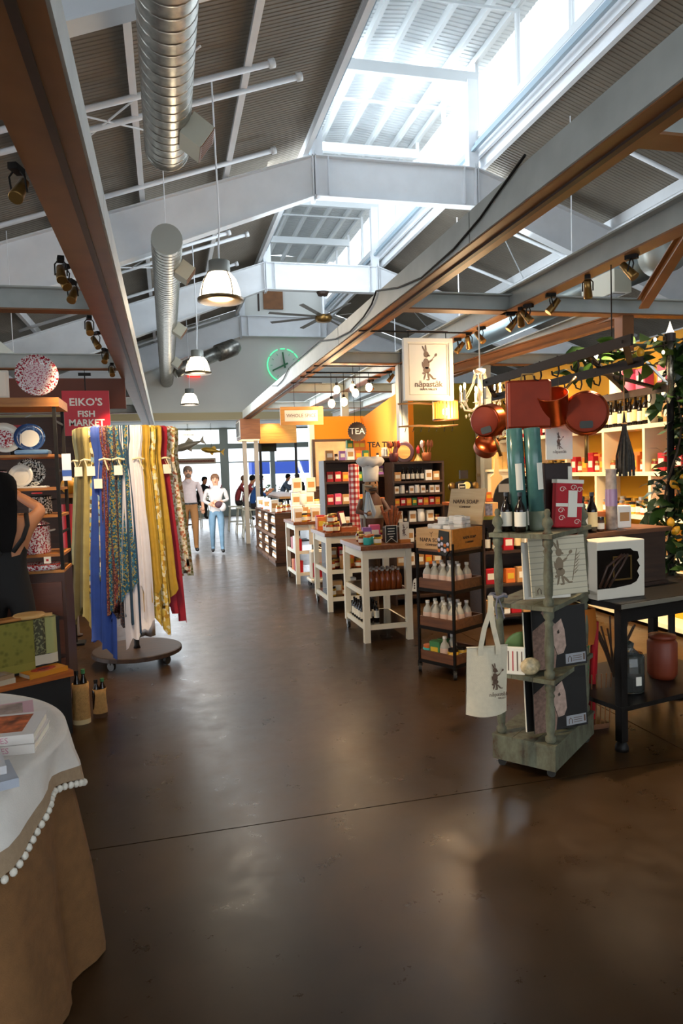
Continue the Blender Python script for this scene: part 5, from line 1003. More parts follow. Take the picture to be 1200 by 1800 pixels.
def copper_pot(lab, loc, r, h, rot, base=copper, plate=False):
    t = thing('copper_pot', lab, 'pot', loc); t.rotation_euler = rot
    MB().lathe([(r*.93, 0), (r, .012), (r, h), (r*1.04, h+.004), (r*.97, h+.004), (r*.94, .02), (0, .015)], 28).build('body', copper, t, True)
    MB().lathe([(0, -.003), (r*.86, -.003), (r*.93, .0)], 28).build('base', base, t, True)
    MB().tube([(r*.98, 0, h*.8), (r*1.5, 0, h*.95), (r*2.3, 0, h*1.1)], [.010, .008, .011], 8).build('handle', brass, t, True)
    if plate: MB().prism([(-.035, -.012), (-.03, -.02), (.03, -.02), (.035, -.012), (.035, .012), (.03, .02), (-.03, .02), (-.035, .012)], (0, 0, -.003), (r*.55, 0, -.004), (0, 1, 0), (-1, 0, 0)).build('maker_plate', mat('dark_plate', '#1E2420', .5), t)
    return t
copper_pot('tilted deep copper saucepan with bright highlight on the pot rack', (2.17, 3.60, 1.80), .085, .17, (.35, -.45, .2))
copper_pot('round copper frying pan showing its base and dark oval plate', (2.275, 3.45, 1.835), .122, .075, (PI/2+.1, PI/2, -.35), copper_d, True).rotation_euler = Matrix((( -.0, -.85, .52), (-.0, .52, .85), (-1, 0, 0))).to_euler()
copper_pot('small copper pan with dark plate hanging left of the copper tray', (1.90, 3.95, 1.83), .10, .09, (0, 0, 0), copper_d, True).rotation_euler = Matrix(((.2, -.80, .56), (-.1, .56, .80), (-.97, -.2, .1))).to_euler()
copper_pot('shallow copper pan below the small one, left of the tray', (1.97, 4.1, 1.66), .075, .06, (.9, -.3, .1), copper_d)
t = thing('hanging_card', 'white shop card with rabbit logo hanging behind the frying pan', 'card', (2.235, 3.66, 1.58)); MB().box(-.085, .085, 0, .012, 0, .26).build('card', white_paint, t); rabbit('printed_rabbit', t, (0, -.0005, .06), .09, grey_ink); text('printed_lettering', 'n\u0101past\u0101k', .024, grey_ink, t, (0, -.001, .045), depth=.0006); MB().tube([(0, .006, .26), (0, .006, .5)], .003, 5).build('string', black, t)
t = thing('lavender_bunch', 'dried lavender bunch hanging head down from the pot rack', 'lavender', (2.64, 3.62, 1.47)); lav = mat('dried_lavender', '#3E3A34', .9, var=.3, vs=60)
for i in range(26):
    a = i*2.4; r = .012+.05*((i % 7)/7); MB().tube([(0, 0, .38), (r*.25*math.cos(a), r*.25*math.sin(a), .27), (r*math.cos(a), r*math.sin(a), .12), (r*1.05*math.cos(a), r*1.05*math.sin(a), .0+.012*(i % 5))], [.003, .004, .006, .009], 5).build('stem', lav, t)
MB().tube([(.014*math.cos(a), .014*math.sin(a), .31) for a in range(7)], .004, 5, closed=True).build('tie', kraft, t); MB().tube([(0, 0, .37), (0, 0, .60)], .003, 5).build('string', kraft, t)
# ================================================================ lemon garland round the pole
leafm = [mat('lemon_leaf_dark', '#1E3312', .4), mat('lemon_leaf', '#2E4A18', .4), mat('lemon_leaf_light', '#5A6E22', .4)]
gl = thing('lemon_garland', 'leafy lemon garland winding down the pole and along the rack', 'garland', (3.19, 3.9, 0))
def leafmesh(m):
    L = .11; b = MB(); b.grid([[(0, 0, 0), (0, 0, 0.0)], [(-.022, .3*L, .006), (.022, .3*L, .006)], [(-.03, .55*L, .008), (.03, .55*L, .008)], [(-.015, .85*L, .0), (.015, .85*L, .0)], [(0, L, -.008), (0, L, -.008)]])
    b.v = [(x*1.0, y, z-abs(x)*.25*-1) for x, y, z in b.v]; return b.build('leaf', m, gl, True)
protos = [leafmesh(m) for m in leafm]
first = [True]*3
def put_leaf(p, k):
    rot = (random.uniform(-1.3, .6), random.uniform(-.7, .7), random.uniform(0, 6.28)); s = random.uniform(1.0, 1.6)
    if first[k]: first[k] = False; o = protos[k]; o.location = p; o.rotation_euler = rot; o.scale = (s,)*3
    else: share(protos[k], parent=gl, loc=p, rot=rot, scale=(s,)*3)
den = MB(); rd_ = random.Random(5)
for i in range(700):
    q = rd_.random(); z = .82+1.45*q; r = rd_.uniform(.02, .20)*(1.1-.2*q); a = rd_.uniform(0, 6.28); c_, s_ = math.cos(a), math.sin(a)
    if z > 1.5 and c_ < -.2: c_ = -c_
    L = rd_.uniform(.05, .09); d_ = Vector((rd_.uniform(-1, 1), rd_.uniform(-1, 1), rd_.uniform(-1.2, .3))).normalized(); e_ = d_.orthogonal().normalized()*L*.28; p_ = Vector((r*c_+.06, r*s_, z))
    den.add([tuple(p_), tuple(p_+d_*L*.5+e_), tuple(p_+d_*L), tuple(p_+d_*L*.5-e_)], [(0, 1, 2, 3)])
den.build('inner_foliage', leafm[0], gl, kind='stuff')
vine = []
for i in range(40):
    q = i/39; z = .85+1.5*q; a = q*9; vine.append((.05*math.cos(a), .05*math.sin(a)-.02, z))
MB().tube(vine, .007, 6).build('vine_stem', mat('vine_brown', '#3A2A16', .8), gl, True)
v2 = [(-.02, 0, 2.30), (-.15, .08, 2.28), (-.35, .12, 2.24), (-.55, .10, 2.20)]; MB().tube(v2, .006, 6).build('vine_stem', mat('vine_brown', '#3A2A16', .8), gl, True)
for i in range(215):
    q = random.random(); z = .85+1.5*q; r = random.uniform(.03, .17)*(1.15-.3*q); a = random.uniform(0, 6.28)
    if z > 1.45 and math.cos(a) < -.1: a += PI
    put_leaf((r*math.cos(a)+(.06 if z > 1.3 else -.02), r*math.sin(a), z), random.choice((0, 0, 1)))
for i in range(58):
    q = random.random(); put_leaf((-.62*q+random.uniform(-.04, .04), .1*q+random.uniform(-.08, .08), 2.29-.1*q+random.uniform(-.10, .08)), random.choice((0, 1, 2, 2)))
for i, p in enumerate(((-.12, -.05, 1.93), (-.15, -.06, 1.88), (-.10, -.04, 1.96), (-.13, -.07, 1.98), (-.16, -.03, 2.0))): put_leaf(p, 1)
lemonm = mat('lemon_yellow', '#D99A1C', .4, bump=.1, bs=120)
for i, (x, y, z) in enumerate(((-.26, -.05, 2.24), (.12, -.06, 2.16), (.10, -.08, 1.72), (.14, -.08, 1.66), (-.05, -.09, 1.40), (.0, -.12, 1.44), (-.10, -.12, 1.16), (-.08, -.14, 1.11), (.02, -.14, .98), (.18, -.06, 1.28))):
    MB().lathe([(0, -.034), (.010, -.029), (.022, -.016), (.025, 0), (.020, .018), (.008, .03), (0, .036)], 12).build('lemon', lemonm, gl, True, loc=(x, y, z), rot=(.6*(i % 3), .5*(i % 2), i))
for i, (x, y, z) in enumerate(((-.16, -.06, 2.32), (-.10, -.06, 2.24), (-.55, .1, 2.22), (.10, -.1, 1.95), (.08, -.1, 1.5))): MB().ell((x, y, z), .009, .009, .013).build('fairy_light', emis('fairy_light_%d' % i, '#FFE6C0', 4), gl, True)
# ================================================================ left side: stall backdrop
brown_panel = wood('brown_stall_panel', '#2E1A10', '#42281A', .6)
struct(MB().box(-7, -.72, 9.4, 9.48, 0, 2.35).build('wall_left_stall', brown_panel), 'dark brown partition of the fish market stall')
struct(MB().box(-7, -.45, 9.1, 9.16, 2.42, 2.79).build('trim_4', mat('brown_fascia', '#5A2C18', .55), ), 'reddish brown fascia over the left stalls')
t = thing('service_duct', 'pale rectangular duct running along the left stall ceiling', 'duct', (-2.1, 6.2, 3.15)); MB().box(-.12, .12, 0, 6, 0, .2).build('duct_body', mat('galvanised_plate', '#A9ACA6', .5, .6), t)
for yy in (1, 3, 5): MB().tube([(0, yy, .2), (0, yy, 2.05)], .006, 5).build('hanger_rod', white_steel, t)
# ================================================================ enamelware rack
rwood = wood('rack_wood', '#9A5A1E', '#C07E36', .5)
er = thing('enamelware_rack', 'black steel rack with wooden shelves of speckled enamelware', 'shelf', (-1.25, 5.2, 0))
ZS = [.95, 1.06, 1.325, 1.507, 1.73]
for x in (-.55, .54):
    for y in (-.19, .19): MB().box(x-.011, x+.011, y-.011, y+.011, .95, 2.05).build('post', black, er)
MB().box(-.6, .575, -.21, .21, 2.045, 2.105).build('top_plank', rwood, er)
for z in ZS: MB().box(-.57, .55, -.20, .20, z-.018, z).build('shelf_board', rwood, er)
for z in (1.2, 1.62, 1.95): MB().box(.535, .545, -.19, .19, z-.008, z+.008).build('side_rail', black, er)
dc = thing('drawer_cabinet', 'low dark brown drawer cabinet under the enamelware rack', 'cabinet', (-1.25, 5.2, 0)); MB().box(-.57, .55, -.20, .20, .06, .93).build('body', mat('cabinet_brown', '#3C2014', .5), dc); MB().box(-.5, .5, -.17, .17, 0, .06).build('plinth', black, dc)
for i in range(3):
    for j in range(2):
        d = MB().box(-.55+.55*j, -.02+.55*j, -.215, -.20, .12+.26*i, .35+.26*i).build('drawer', wood('drawer_front', '#4A2616', '#5C3220', .45), dc); MB().box(-.36+.55*j, -.21+.55*j, -.232, -.215, .225+.26*i, .245+.26*i).build('handle', black, d)
redsp = speckle('red_speckle_enamel', '#E9DCD8', '#A5182A', 95, .52); pinksp = speckle('pink_speckle_enamel', '#E8CFCD', '#B2445A', 110, .56); blksp = speckle('black_speckle_enamel', '#D9D2C4', '#171513', 95, .5); blusp = speckle('blue_enamel', '#25406E', '#5F7FA8', 50, .62); wh_en = mat('white_enamel', '#E8DCCB', .25)
def plate(lab, loc, r, m_rim, m_well, tilt=1.35, rz=0, sx=1, cat='plate', name='enamel_plate'):
    t = thing(name, lab, cat, loc); t.rotation_euler = (tilt, 0, rz); t.scale = (1, sx, 1)
    MB().lathe([(r*.62, 0), (r*.70, .008), (r, .026), (r*1.0, .03), (r*.68, .014), (r*.6, .008)], 32, cap=False).build('rim', m_rim, t, True); MB().lathe([(0, .0), (r*.64, .0)], 32, cap=False).build('back', m_rim, t); MB().lathe([(r*.64, .009), (0, .006)], 32, cap=False).build('well', m_well, t, True)
    return t
plate('large pink-speckled enamel platter standing on top of the rack', (-.815, 5.08, 2.255), .135, redsp, pinksp, 1.32, .15, 1.08, 'platter', 'enamel_platter')
t = thing('white_tray', 'white rounded enamel tray at the left on top of the rack', 'tray', (-1.10, 5.06, 2.107)); t.rotation_euler = (-.1, 0, 0); MB().rbox(-.11, .11, 0, .015, 0, .19, .007).build('tray', wh_en, t); MB().rbox(-.095, .095, -.004, .001, .014, .176, .002).build('well', mat('tray_well', '#EFDCC6', .3), t)
plate('red-speckled deep enamel bowl leaning on the upper rack shelf', (-1.04, 5.08, 1.84), .105, wh_en, redsp, 1.25, .3, 1, 'bowl', 'enamel_bowl')
plate('white enamel plate with wide blue rim on the upper rack shelf', (-.885, 5.10, 1.84), .098, blusp, wh_en, 1.30, .1)
t = thing('blue_enamel_stack', 'low pale blue enamel tray under the blue-rimmed plate', 'tray', (-.86, 5.05, 1.731)); MB().rbox(-.105, .105, -.07, .07, 0, .028, .008).build('tray', mat('pale_blue_enamel', '#5E7FA0', .3), t); MB().rbox(-.095, .095, -.06, .06, .026, .030, .001).build('well', mat('tray_well_blue', '#8AA4BC', .3), t)
t = thing('dark_red_box', 'dark box with red edge behind the plates on the rack', 'box', (-.99, 5.25, 1.731), .25); MB().rbox(-.055, .055, -.02, .02, 0, .21, .004).build('carton', mat('box_dark', '#1C1210', .5), t); MB().box(-.056, .056, -.021, .021, .195, .212).build('red_edge', redm, t)
plate('black-speckled enamel dinner plate on the third rack shelf', (-.905, 5.16, 1.605), .10, blksp, blksp, 1.32, .1)
plate('small plain cream plate leaning before the black-speckled plate', (-.945, 5.07, 1.585), .078, wh_en, wh_en, 1.28, 0)
t = thing('enamel_tray', 'thin cream enamel tray lying on the third rack shelf', 'tray', (-.88, 5.06, 1.507)); MB().rbox(-.10, .10, -.06, .06, 0, .012, .004).build('tray', wh_en, t); MB().rbox(-.09, .09, -.05, .05, .011, .014, .001).build('well', blksp, t)
def pot(lab, loc, r, h, m, lid=True):
    t = thing('enamel_pot', lab, 'pot', loc); MB().lathe([(r*.94, 0), (r, .012), (r, h), (r*1.03, h+.004)], 28).build('body', m, t, True)
    if lid: l = MB().lathe([(r*1.04, h+.003), (r*.98, h+.012), (r*.6, h+.035), (0, h+.042)], 28).build('lid', m, t, True); MB().lathe([(.008, h+.04), (.016, h+.055), (0, h+.062)], 10).build('knob', black, l, True)
    for s in (-1, 1): MB().tube([(s*r*.98, -.03, h*.8), (s*(r+.03), -.02, h*.82), (s*(r+.03), .02, h*.82), (s*r*.98, .03, h*.8)], .006, 6).build('handle', wh_en if lid else black, t, True)
    MB().lathe([(r*1.035, h-.002), (r*1.045, h+.004), (r*1.03, h+.006)], 28, cap=False).build('rolled_rim', black, t, True)
    return t
pot('large red-speckled enamel stock pot with lid on the rack', (-.89, 5.1, 1.062), .098, .19, redsp); pot('black-speckled enamel pot on the fourth rack shelf', (-.85, 5.14, 1.326), .075, .12, blksp, False)
pot('smaller red-speckled enamel pot at the rack left', (-1.13, 5.12, 1.508), .085, .12, redsp, False)
t = thing('red_speckled_tray', 'red-speckled enamel tray on the lowest rack shelf', 'tray', (-.85, 5.06, .952)); MB().lathe([(.11, 0), (.13, .01), (.14, .04), (.135, .042), (.12, .015), (0, .012)], 28, sy=.7).build('tray', redsp, t, True); MB().lathe([(.139, .036), (.143, .04), (.138, .044)], 28, sy=.7, cap=False).build('edge', mat('enamel_edge_red', '#B2402E', .3), t, True)
t = thing('price_card', 'small white price card below the red-speckled stock pot', 'card', (-.80, 4.985, 1.0)); MB().box(-.022, .022, 0, .002, .0, .045).build('card', paper, t); MB().box(-.008, .008, -.001, 0, .015, .03).build('print', redm, t)
t = thing('book_white_spine', 'pale blue and white magazine clipped at the rack end', 'magazine', (-.665, 5.0, 1.55)); MB().box(-.012, .045, -.004, .004, 0, .18).build('cover', mat('magazine_white', '#DDE3EC', .4), t); MB().box(-.013, .046, -.0055, -.004, .03, .07).build('blue_print', mat('magazine_blue', '#3A5AA8', .5), t)
# ================================================================ black step cabinet with towel and book ledge
ca = math.atan2(.50, .866); cm = Matrix.Translation((-.63, 4.49, 0)) @ Matrix.Rotation(ca, 4, 'Z')
def kl(x, y, z): v = cm @ Vector((x, y, z)); return (v.x, v.y, v.z)
kc = thing('step_cabinet', 'black step cabinet with orange wooden ledge in the left foreground', 'cabinet', (-.63, 4.49, 0), ca)
MB().box(-1.0, 0, 0, .12, 0, .36).build('lower_step', mat('cabinet_black', '#120E0B', .5), kc); MB().box(-1.0, 0, .12, .20, 0, .70).build('upper_back', mat('cabinet_black', '#120E0B', .5), kc); MB().box(-1.02, .012, -.03, .12, .36, .395).build('ledge', wood('ledge_wood', '#A04C12', '#C96E22', .4), kc); MB().box(-1.0, .0, .10, .21, .70, .715).build('top', mat('cabinet_black', '#120E0B', .5), kc)
tw_m, nt, b = newmat('green_jacquard_towel')
n1 = N(nt, 'ShaderNodeTexVoronoi', Scale=26); nt.links.new(coords(nt), n1.inputs['Vector']); nt.links.new(ramp(nt, n1.outputs['Distance'], [(.15, '#6A6420'), (.45, '#847C30')]), b.inputs['Base Color']); b.inputs['Roughness'].default_value = .85
bandm = speckle('towel_band', '#4A4630', '#8E8A60', 70, .55, .85)
tw = thing('green_towel', 'olive green jacquard towel with dark patterned bands draped over the cabinet', 'towel', kl(-.23, .11, 0), ca)
def tsheet(x0, x1, zt, zb, y, ph=0): return MB().grid([[(x0+(x1-x0)*u, y-.008*(1-abs(2*u-1))-.006*math.sin(8*u+ph), zt+(zb-zt)*q) for u in [i/8 for i in range(9)]] for q in [k/5 for k in range(6)]])
MB().grid([[(x, yy, .722+.004*math.sin(x*40)) for x in [-.25+.05*i for i in range(10)]] for yy in (-.022, .03, .10)]).build('top_fold', mat('towel_pale', '#A8A468', .85), tw, True)
tsheet(-.25, -.19, .722, .46, -.024).build('pattern_band', bandm, tw, True); tsheet(-.19, .06, .722, .47, -.026, 1).build('centre_panel', tw_m, tw, True); tsheet(.06, .13, .722, .50, -.024, 2).build('pattern_band', bandm, tw, True); tsheet(.13, .20, .722, .50, -.022, 3).build('edge_strip', mat('towel_pale', '#A8A468', .85), tw, True)
tsheet(-.25, .06, .47, .42, -.026, 1).build('lower_border', mat('towel_gold', '#8E8436', .85), tw, True); tsheet(.06, .2, .50, .44, -.023, 2).build('lower_border', mat('towel_white', '#CFC6AE', .85), tw, True)
t = thing('bread_board', 'round honey-coloured wooden board lying on the towel', 'board', kl(-.17, .14, .729)); MB().lathe([(.085, 0), (.092, .006), (.092, .016), (.085, .022), (0, .022)], 28).build('disc', wood('honey_board', '#C28A45', '#DDAE6A', .45), t, True); MB().box(.08, .13, -.015, .015, .004, .018).build('handle', wood('honey_board', '#C28A45', '#DDAE6A', .45), t)
t = thing('paddle_board_small', 'orange-brown paddle board beside the round board', 'board', kl(-.30, .13, .729), ca); MB().rbox(-.10, .08, -.05, .04, 0, .016, .004).build('paddle', rwood, t); MB().box(.08, .12, -.02, .01, .002, .014).build('handle', rwood, t)
def loaf(lab, loc, m1, m2, r, h):
    t = thing('bark_vase', lab, 'vase', loc); MB().lathe([(r*.9, 0), (r, .02), (r*.96, h*.5), (r, h)], 18).build('body', m1, t, True); MB().lathe([(r*1.02, h-.03), (r*1.06, h-.015), (r*1.02, h), (r*.8, h-.005)], 18).build('rim', m2, t, True)
loaf('orange wooden cylinder with pale bark rim on the cabinet', kl(-.42, .15, .716), rwood, mat('bark_grey', '#A9A093', .8), .04, .17); loaf('taller orange wooden cylinder at the left edge', kl(-.54, .14, .716), rwood, mat('bark_white', '#C9C0B4', .8), .045, .24)
def book(name, lab, loc, rz, w, d, h, cover, pic=None, txt=None, tsz=.03, tm=None):
    t = thing(name, lab, 'book', loc, rz)
    MB().box(-w/2, w/2, -d/2, d/2, 0, .003).build('back_cover', cover, t); MB().box(-w/2+.003, w/2-.004, -d/2+.003, d/2-.003, .003, h-.003).build('pages', paper, t); MB().box(-w/2, w/2, -d/2, d/2, h-.003, h).build('front_cover', cover, t); MB().box(-w/2-.001, w/2+.001, -d/2-.002, -d/2+.001, 0, h).build('spine', cover, t)
    if pic: MB().box(-w*.44, w*.36, -d*.36, d*.40, h, h+.0006).build('cover_picture', pic, t)
    if txt: text('spine_lettering', txt, tsz, tm, t, (.0, -d/2-.0025, h/2), depth=.0004)
    return t
ob = book('orange_book', 'orange-yellow book with red oval motif on the wooden ledge', kl(-.14, .045, .395), ca+.15, .24, .13, .028, mat('book_orange', '#D98A1E', .5)); MB().lathe([(.045, 0), (.045, .0008)], 24, sx=1.7).build('oval_motif', mat('motif_red', '#B8321A', .6, var=.4, vs=60), ob, loc=(0, 0, .028)); MB().lathe([(.022, 0), (.022, .0012)], 16, sx=1.8, sy=.6).build('motif_centre', mat('motif_dark', '#5A1A10', .6), ob, loc=(0, 0, .028))
photo_a = mat('cover_photo_warm', '#8E5A34', .5, var=.75, vs=22); photo_b = mat('cover_photo_grey', '#9A857A', .5, var=.5, vs=18); photo_c = mat('cover_photo_food', '#A8542A', .5, var=.8, vs=26)
book('brown_book', 'book with warm brown photograph cover on the ledge left end', kl(-.44, .04, .395), ca+.1, .22, .14, .03, mat('book_cream', '#C9B79A', .6), photo_b); book('brown_book', 'second book beneath, lower of the brown pair on the ledge', kl(-.44, .03, .426), ca+.22, .2, .135, .022, mat('book_tan', '#A98A68', .6), photo_b)
# jute wine bags
jute = mat('jute_cloth', '#B5884E', .9, var=.15, vs=60, bump=.4, bs=200)
def wbag(lab, loc, w, h, dk):
    t = thing('jute_bag', lab, 'bag', loc, .2); n = 14
    MB().lathe([(w*.5, 0), (w*.54, .02), (w*.5, h*.8), (w*.52, h), (w*.46, h-.01)], n, sy=.8).build('sack', jute, t, True); MB().lathe([(w*.545, .0), (w*.55, .03)], n, sy=.8, cap=False).build('bottom_band', mat('jute_dark' if dk else 'jute_trim', '#4A2E18' if dk else '#D2B888', .9), t, True)
    for i in range(2): b_ = MB().lathe([(.026, h*.3), (.026, h*.95), (.011, h*1.15), (.011, h*1.3)], 10, (-.02+.04*i, .005*i, 0)).build('bottle', dglass, t, True); MB().lathe([(.013, h*1.22), (.013, h*1.32)], 8, (-.02+.04*i, .005*i, 0)).build('foil_cap', greenp if i else mat('foil_black', '#1A1A1A', .4), b_)
    return t
wbag('taller jute bag holding dark wine bottles beside the cabinet', (-.595, 4.66, 0), .10, .26, False); wbag('shorter jute bag with dark base holding bottles', (-.49, 4.74, 0), .085, .19, True)
# ================================================================ round table with layered cloths
C0 = (-.976, 2.34); TR0 = .60
rt = thing('round_table', 'round table hidden under layered cloths in the left foreground', 'table', (C0[0], C0[1], 0)); MB().lathe([(TR0-.02, .715), (TR0-.01, .72), (TR0-.01, .73), (TR0-.02, .734)], 48).build('table_top', dwood, rt); MB().lathe([(.25, 0), (.25, .03), (.04, .05), (.04, .715)], 20).build('pedestal', dwood, rt, True)
burlap = mat('burlap_brown', '#7A5530', .95, var=.12, vs=25, bump=.35, bs=250)
def drape(name, lab, dropf, fold, nf, z0, r0, m, nt_=96, rows=14, flare=.08, top=True, ph=0):
    t = thing(name, lab, 'tablecloth', (C0[0], C0[1], 0)); mb = MB(); R = []
    if top:
        for rr in (0.001, r0*.4, r0*.8, r0*.97): R.append([(rr*math.cos(a), rr*math.sin(a), z0+.003) for a in [2*PI*i/nt_ for i in range(nt_+1)]])
    pts = []
    for k in range(rows):
        q = k/(rows-1); row = []
        for i in range(nt_+1):
            a = 2*PI*i/nt_; d = dropf(a)*q
            f = fold*min(1, q*1.6)*(math.sin(nf*a+ph)+.45*math.sin((nf*2+1)*a+1.3+ph))
            r = r0+.004+flare*d/.7+f+.006
            row.append((r*math.cos(a), r*math.sin(a), z0+.0-(0.0 if k == 0 else d)))
        pts.append(row)
    return t, R+pts, pts
t, rows, _ = drape('burlap_skirt', 'floor-length brown burlap table skirt under the white cloth', lambda a: .733, .032, 9, .738, TR0-.004, burlap, flare=.07, top=False, rows=16, ph=.6)
MB().grid(rows).build('skirt', burlap, t, True)
linen_w = mat('white_linen', '#D9D2C8', .85, var=.03, vs=30, bump=.15, bs=220); linen_b = mat('beige_linen_hem', '#9C8468', .9, var=.08, vs=60, bump=.2, bs=260)
dropf = lambda a: .27-.13*math.cos(2*(a+.25))+.02*math.sin(7*a)
t, rows, pts = drape('white_tablecloth', 'white linen tablecloth with beige hem and pompom trim over the skirt', dropf, .020, 9, .742, TR0+.006, linen_w, flare=.11, rows=15, ph=.6)
for i in range(len(rows)): rows[i] = [(x*1.012, y*1.012, z+.002) for x, y, z in rows[i]]
cut = len(rows)-5
MB().grid(rows[:cut+1]).build('cloth', linen_w, t, True); MB().grid(rows[cut:]).build('hem_band', linen_b, t, True)
pom = None; edge = rows[-1]; acc = 0; last = Vector(edge[0]); pmm = mat('pompom_white', '#E4DCCC', .95, bump=.3, bs=400)
for p in edge[1:]:
    v = Vector(p); seg = v-last; L = seg.length; d = 0
    while acc+L-d >= .026:
        d += .026-acc; acc = 0; q = last+seg*(d/L)
        if q.x < -.25 and q.y > .2: continue
        if pom is None: pom = MB().ell((0, 0, -.012), .0105, .0105, .0115, 10, 6).build('pompom', pmm, t, True, loc=q)
        else: share(pom, parent=t, loc=q)
    acc += L-d; last = v
zt = .7475
pinkt = mat('spine_pink', '#C98A9A', .6)
book('fire_cookbook', 'lower white cookbook of the pair with pink spine lettering', (-.545, 2.30, zt), -.06, .27, .21, .028, mat('book_white', '#DAD2CA', .5), None, 'SEVEN FIRES', .024, pinkt); book('fire_cookbook', 'upper white cookbook of the pair with grilled food photograph cover', (-.55, 2.305, zt+.0285), -.03, .27, .21, .028, mat('book_white', '#DAD2CA', .5), photo_c, 'SEVEN FIRES', .024, pinkt)
book('pink_book', 'pink and cream book with photograph lying behind the white cookbooks', (-.60, 2.535, zt), .2, .24, .15, .03, mat('book_pink', '#CFA2A8', .5), photo_b)
book('grey_book', 'lower pale blue-grey book at the table front edge', (-.545, 1.99, zt), .35, .22, .15, .024, mat('book_blue_grey', '#A9AEB8', .5)); book('grey_book', 'upper pale book with orange cover photo at the table front', (-.575, 2.035, zt+.0245), .3, .21, .15, .022, mat('book_pale', '#C9C6C6', .5), photo_a)
# ================================================================ scarf rack
sr = thing('scarf_rack', 'tall round dark scarf stand on a wheeled platform', 'rack', (-.31, 6.10, 0))
MB().lathe([(.36, .075), (.37, .08), (.37, .11), (.36, .115)], 32).build('platform', dwood, sr); MB().lathe([(.03, .115), (.022, .14), (.022, 1.9), (.03, 1.92)], 14).build('pole', black, sr, True)
for k in range(4): a = k*PI/2+.9; MB().lathe([(.036, -.012), (.036, .012)], 12).build('caster', caster_m, sr, loc=(.31*math.cos(a), .31*math.sin(a), .037), rot=(0, PI/2, a)); MB().box(.31*math.cos(a)-.012, .31*math.cos(a)+.012, .31*math.sin(a)-.012, .31*math.sin(a)+.012, .05, .078).build('caster_fork', black, sr)
MB().tube([(.35*math.cos(2*PI*i/32), .35*math.sin(2*PI*i/32), 1.935) for i in range(32)], .012, 8, closed=True).build('hoop', black, sr)
for k in range(4): a = k*PI/2+.3; MB().tube([(0, 0, 1.9), (.35*math.cos(a), .35*math.sin(a), 1.935)], .008, 6).build('spoke', black, sr)
sil = lambda n, c, v=.12: mat(n, c, .7, var=v, vs=14)
SCF = [ # angle(deg, 180 = left, 270 = front, 360 = right), width, bottom z, outward flare, material, label
 (176, .13, .72, .10, sil('scarf_sage', '#8E8A62'), 'sage green scarf at the far left of the round rack'),
 (192, .12, .40, .10, sil('scarf_khaki', '#5E5430'), 'khaki scarf with dark stripe, second from left on the rack'),
 (205, .11, .30, .08, sil('scarf_straw', '#9E9058'), 'straw yellow scarf with pale end beside the khaki one'),
 (217, .09, .62, .08, floral('scarf_stripe', ['#C9B25A', '#7FA0B0', '#D9CFB0', '#5A4A30'], 30), 'pale blue and yellow patterned scarf behind the royal blue one'),
 (226, .17, .12, .08, sil('scarf_royal_blue', '#1E3E8C'), 'longest royal blue scarf, reaching down to the platform'),
 (240, .12, .42, .06, floral('scarf_wine_floral', ['#4E161E', '#652226', '#7E5A48', '#2A2028', '#6E2E28'], 110), 'wine red small-flowered scarf next to the royal blue one'),
 (249, .11, .35, .06, floral('scarf_dark_floral', ['#1E1A20', '#3A2228', '#5E4A42', '#222E3E'], 110), 'dark plum flowered scarf left of the teal one'),
 (259, .19, .52, .07, floral('scarf_teal_floral', ['#1A4658', '#27607A', '#8E7A34', '#2E6680', '#16323F', '#1F5068', '#9A8A4A'], 95), 'wide teal scarf with golden floral pattern'),
 (270, .11, .30, .05, sil('scarf_navy', '#1A3A54'), 'dark navy scarf between teal floral and white ones'),
 (281, .20, .22, .07, sil('scarf_white', '#D6D0D4', .04), 'wide white scarf at the front of the rack'),
 (293, .12, .55, .06, sil('scarf_white', '#D6D0D4', .04), 'second narrower white scarf right of the wide white one'),
 (303, .14, .50, .08, sil('scarf_mustard', '#B08A26'), 'plain mustard yellow scarf right of the white ones'),
 (313, .13, .26, .08, floral('scarf_gold_floral', ['#D2B050', '#E2D6B0', '#B5882A', '#CDAA44'], 36), 'gold and cream patterned scarf between the mustard ones'),
 (324, .14, .45, .10, sil('scarf_mustard', '#B08A26'), 'second mustard scarf hanging with stepped folds'),
 (336, .12, .34, .09, sil('scarf_crimson', '#A01226'), 'crimson red scarf at the right of the rack'),
 (347, .13, .60, .09, floral('scarf_cream_floral', ['#DDD2BC', '#CFC4AC', '#B06A4A', '#E2D8C4', '#9A8A50'], 60), 'cream scarf with red and green flowers near the right end'),
 (359, .12, .68, .09, floral('scarf_green_floral', ['#CDBF98', '#8E8A4A', '#D9CDB0', '#A8763A'], 50), 'cream and green flowered scarf at the far right of the rack'),
 (20, .12, .7, .08, sil('scarf_olive', '#7E7A40'), 'olive scarf at the back right of the rack'), (160, .12, .8, .08, sil('scarf_beige', '#B9A888'), 'beige scarf at the back left of the rack'),
]
tie_m = mat('ribbon_cream', '#D9C9A4', .8)
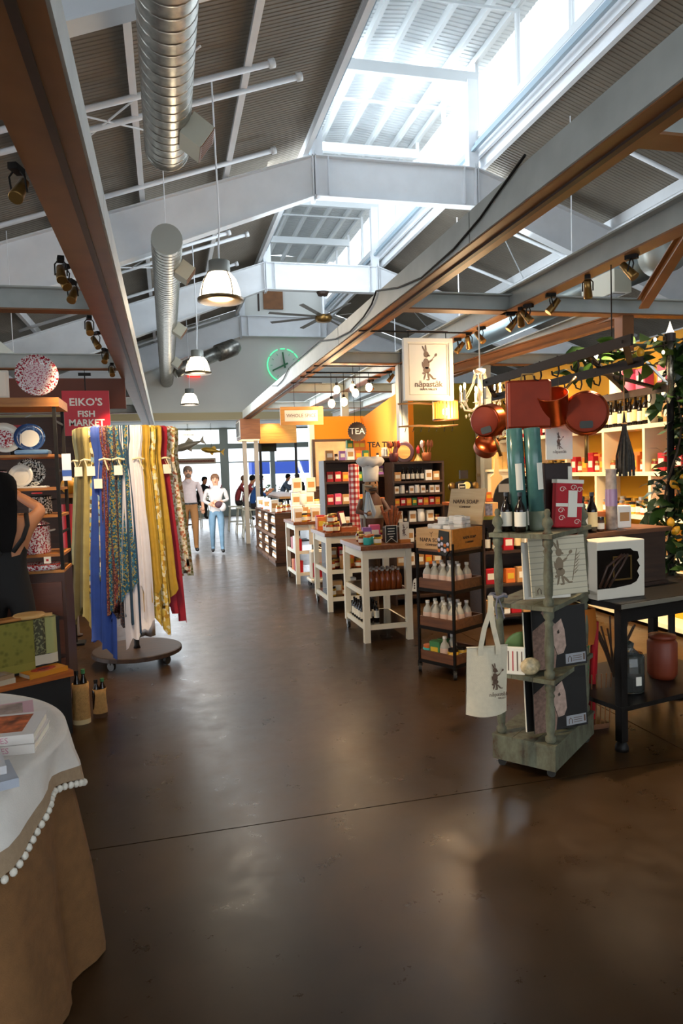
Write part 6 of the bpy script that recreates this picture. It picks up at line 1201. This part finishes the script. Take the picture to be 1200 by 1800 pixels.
for i, (ad_, w, zb, fl_, m, lab) in enumerate(SCF):
    a = math.radians(ad_) if i > 16 else 2*PI-math.acos(-.985+1.97*i/16); u = (Vector((-math.sin(a), math.cos(a), 0))*.3*(1 if -math.sin(a) > -.4 else -1)+Vector((.97, -.1, 0))*.75).normalized(); o_ = Vector((math.cos(a), math.sin(a), 0)); t = thing('scarf', lab, 'scarf', (-.31+.365*math.cos(a), 6.10+.365*math.sin(a), 0), 0, 'scarves on the round rack')
    rnd = random.Random(i); ph = rnd.uniform(0, 6)
    def sheet(layer, wd, z1, off):
        rows = []
        zs = [1.97, 1.955, 1.86, 1.74, 1.68, 1.55, 1.3, 1.0, .75, .5, .3, .15, .05]; zs = [z for z in zs if z > z1+.06]+[z1]
        for z in zs:
            q = max(0, (1.74-z)/(1.74)); pin = .55 if 1.66 < z < 1.76 else (.8 if z >= 1.76 else min(1.15, .62+q*1.1)); row = []
            for k in range(13):
                s_ = k/12*2-1; fo = (.010+.022*q)*math.sin(s_*7.5+ph+layer)+.010*math.sin(s_*15+ph*2)
                zz = z if z > z1+.001 else z1+.20*(.5+.5*s_*(1 if (i+layer) % 2 else -1))+.02*math.sin(s_*9)
                p = o_*(off+fo+fl_*q*1.0+(0 if z < 1.96 else -.025))+u*(s_*wd/2*pin); row.append((p.x, p.y, min(zz, z) if z > z1+.001 else zz))
            rows.append(row)
        return MB().grid(rows)
    sheet(0, w, zb, .012).build('front_fall', m, t, True); sheet(1, w*.9, zb+.16, -.012).build('back_fall', m, t, True)
    if i in (0, 2, 5, 7, 10, 14): p = o_*.04; MB().tube([tuple(p+u*(-.045)+Vector((0, 0, 1.70))), tuple(p+o_*.02+Vector((0, 0, 1.71))), tuple(p+u*.045+Vector((0, 0, 1.70)))], .008, 6).build('tie', tie_m, t); MB().tube([tuple(p+o_*.015+Vector((0, 0, 1.71))), tuple(p+o_*.02+u*.03+Vector((0, 0, 1.62)))], .006, 5).build('tie_tail', tie_m, t)
    if i in (1, 3, 4, 7, 14):
        p = o_*(.06)+Vector((0, 0, 1.58-(.10 if i == 4 else 0))); b_ = MB(); b_.prism([(-.032, 0), (.032, 0), (.032, .075), (-.032, .075)], tuple(o_*.002), tuple(p), tuple(u), (0, 0, 1)); b_.build('price_tag', paper, t); MB().tube([tuple(p+Vector((0, 0, .075))), tuple(o_*.03+Vector((0, 0, 1.71)))], .0015, 4).build('tag_string', tie_m, t)
# clutter behind the scarf rack on the left
t = thing('yellow_lantern', 'yellow round lantern glimpsed left of the scarf rack', 'lantern', (-.93, 7.3, 0)); MB().lathe([(.05, 0), (.05, .02), (.02, .03), (.02, 1.42)], 12).build('stand', dwood, t, True); MB().ell((0, 0, 1.50), .085, .085, .085, 14, 8).build('globe', mat('lantern_yellow', '#C9881C', .5), t, True); MB().box(-.1, .1, -.05, .05, 1.38, 1.42).build('shelf_plate', rwood, t)
t = thing('red_apron_rail', 'red cloth hanging on a stand left of the scarf rack', 'cloth', (-.90, 6.95, 0)); MB().tube([(0, 0, 0), (0, 0, 1.34)], .012, 8).build('stand', black, t); MB().box(-.08, .08, -.08, .08, 0, .02).build('foot', black, t); MB().grid([[((i-3)*.022, -.02+.01*math.cos(i*2), 1.33-.42*q) for i in range(7)] for q in (0, .5, 1)]).build('cloth', redm, t, True)
# ================================================================ people
import bmesh
skin_m = mat('skin_tan', '#B97A52', .6); skin_p = mat('skin_light', '#C98F6C', .6)
def person(label, loc, rz, J, E, mats, rule, hair=None, head=None, extra=None, hands=(), sk=skin_p, group=None, face=True):
    t = thing('person', label, 'person', loc, rz, group)
    bm = bmesh.new(); lay = bm.verts.layers.skin.verify(); V = {}
    for k, (x, y, z, r) in J.items():
        v = bm.verts.new((x, y, z)); rr = r if isinstance(r, tuple) else (r, r); v[lay].radius = rr; v[lay].use_root = (k == 'pelvis'); V[k] = v
    for a, b in E: bm.edges.new((V[a], V[b]))
    me = bpy.data.meshes.new('tmp'); bm.to_mesh(me); bm.free(); o = bpy.data.objects.new('tmp', me); COL.objects.link(o)
    s = o.modifiers.new('s', 'SKIN'); s.use_smooth_shade = True; s.branch_smoothing = .6; d = o.modifiers.new('d', 'SUBSURF'); d.levels = 2; d.render_levels = 2
    dg = bpy.context.evaluated_depsgraph_get(); dg.update(); m2 = bpy.data.meshes.new_from_object(o.evaluated_get(dg)); bpy.data.objects.remove(o)
    m2.name = 'body'; m2.materials.clear()
    for m in mats: m2.materials.append(m)
    for p in m2.polygons: c = p.center; p.material_index = rule(c.x, c.y, c.z); p.use_smooth = True
    b = bpy.data.objects.new('body', m2); COL.objects.link(b); b.parent = t
    if head:
        hx, hy, hz, hr, fy = head     # centre of head, half height, facing direction sign along y
        if hair is not None: hair(t, hx, hy, hz, hr, fy)
        if face:
            for s_ in (-1, 1):
                MB().ell((hx+s_*.032, hy+fy*hr*.72, hz+.008), .011, .006, .008, 8, 5).build('eye', mat('eye_dark', '#241812', .3), t, True); MB().ell((hx+s_*hr*.72, hy, hz-.005), .012, .02, .028, 8, 5).build('ear', sk, t, True)
                MB().box(hx+s_*.032-.016, hx+s_*.032+.016, hy+fy*hr*.74-.004, hy+fy*hr*.74+.004, hz+.026, hz+.032).build('eyebrow', mat('eye_dark', '#241812', .3), t)
            MB().tube([(hx, hy+fy*hr*.78, hz+.01), (hx, hy+fy*hr*.95, hz-.022), (hx, hy+fy*hr*.8, hz-.028)], [.008, .014, .010], 6).build('nose', sk, t, True); MB().ell((hx, hy+fy*hr*.72, hz-.055), .022, .008, .007, 8, 4).build('mouth', mat('lip', '#8E4A3C', .5), t, True)
    for (wx, wy, wz), dv, sd in hands:
        w = Vector((wx, wy, wz)); d_ = Vector(dv).normalized(); sv = d_.cross(Vector((0, 1, 0))); sv = sv.normalized() if sv.length > .1 else Vector((1, 0, 0))
        h = MB(); h.tube([tuple(w-d_*.02), tuple(w+d_*.04), tuple(w+d_*.085)], [.026, .036, .032], 8)
        for f, (o2, L) in enumerate(((-.027, .06), (-.009, .072), (.009, .068), (.027, .052))): p0 = w+d_*.08+sv*o2; h.tube([tuple(p0), tuple(p0+d_*L*.55+Vector((0, -.008, 0))), tuple(p0+d_*L+Vector((0, -.022, 0)))], [.0095, .009, .007], 6)
        p0 = w+d_*.03+sv*(-.034*sd); h.tube([tuple(p0), tuple(p0+d_*.03-sv*.018*sd), tuple(p0+d_*.06-sv*.02*sd)], [.011, .010, .008], 6)
        h.build('hand', sk, t, True)
    if extra: extra(t)
    return t
ED = [('pelvis', 'spine'), ('spine', 'chest'), ('chest', 'neck'), ('neck', 'jaw'), ('jaw', 'head'), ('head', 'crown'), ('chest', 'shL'), ('shL', 'elL'), ('elL', 'wrL'), ('chest', 'shR'), ('shR', 'elR'), ('elR', 'wrR'), ('pelvis', 'hipL'), ('hipL', 'knL'), ('knL', 'anL'), ('anL', 'toL'), ('pelvis', 'hipR'), ('hipR', 'knR'), ('knR', 'anR'), ('anR', 'toR')]
def joints(h, **kw):
    k = h/1.75
    J = dict(pelvis=(0, 0, .95, (.155, .115)), spine=(0, 0, 1.13, (.145, .105)), chest=(0, 0, 1.34, (.165, .115)), neck=(0, 0, 1.475, .054), jaw=(0, -.012, 1.53, .068), head=(0, -.014, 1.62, .098), crown=(0, -.006, 1.705, .07),
        shL=(.185, 0, 1.40, .062), elL=(.255, .02, 1.14, .045), wrL=(.265, -.05, .91, .03), shR=(-.185, 0, 1.40, .062), elR=(-.255, .02, 1.14, .045), wrR=(-.265, -.05, .91, .03),
        hipL=(.095, 0, .88, .10), knL=(.10, -.03, .49, .066), anL=(.10, .02, .09, .045), toL=(.11, -.13, .04, .038), hipR=(-.095, 0, .88, .10), knR=(-.10, -.03, .49, .066), anR=(-.10, .02, .09, .045), toR=(-.11, -.13, .04, .038))
    J = {n: (x*k, y*k, z*k, tuple(q*k for q in r) if isinstance(r, tuple) else r*k) for n, (x, y, z, r) in J.items()}
    for n, v in kw.items(): J[n] = v
    return J
def hair_cap(m, long=0, front=.2):
    def f(t, x, y, z, r, fy):
        b = MB(); n = 16; prof = [(0, 1.16), (.45, 1.10), (.8, .85), (.97, .45), (1.0, .05), (.93, -.35)]; vs = []
        for rr, zz in prof:
            for i in range(n):
                a = 2*PI*i/n; fr = max(0, math.sin(a)*fy); q = zz if zz > .5 else zz+fr*(.75 if zz < .2 else .3)
                if long and zz < 0 and fr < .3: q -= long/r
                vs.append((x+rr*r*.92*math.cos(a), y+rr*r*1.0*math.sin(a)-fy*.008, z+q*r*1.05))
        b.add(vs, [(k*n+i, k*n+(i+1) % n, k*n+n+(i+1) % n, k*n+n+i) for k in range(5) for i in range(n)]); b.build('hair', m, t, True)
    return f
grey_h = mat('hair_grey', '#5E4A3C', .7); brown_h = mat('hair_brown', '#6E4628', .7); dark_h = mat('hair_black', '#0E0A08', .85, spec=.2)
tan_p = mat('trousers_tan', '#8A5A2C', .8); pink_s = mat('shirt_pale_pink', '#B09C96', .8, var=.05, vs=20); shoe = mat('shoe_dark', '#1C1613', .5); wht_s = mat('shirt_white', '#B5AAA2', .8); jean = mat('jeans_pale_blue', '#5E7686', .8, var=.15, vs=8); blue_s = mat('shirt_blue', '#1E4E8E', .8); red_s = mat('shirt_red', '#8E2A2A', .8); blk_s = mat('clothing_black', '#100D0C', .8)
J = joints(1.78, knL=(.10, -.10, .50, .068), anL=(.10, -.10, .10, .046), toL=(.11, -.25, .05, .04), knR=(-.10, .0, .50, .068), anR=(-.11, .12, .11, .046), toR=(-.12, -.02, .05, .04), spine=(0, -.03, 1.14, (.165, .14)))
def man_extra(t):
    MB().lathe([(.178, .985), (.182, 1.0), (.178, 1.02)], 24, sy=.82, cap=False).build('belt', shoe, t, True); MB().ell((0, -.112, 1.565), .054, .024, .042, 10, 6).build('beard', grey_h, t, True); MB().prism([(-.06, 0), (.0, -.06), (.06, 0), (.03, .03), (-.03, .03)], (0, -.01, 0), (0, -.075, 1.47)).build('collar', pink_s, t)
    for s in (-1, 1): MB().tube([(s*.032+.02*math.cos(a), -.108, 1.655+.016*math.sin(a)) for a in [i*PI/4 for i in range(8)]], .0025, 4, closed=True).build('spectacles', shoe, t)
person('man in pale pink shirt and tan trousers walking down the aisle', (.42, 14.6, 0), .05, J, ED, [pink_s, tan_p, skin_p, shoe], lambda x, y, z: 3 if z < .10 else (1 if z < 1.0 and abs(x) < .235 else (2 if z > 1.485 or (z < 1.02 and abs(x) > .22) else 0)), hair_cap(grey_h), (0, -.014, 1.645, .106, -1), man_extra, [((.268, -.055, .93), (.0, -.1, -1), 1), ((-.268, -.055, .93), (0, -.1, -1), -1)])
J = joints(1.60, elL=(.235, .02, 1.06, .04), wrL=(.05, -.16, 1.02, .028), elR=(-.235, .02, 1.05, .04), wrR=(-.06, -.17, .96, .028), knL=(.085, -.09, .45, .058), anL=(.09, -.10, .09, .04), toL=(.10, -.23, .045, .036), anR=(-.09, .08, .10, .04), toR=(-.10, -.04, .045, .036))
def wom_extra(t):
    for s in (-1, 1): MB().tube([(s*.10, -.105, 1.30), (s*.12, -.09, 1.36), (s*.12, .06, 1.34)], .012, 6).build('backpack_strap', mat('strap_maroon', '#4A1E22', .7), t)
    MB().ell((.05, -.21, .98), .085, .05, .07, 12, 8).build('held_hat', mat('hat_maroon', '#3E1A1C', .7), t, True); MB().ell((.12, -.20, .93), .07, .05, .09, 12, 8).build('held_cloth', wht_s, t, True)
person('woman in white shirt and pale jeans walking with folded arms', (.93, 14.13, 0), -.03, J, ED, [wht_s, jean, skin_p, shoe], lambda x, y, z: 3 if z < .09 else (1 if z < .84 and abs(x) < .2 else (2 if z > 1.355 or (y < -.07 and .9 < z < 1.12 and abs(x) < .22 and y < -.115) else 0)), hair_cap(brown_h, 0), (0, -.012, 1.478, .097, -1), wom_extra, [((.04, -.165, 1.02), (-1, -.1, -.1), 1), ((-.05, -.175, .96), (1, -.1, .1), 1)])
# woman in black seen from behind at the enamelware rack
J = joints(1.62, elR=(-.20, .10, 1.12, .04), wrR=(-.12, .22, 1.1, .028), elL=(.21, .08, 1.37, .04), shL=(.155, .01, 1.30, .052), wrL=(.05, .15, 1.47, .028), shR=(-.155, .01, 1.29, .052), chest=(0, 0, 1.25, (.135, .095)), spine=(0, 0, 1.06, (.12, .09)), pelvis=(0, 0, .90, (.15, .11)))
def back_extra(t):
    b = MB(); b.grid([[(x*w, y+.02, z) for x in (-1, -.6, -.2, .2, .6, 1)] for w, y, z in ((.085, -.105, 1.50), (.10, -.115, 1.40), (.09, -.125, 1.25), (.05, -.115, 1.12))]); b.build('long_hair', dark_h, t, True)
    for s in (-1, 1): MB().tube([(s*.06, -.095, 1.12), (s*.12, -.09, 1.20), (s*.145, -.06, 1.28), (s*.13, .0, 1.35)], .014, 6).build('shoulder_strap', blk_s, t, True)
    MB().tube([(-.145, -.055, 1.21), (-.07, -.10, 1.16), (0, -.105, 1.11)], .012, 6).build('shoulder_strap', blk_s, t)
    MB().tube([(.185+.03*math.cos(a), .09+.03*math.sin(a), 1.475) for a in [i*PI/5 for i in range(10)]], .004, 5, closed=True).build('bracelet', redm, t)
person('woman in black backless top seen from behind at the rack', (-1.0, 4.74, 0), 0, J, ED, [blk_s, skin_m, shoe], lambda x, y, z: 2 if z < .08 else (1 if z > 1.12 and not (abs(x) < .04 and y < 0) and z < 1.36 and y < .2 or z > 1.36 or abs(x) > .16 and z > .95 else 0), hair_cap(dark_h, .06), (0, -.012, 1.497, .098, 1), back_extra, [((.05, .15, 1.47), (-.8, .3, .3), 1), ((-.12, .22, 1.1), (.3, 1, 0), 1)], skin_m, face=False)
# seated guests at the far counter: side-on, leaning on a high table
def seated(lab, loc, rz, sm, hm, h=1.0):
    J = dict(pelvis=(0, 0, .80, (.15, .12)), spine=(0, -.05, .98, (.14, .11)), chest=(0, -.13, 1.17, (.16, .11)), neck=(0, -.20, 1.30, .048), jaw=(0, -.24, 1.34, .06), head=(0, -.26, 1.42, .088), crown=(0, -.25, 1.50, .062), shL=(.18, -.13, 1.22, .06), elL=(.22, -.33, 1.02, .043), wrL=(.10, -.46, 1.10, .03), shR=(-.18, -.13, 1.22, .06), elR=(-.22, -.33, 1.02, .043), wrR=(-.10, -.46, 1.10, .03), hipL=(.10, -.04, .76, .10), knL=(.12, -.42, .74, .066), anL=(.12, -.38, .34, .045), toL=(.12, -.50, .30, .038), hipR=(-.10, -.04, .76, .10), knR=(-.12, -.42, .74, .066), anR=(-.12, -.38, .34, .045), toR=(-.12, -.50, .30, .038))
    return person(lab, loc, rz, J, ED, [sm, mat('trousers_dark', '#241C1A', .8), skin_m, shoe], lambda x, y, z: 3 if z < .33 else (1 if z < .86 and y > -.6 and not z > .84 else (2 if z > 1.31 or (y < -.36 and z > .95) else 0)), hair_cap(hm), (0, -.26, 1.43, .094, -1), None, [((.10, -.46, 1.10), (-.4, -.6, .4), 1), ((-.10, -.46, 1.10), (.4, -.6, .4), -1)], skin_m)
def stool(lab, loc, rz):
    t = thing('bar_stool', lab, 'stool', loc, rz, 'white high-backed bar stools'); m = mat('stool_cream', '#D6CBB0', .5)
    MB().rbox(-.19, .19, -.19, .19, .66, .69, .01).build('seat', m, t)
    for sx in (-1, 1):
        MB().tube([(sx*.15, -.15, .66), (sx*.19, -.21, 0)], .014, 8).build('leg', m, t); MB().tube([(sx*.15, .16, .66), (sx*.19, .23, 0)], .014, 8).build('leg', m, t); MB().tube([(sx*.16, .17, .68), (sx*.15, .24, 1.05)], .014, 8).build('back_post', m, t); MB().tube([(sx*.175, -.185, .25), (sx*.175, .2, .25)], .010, 6).build('stretcher', m, t)
    MB().tube([(-.175, -.185, .25), (.175, -.185, .25)], .010, 6).build('foot_rail', m, t)
    for z in (.84, .93, 1.03): MB().box(-.15, .15, .20+(z-.84)*.2, .215+(z-.84)*.2, z-.02, z+.02).build('back_slat', m, t)
    return t
tabw = wood('counter_amber', '#8A5A2C', '#A8743C', .4)
ct = thing('high_counter', 'long high wooden counter where guests sit in the far market', 'counter', (2.85, 18.0, 0)); MB().box(-.40, .4, -2.4, 2.2, .98, 1.03).build('counter_top', tabw, ct)
for y in (-2.2, 0, 2.0): MB().box(-.05, .05, y-.05, y+.05, .02, .98).build('leg', black, ct); MB().box(-.25, .25, y-.2, y+.2, 0, .02).build('foot', black, ct)
for i, (x, y, sm, hm, lab) in enumerate(((2.0, 17.4, blue_s, dark_h, 'guest in blue shirt with dark hair leaning on the high counter'), (1.95, 18.5, red_s, dark_h, 'guest in dark red top with long dark hair at the counter'), (1.85, 19.7, red_s, brown_h, 'guest in red top with brown hair farther along the counter'))):
    seated(lab, (x, y, 0), PI/2, sm, hm); stool(('white bar stool under the guest in blue', 'white bar stool under the dark red guest', 'white bar stool under the farther red guest')[i], (x-.02, y, 0), PI/2+PI)
for i, (x, y, sm, hm, rz, lab) in enumerate(((.95, 21.5, blk_s, dark_h, .6, 'guest in black seated behind the walking woman'), (.25, 22.3, blk_s, brown_h, -.4, 'guest in black seated behind the walking man'), (3.6, 22.6, mat('shirt_grey_blue', '#5A6A7A', .8), dark_h, 1.2, 'guest in grey-blue seated before the far right windows'), (4.5, 23.5, blk_s, dark_h, -1.0, 'guest in black seated by the far right windows'))):
    seated(lab, (x, y, 0), rz, sm, hm); stool('white bar stool under the '+lab.replace(' seated', ''), (x, y, 0), rz+PI)
for i, (x, y) in enumerate(((.55, 22.9), (4.0, 23.6))):
    t = thing('cafe_table', ('small round high table behind the walking man', 'small round high table by the far right windows')[i], 'table', (x, y, 0)); MB().lathe([(.33, 1.0), (.34, 1.01), (.34, 1.03)], 24).build('table_top', tabw, t); MB().lathe([(.22, 0), (.22, .02), (.03, .03), (.03, 1.0)], 14).build('pedestal', black, t, True)
# hanging wood cabinet, posts, amber panel, screen at the far end of the right header
t = thing('hanging_cabinet', 'wooden display cabinet with white slots at the far end of the right header', 'cabinet', (1.85, 15.6, 2.34)); ww = wood('cabinet_walnut', '#7A4220', '#9A5A2C', .45)
MB().box(-.22, .22, 0, .9, 0, .45).build('body', ww, t)
for k in range(3): f = MB().box(-.235, -.22, .08+.27*k, .30+.27*k, .05, .42).build('slot_frame', white_paint, t); MB().box(-.238, -.234, .11+.27*k, .27+.27*k, .09, .39).build('slot', black, f)
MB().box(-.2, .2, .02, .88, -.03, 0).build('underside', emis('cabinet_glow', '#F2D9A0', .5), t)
for i, (x, y) in enumerate(((1.72, 15.75), (1.98, 15.75))): struct(MB().box(x-.045, x+.045, y-.045, y+.045, 0, 2.31).build('stall_post', mat('post_taupe', '#A8927A', .6)), ('left', 'right')[i]+' taupe post under the hanging cabinet')
t = thing('amber_panel', 'amber wooden bulkhead panel lit from above at the far right', 'panel', (2.68, 17.0, 2.30))
for k in range(6): MB().box(-.46, .46, -.02, .02, .0+.08*k, .078+.08*k).build('board', wood('amber_board', '#B5762A', '#D0903C', .5), t)
for x in (-.44, .44): MB().box(x-.03, x+.03, .02, .07, -2.3, .48).build('post', black, t)
lamp('bulkhead_light', 'SPOT', (2.5, 16.6, 2.9), 30, WARM, (0, .6, -1), .05, 90)
t = thing('wall_screen', 'black screen hanging below the amber panel', 'screen', (2.55, 18.0, 2.13)); MB().rbox(-.24, .24, -.02, .02, 0, .22, .008).build('bezel', black, t); MB().box(-.22, .22, -.022, -.019, .02, .2).build('display', mat('screen_black', '#0A0A0C', .1), t); MB().tube([(0, 0, .22), (0, 0, .66)], .01, 6).build('mount', black, t)
# outside: blue awning, hedges, pale building
t = thing('blue_awning', 'blue awning outside the far windows', 'awning', (5.2, 31, 0)); MB().box(-1.6, 1.6, -.6, .6, 1.55, 2.1).build('canopy', mat('awning_blue', '#2E55C0', .7), t)
for x in (-1.5, 1.5): MB().box(x-.04, x+.04, -.04, .04, -.02, 1.55).build('post', alu, t)
for i, (x, y) in enumerate(((4.3, 29.5), (1.1, 29.3))):
    t = thing('outdoor_shrub', ('low shrub outside below the blue awning', 'low shrub outside behind the walking pair')[i], 'shrub', (x, y, -.02)); mb = MB(); r_ = random.Random(i)
    for k in range(160):
        a = r_.uniform(0, 6.28); rr = r_.uniform(.1, .55); z = r_.uniform(.15, 1.1); s = .07
        mb.prism([(-s, 0), (0, s*.6), (s, 0), (0, -s*.6)], (0, 0, .004), (rr*math.cos(a), rr*math.sin(a), z), (math.cos(a*2), math.sin(a*2), .2), (-math.sin(a)*.3, .3, .9))
    mb.build('foliage', mat('shrub_green', '#2E4A2A', .7), t, kind='stuff'); MB().lathe([(.25, 0), (.3, .3), (.28, .31)], 14).build('planter', mat('planter_grey', '#7A7670', .8), t)
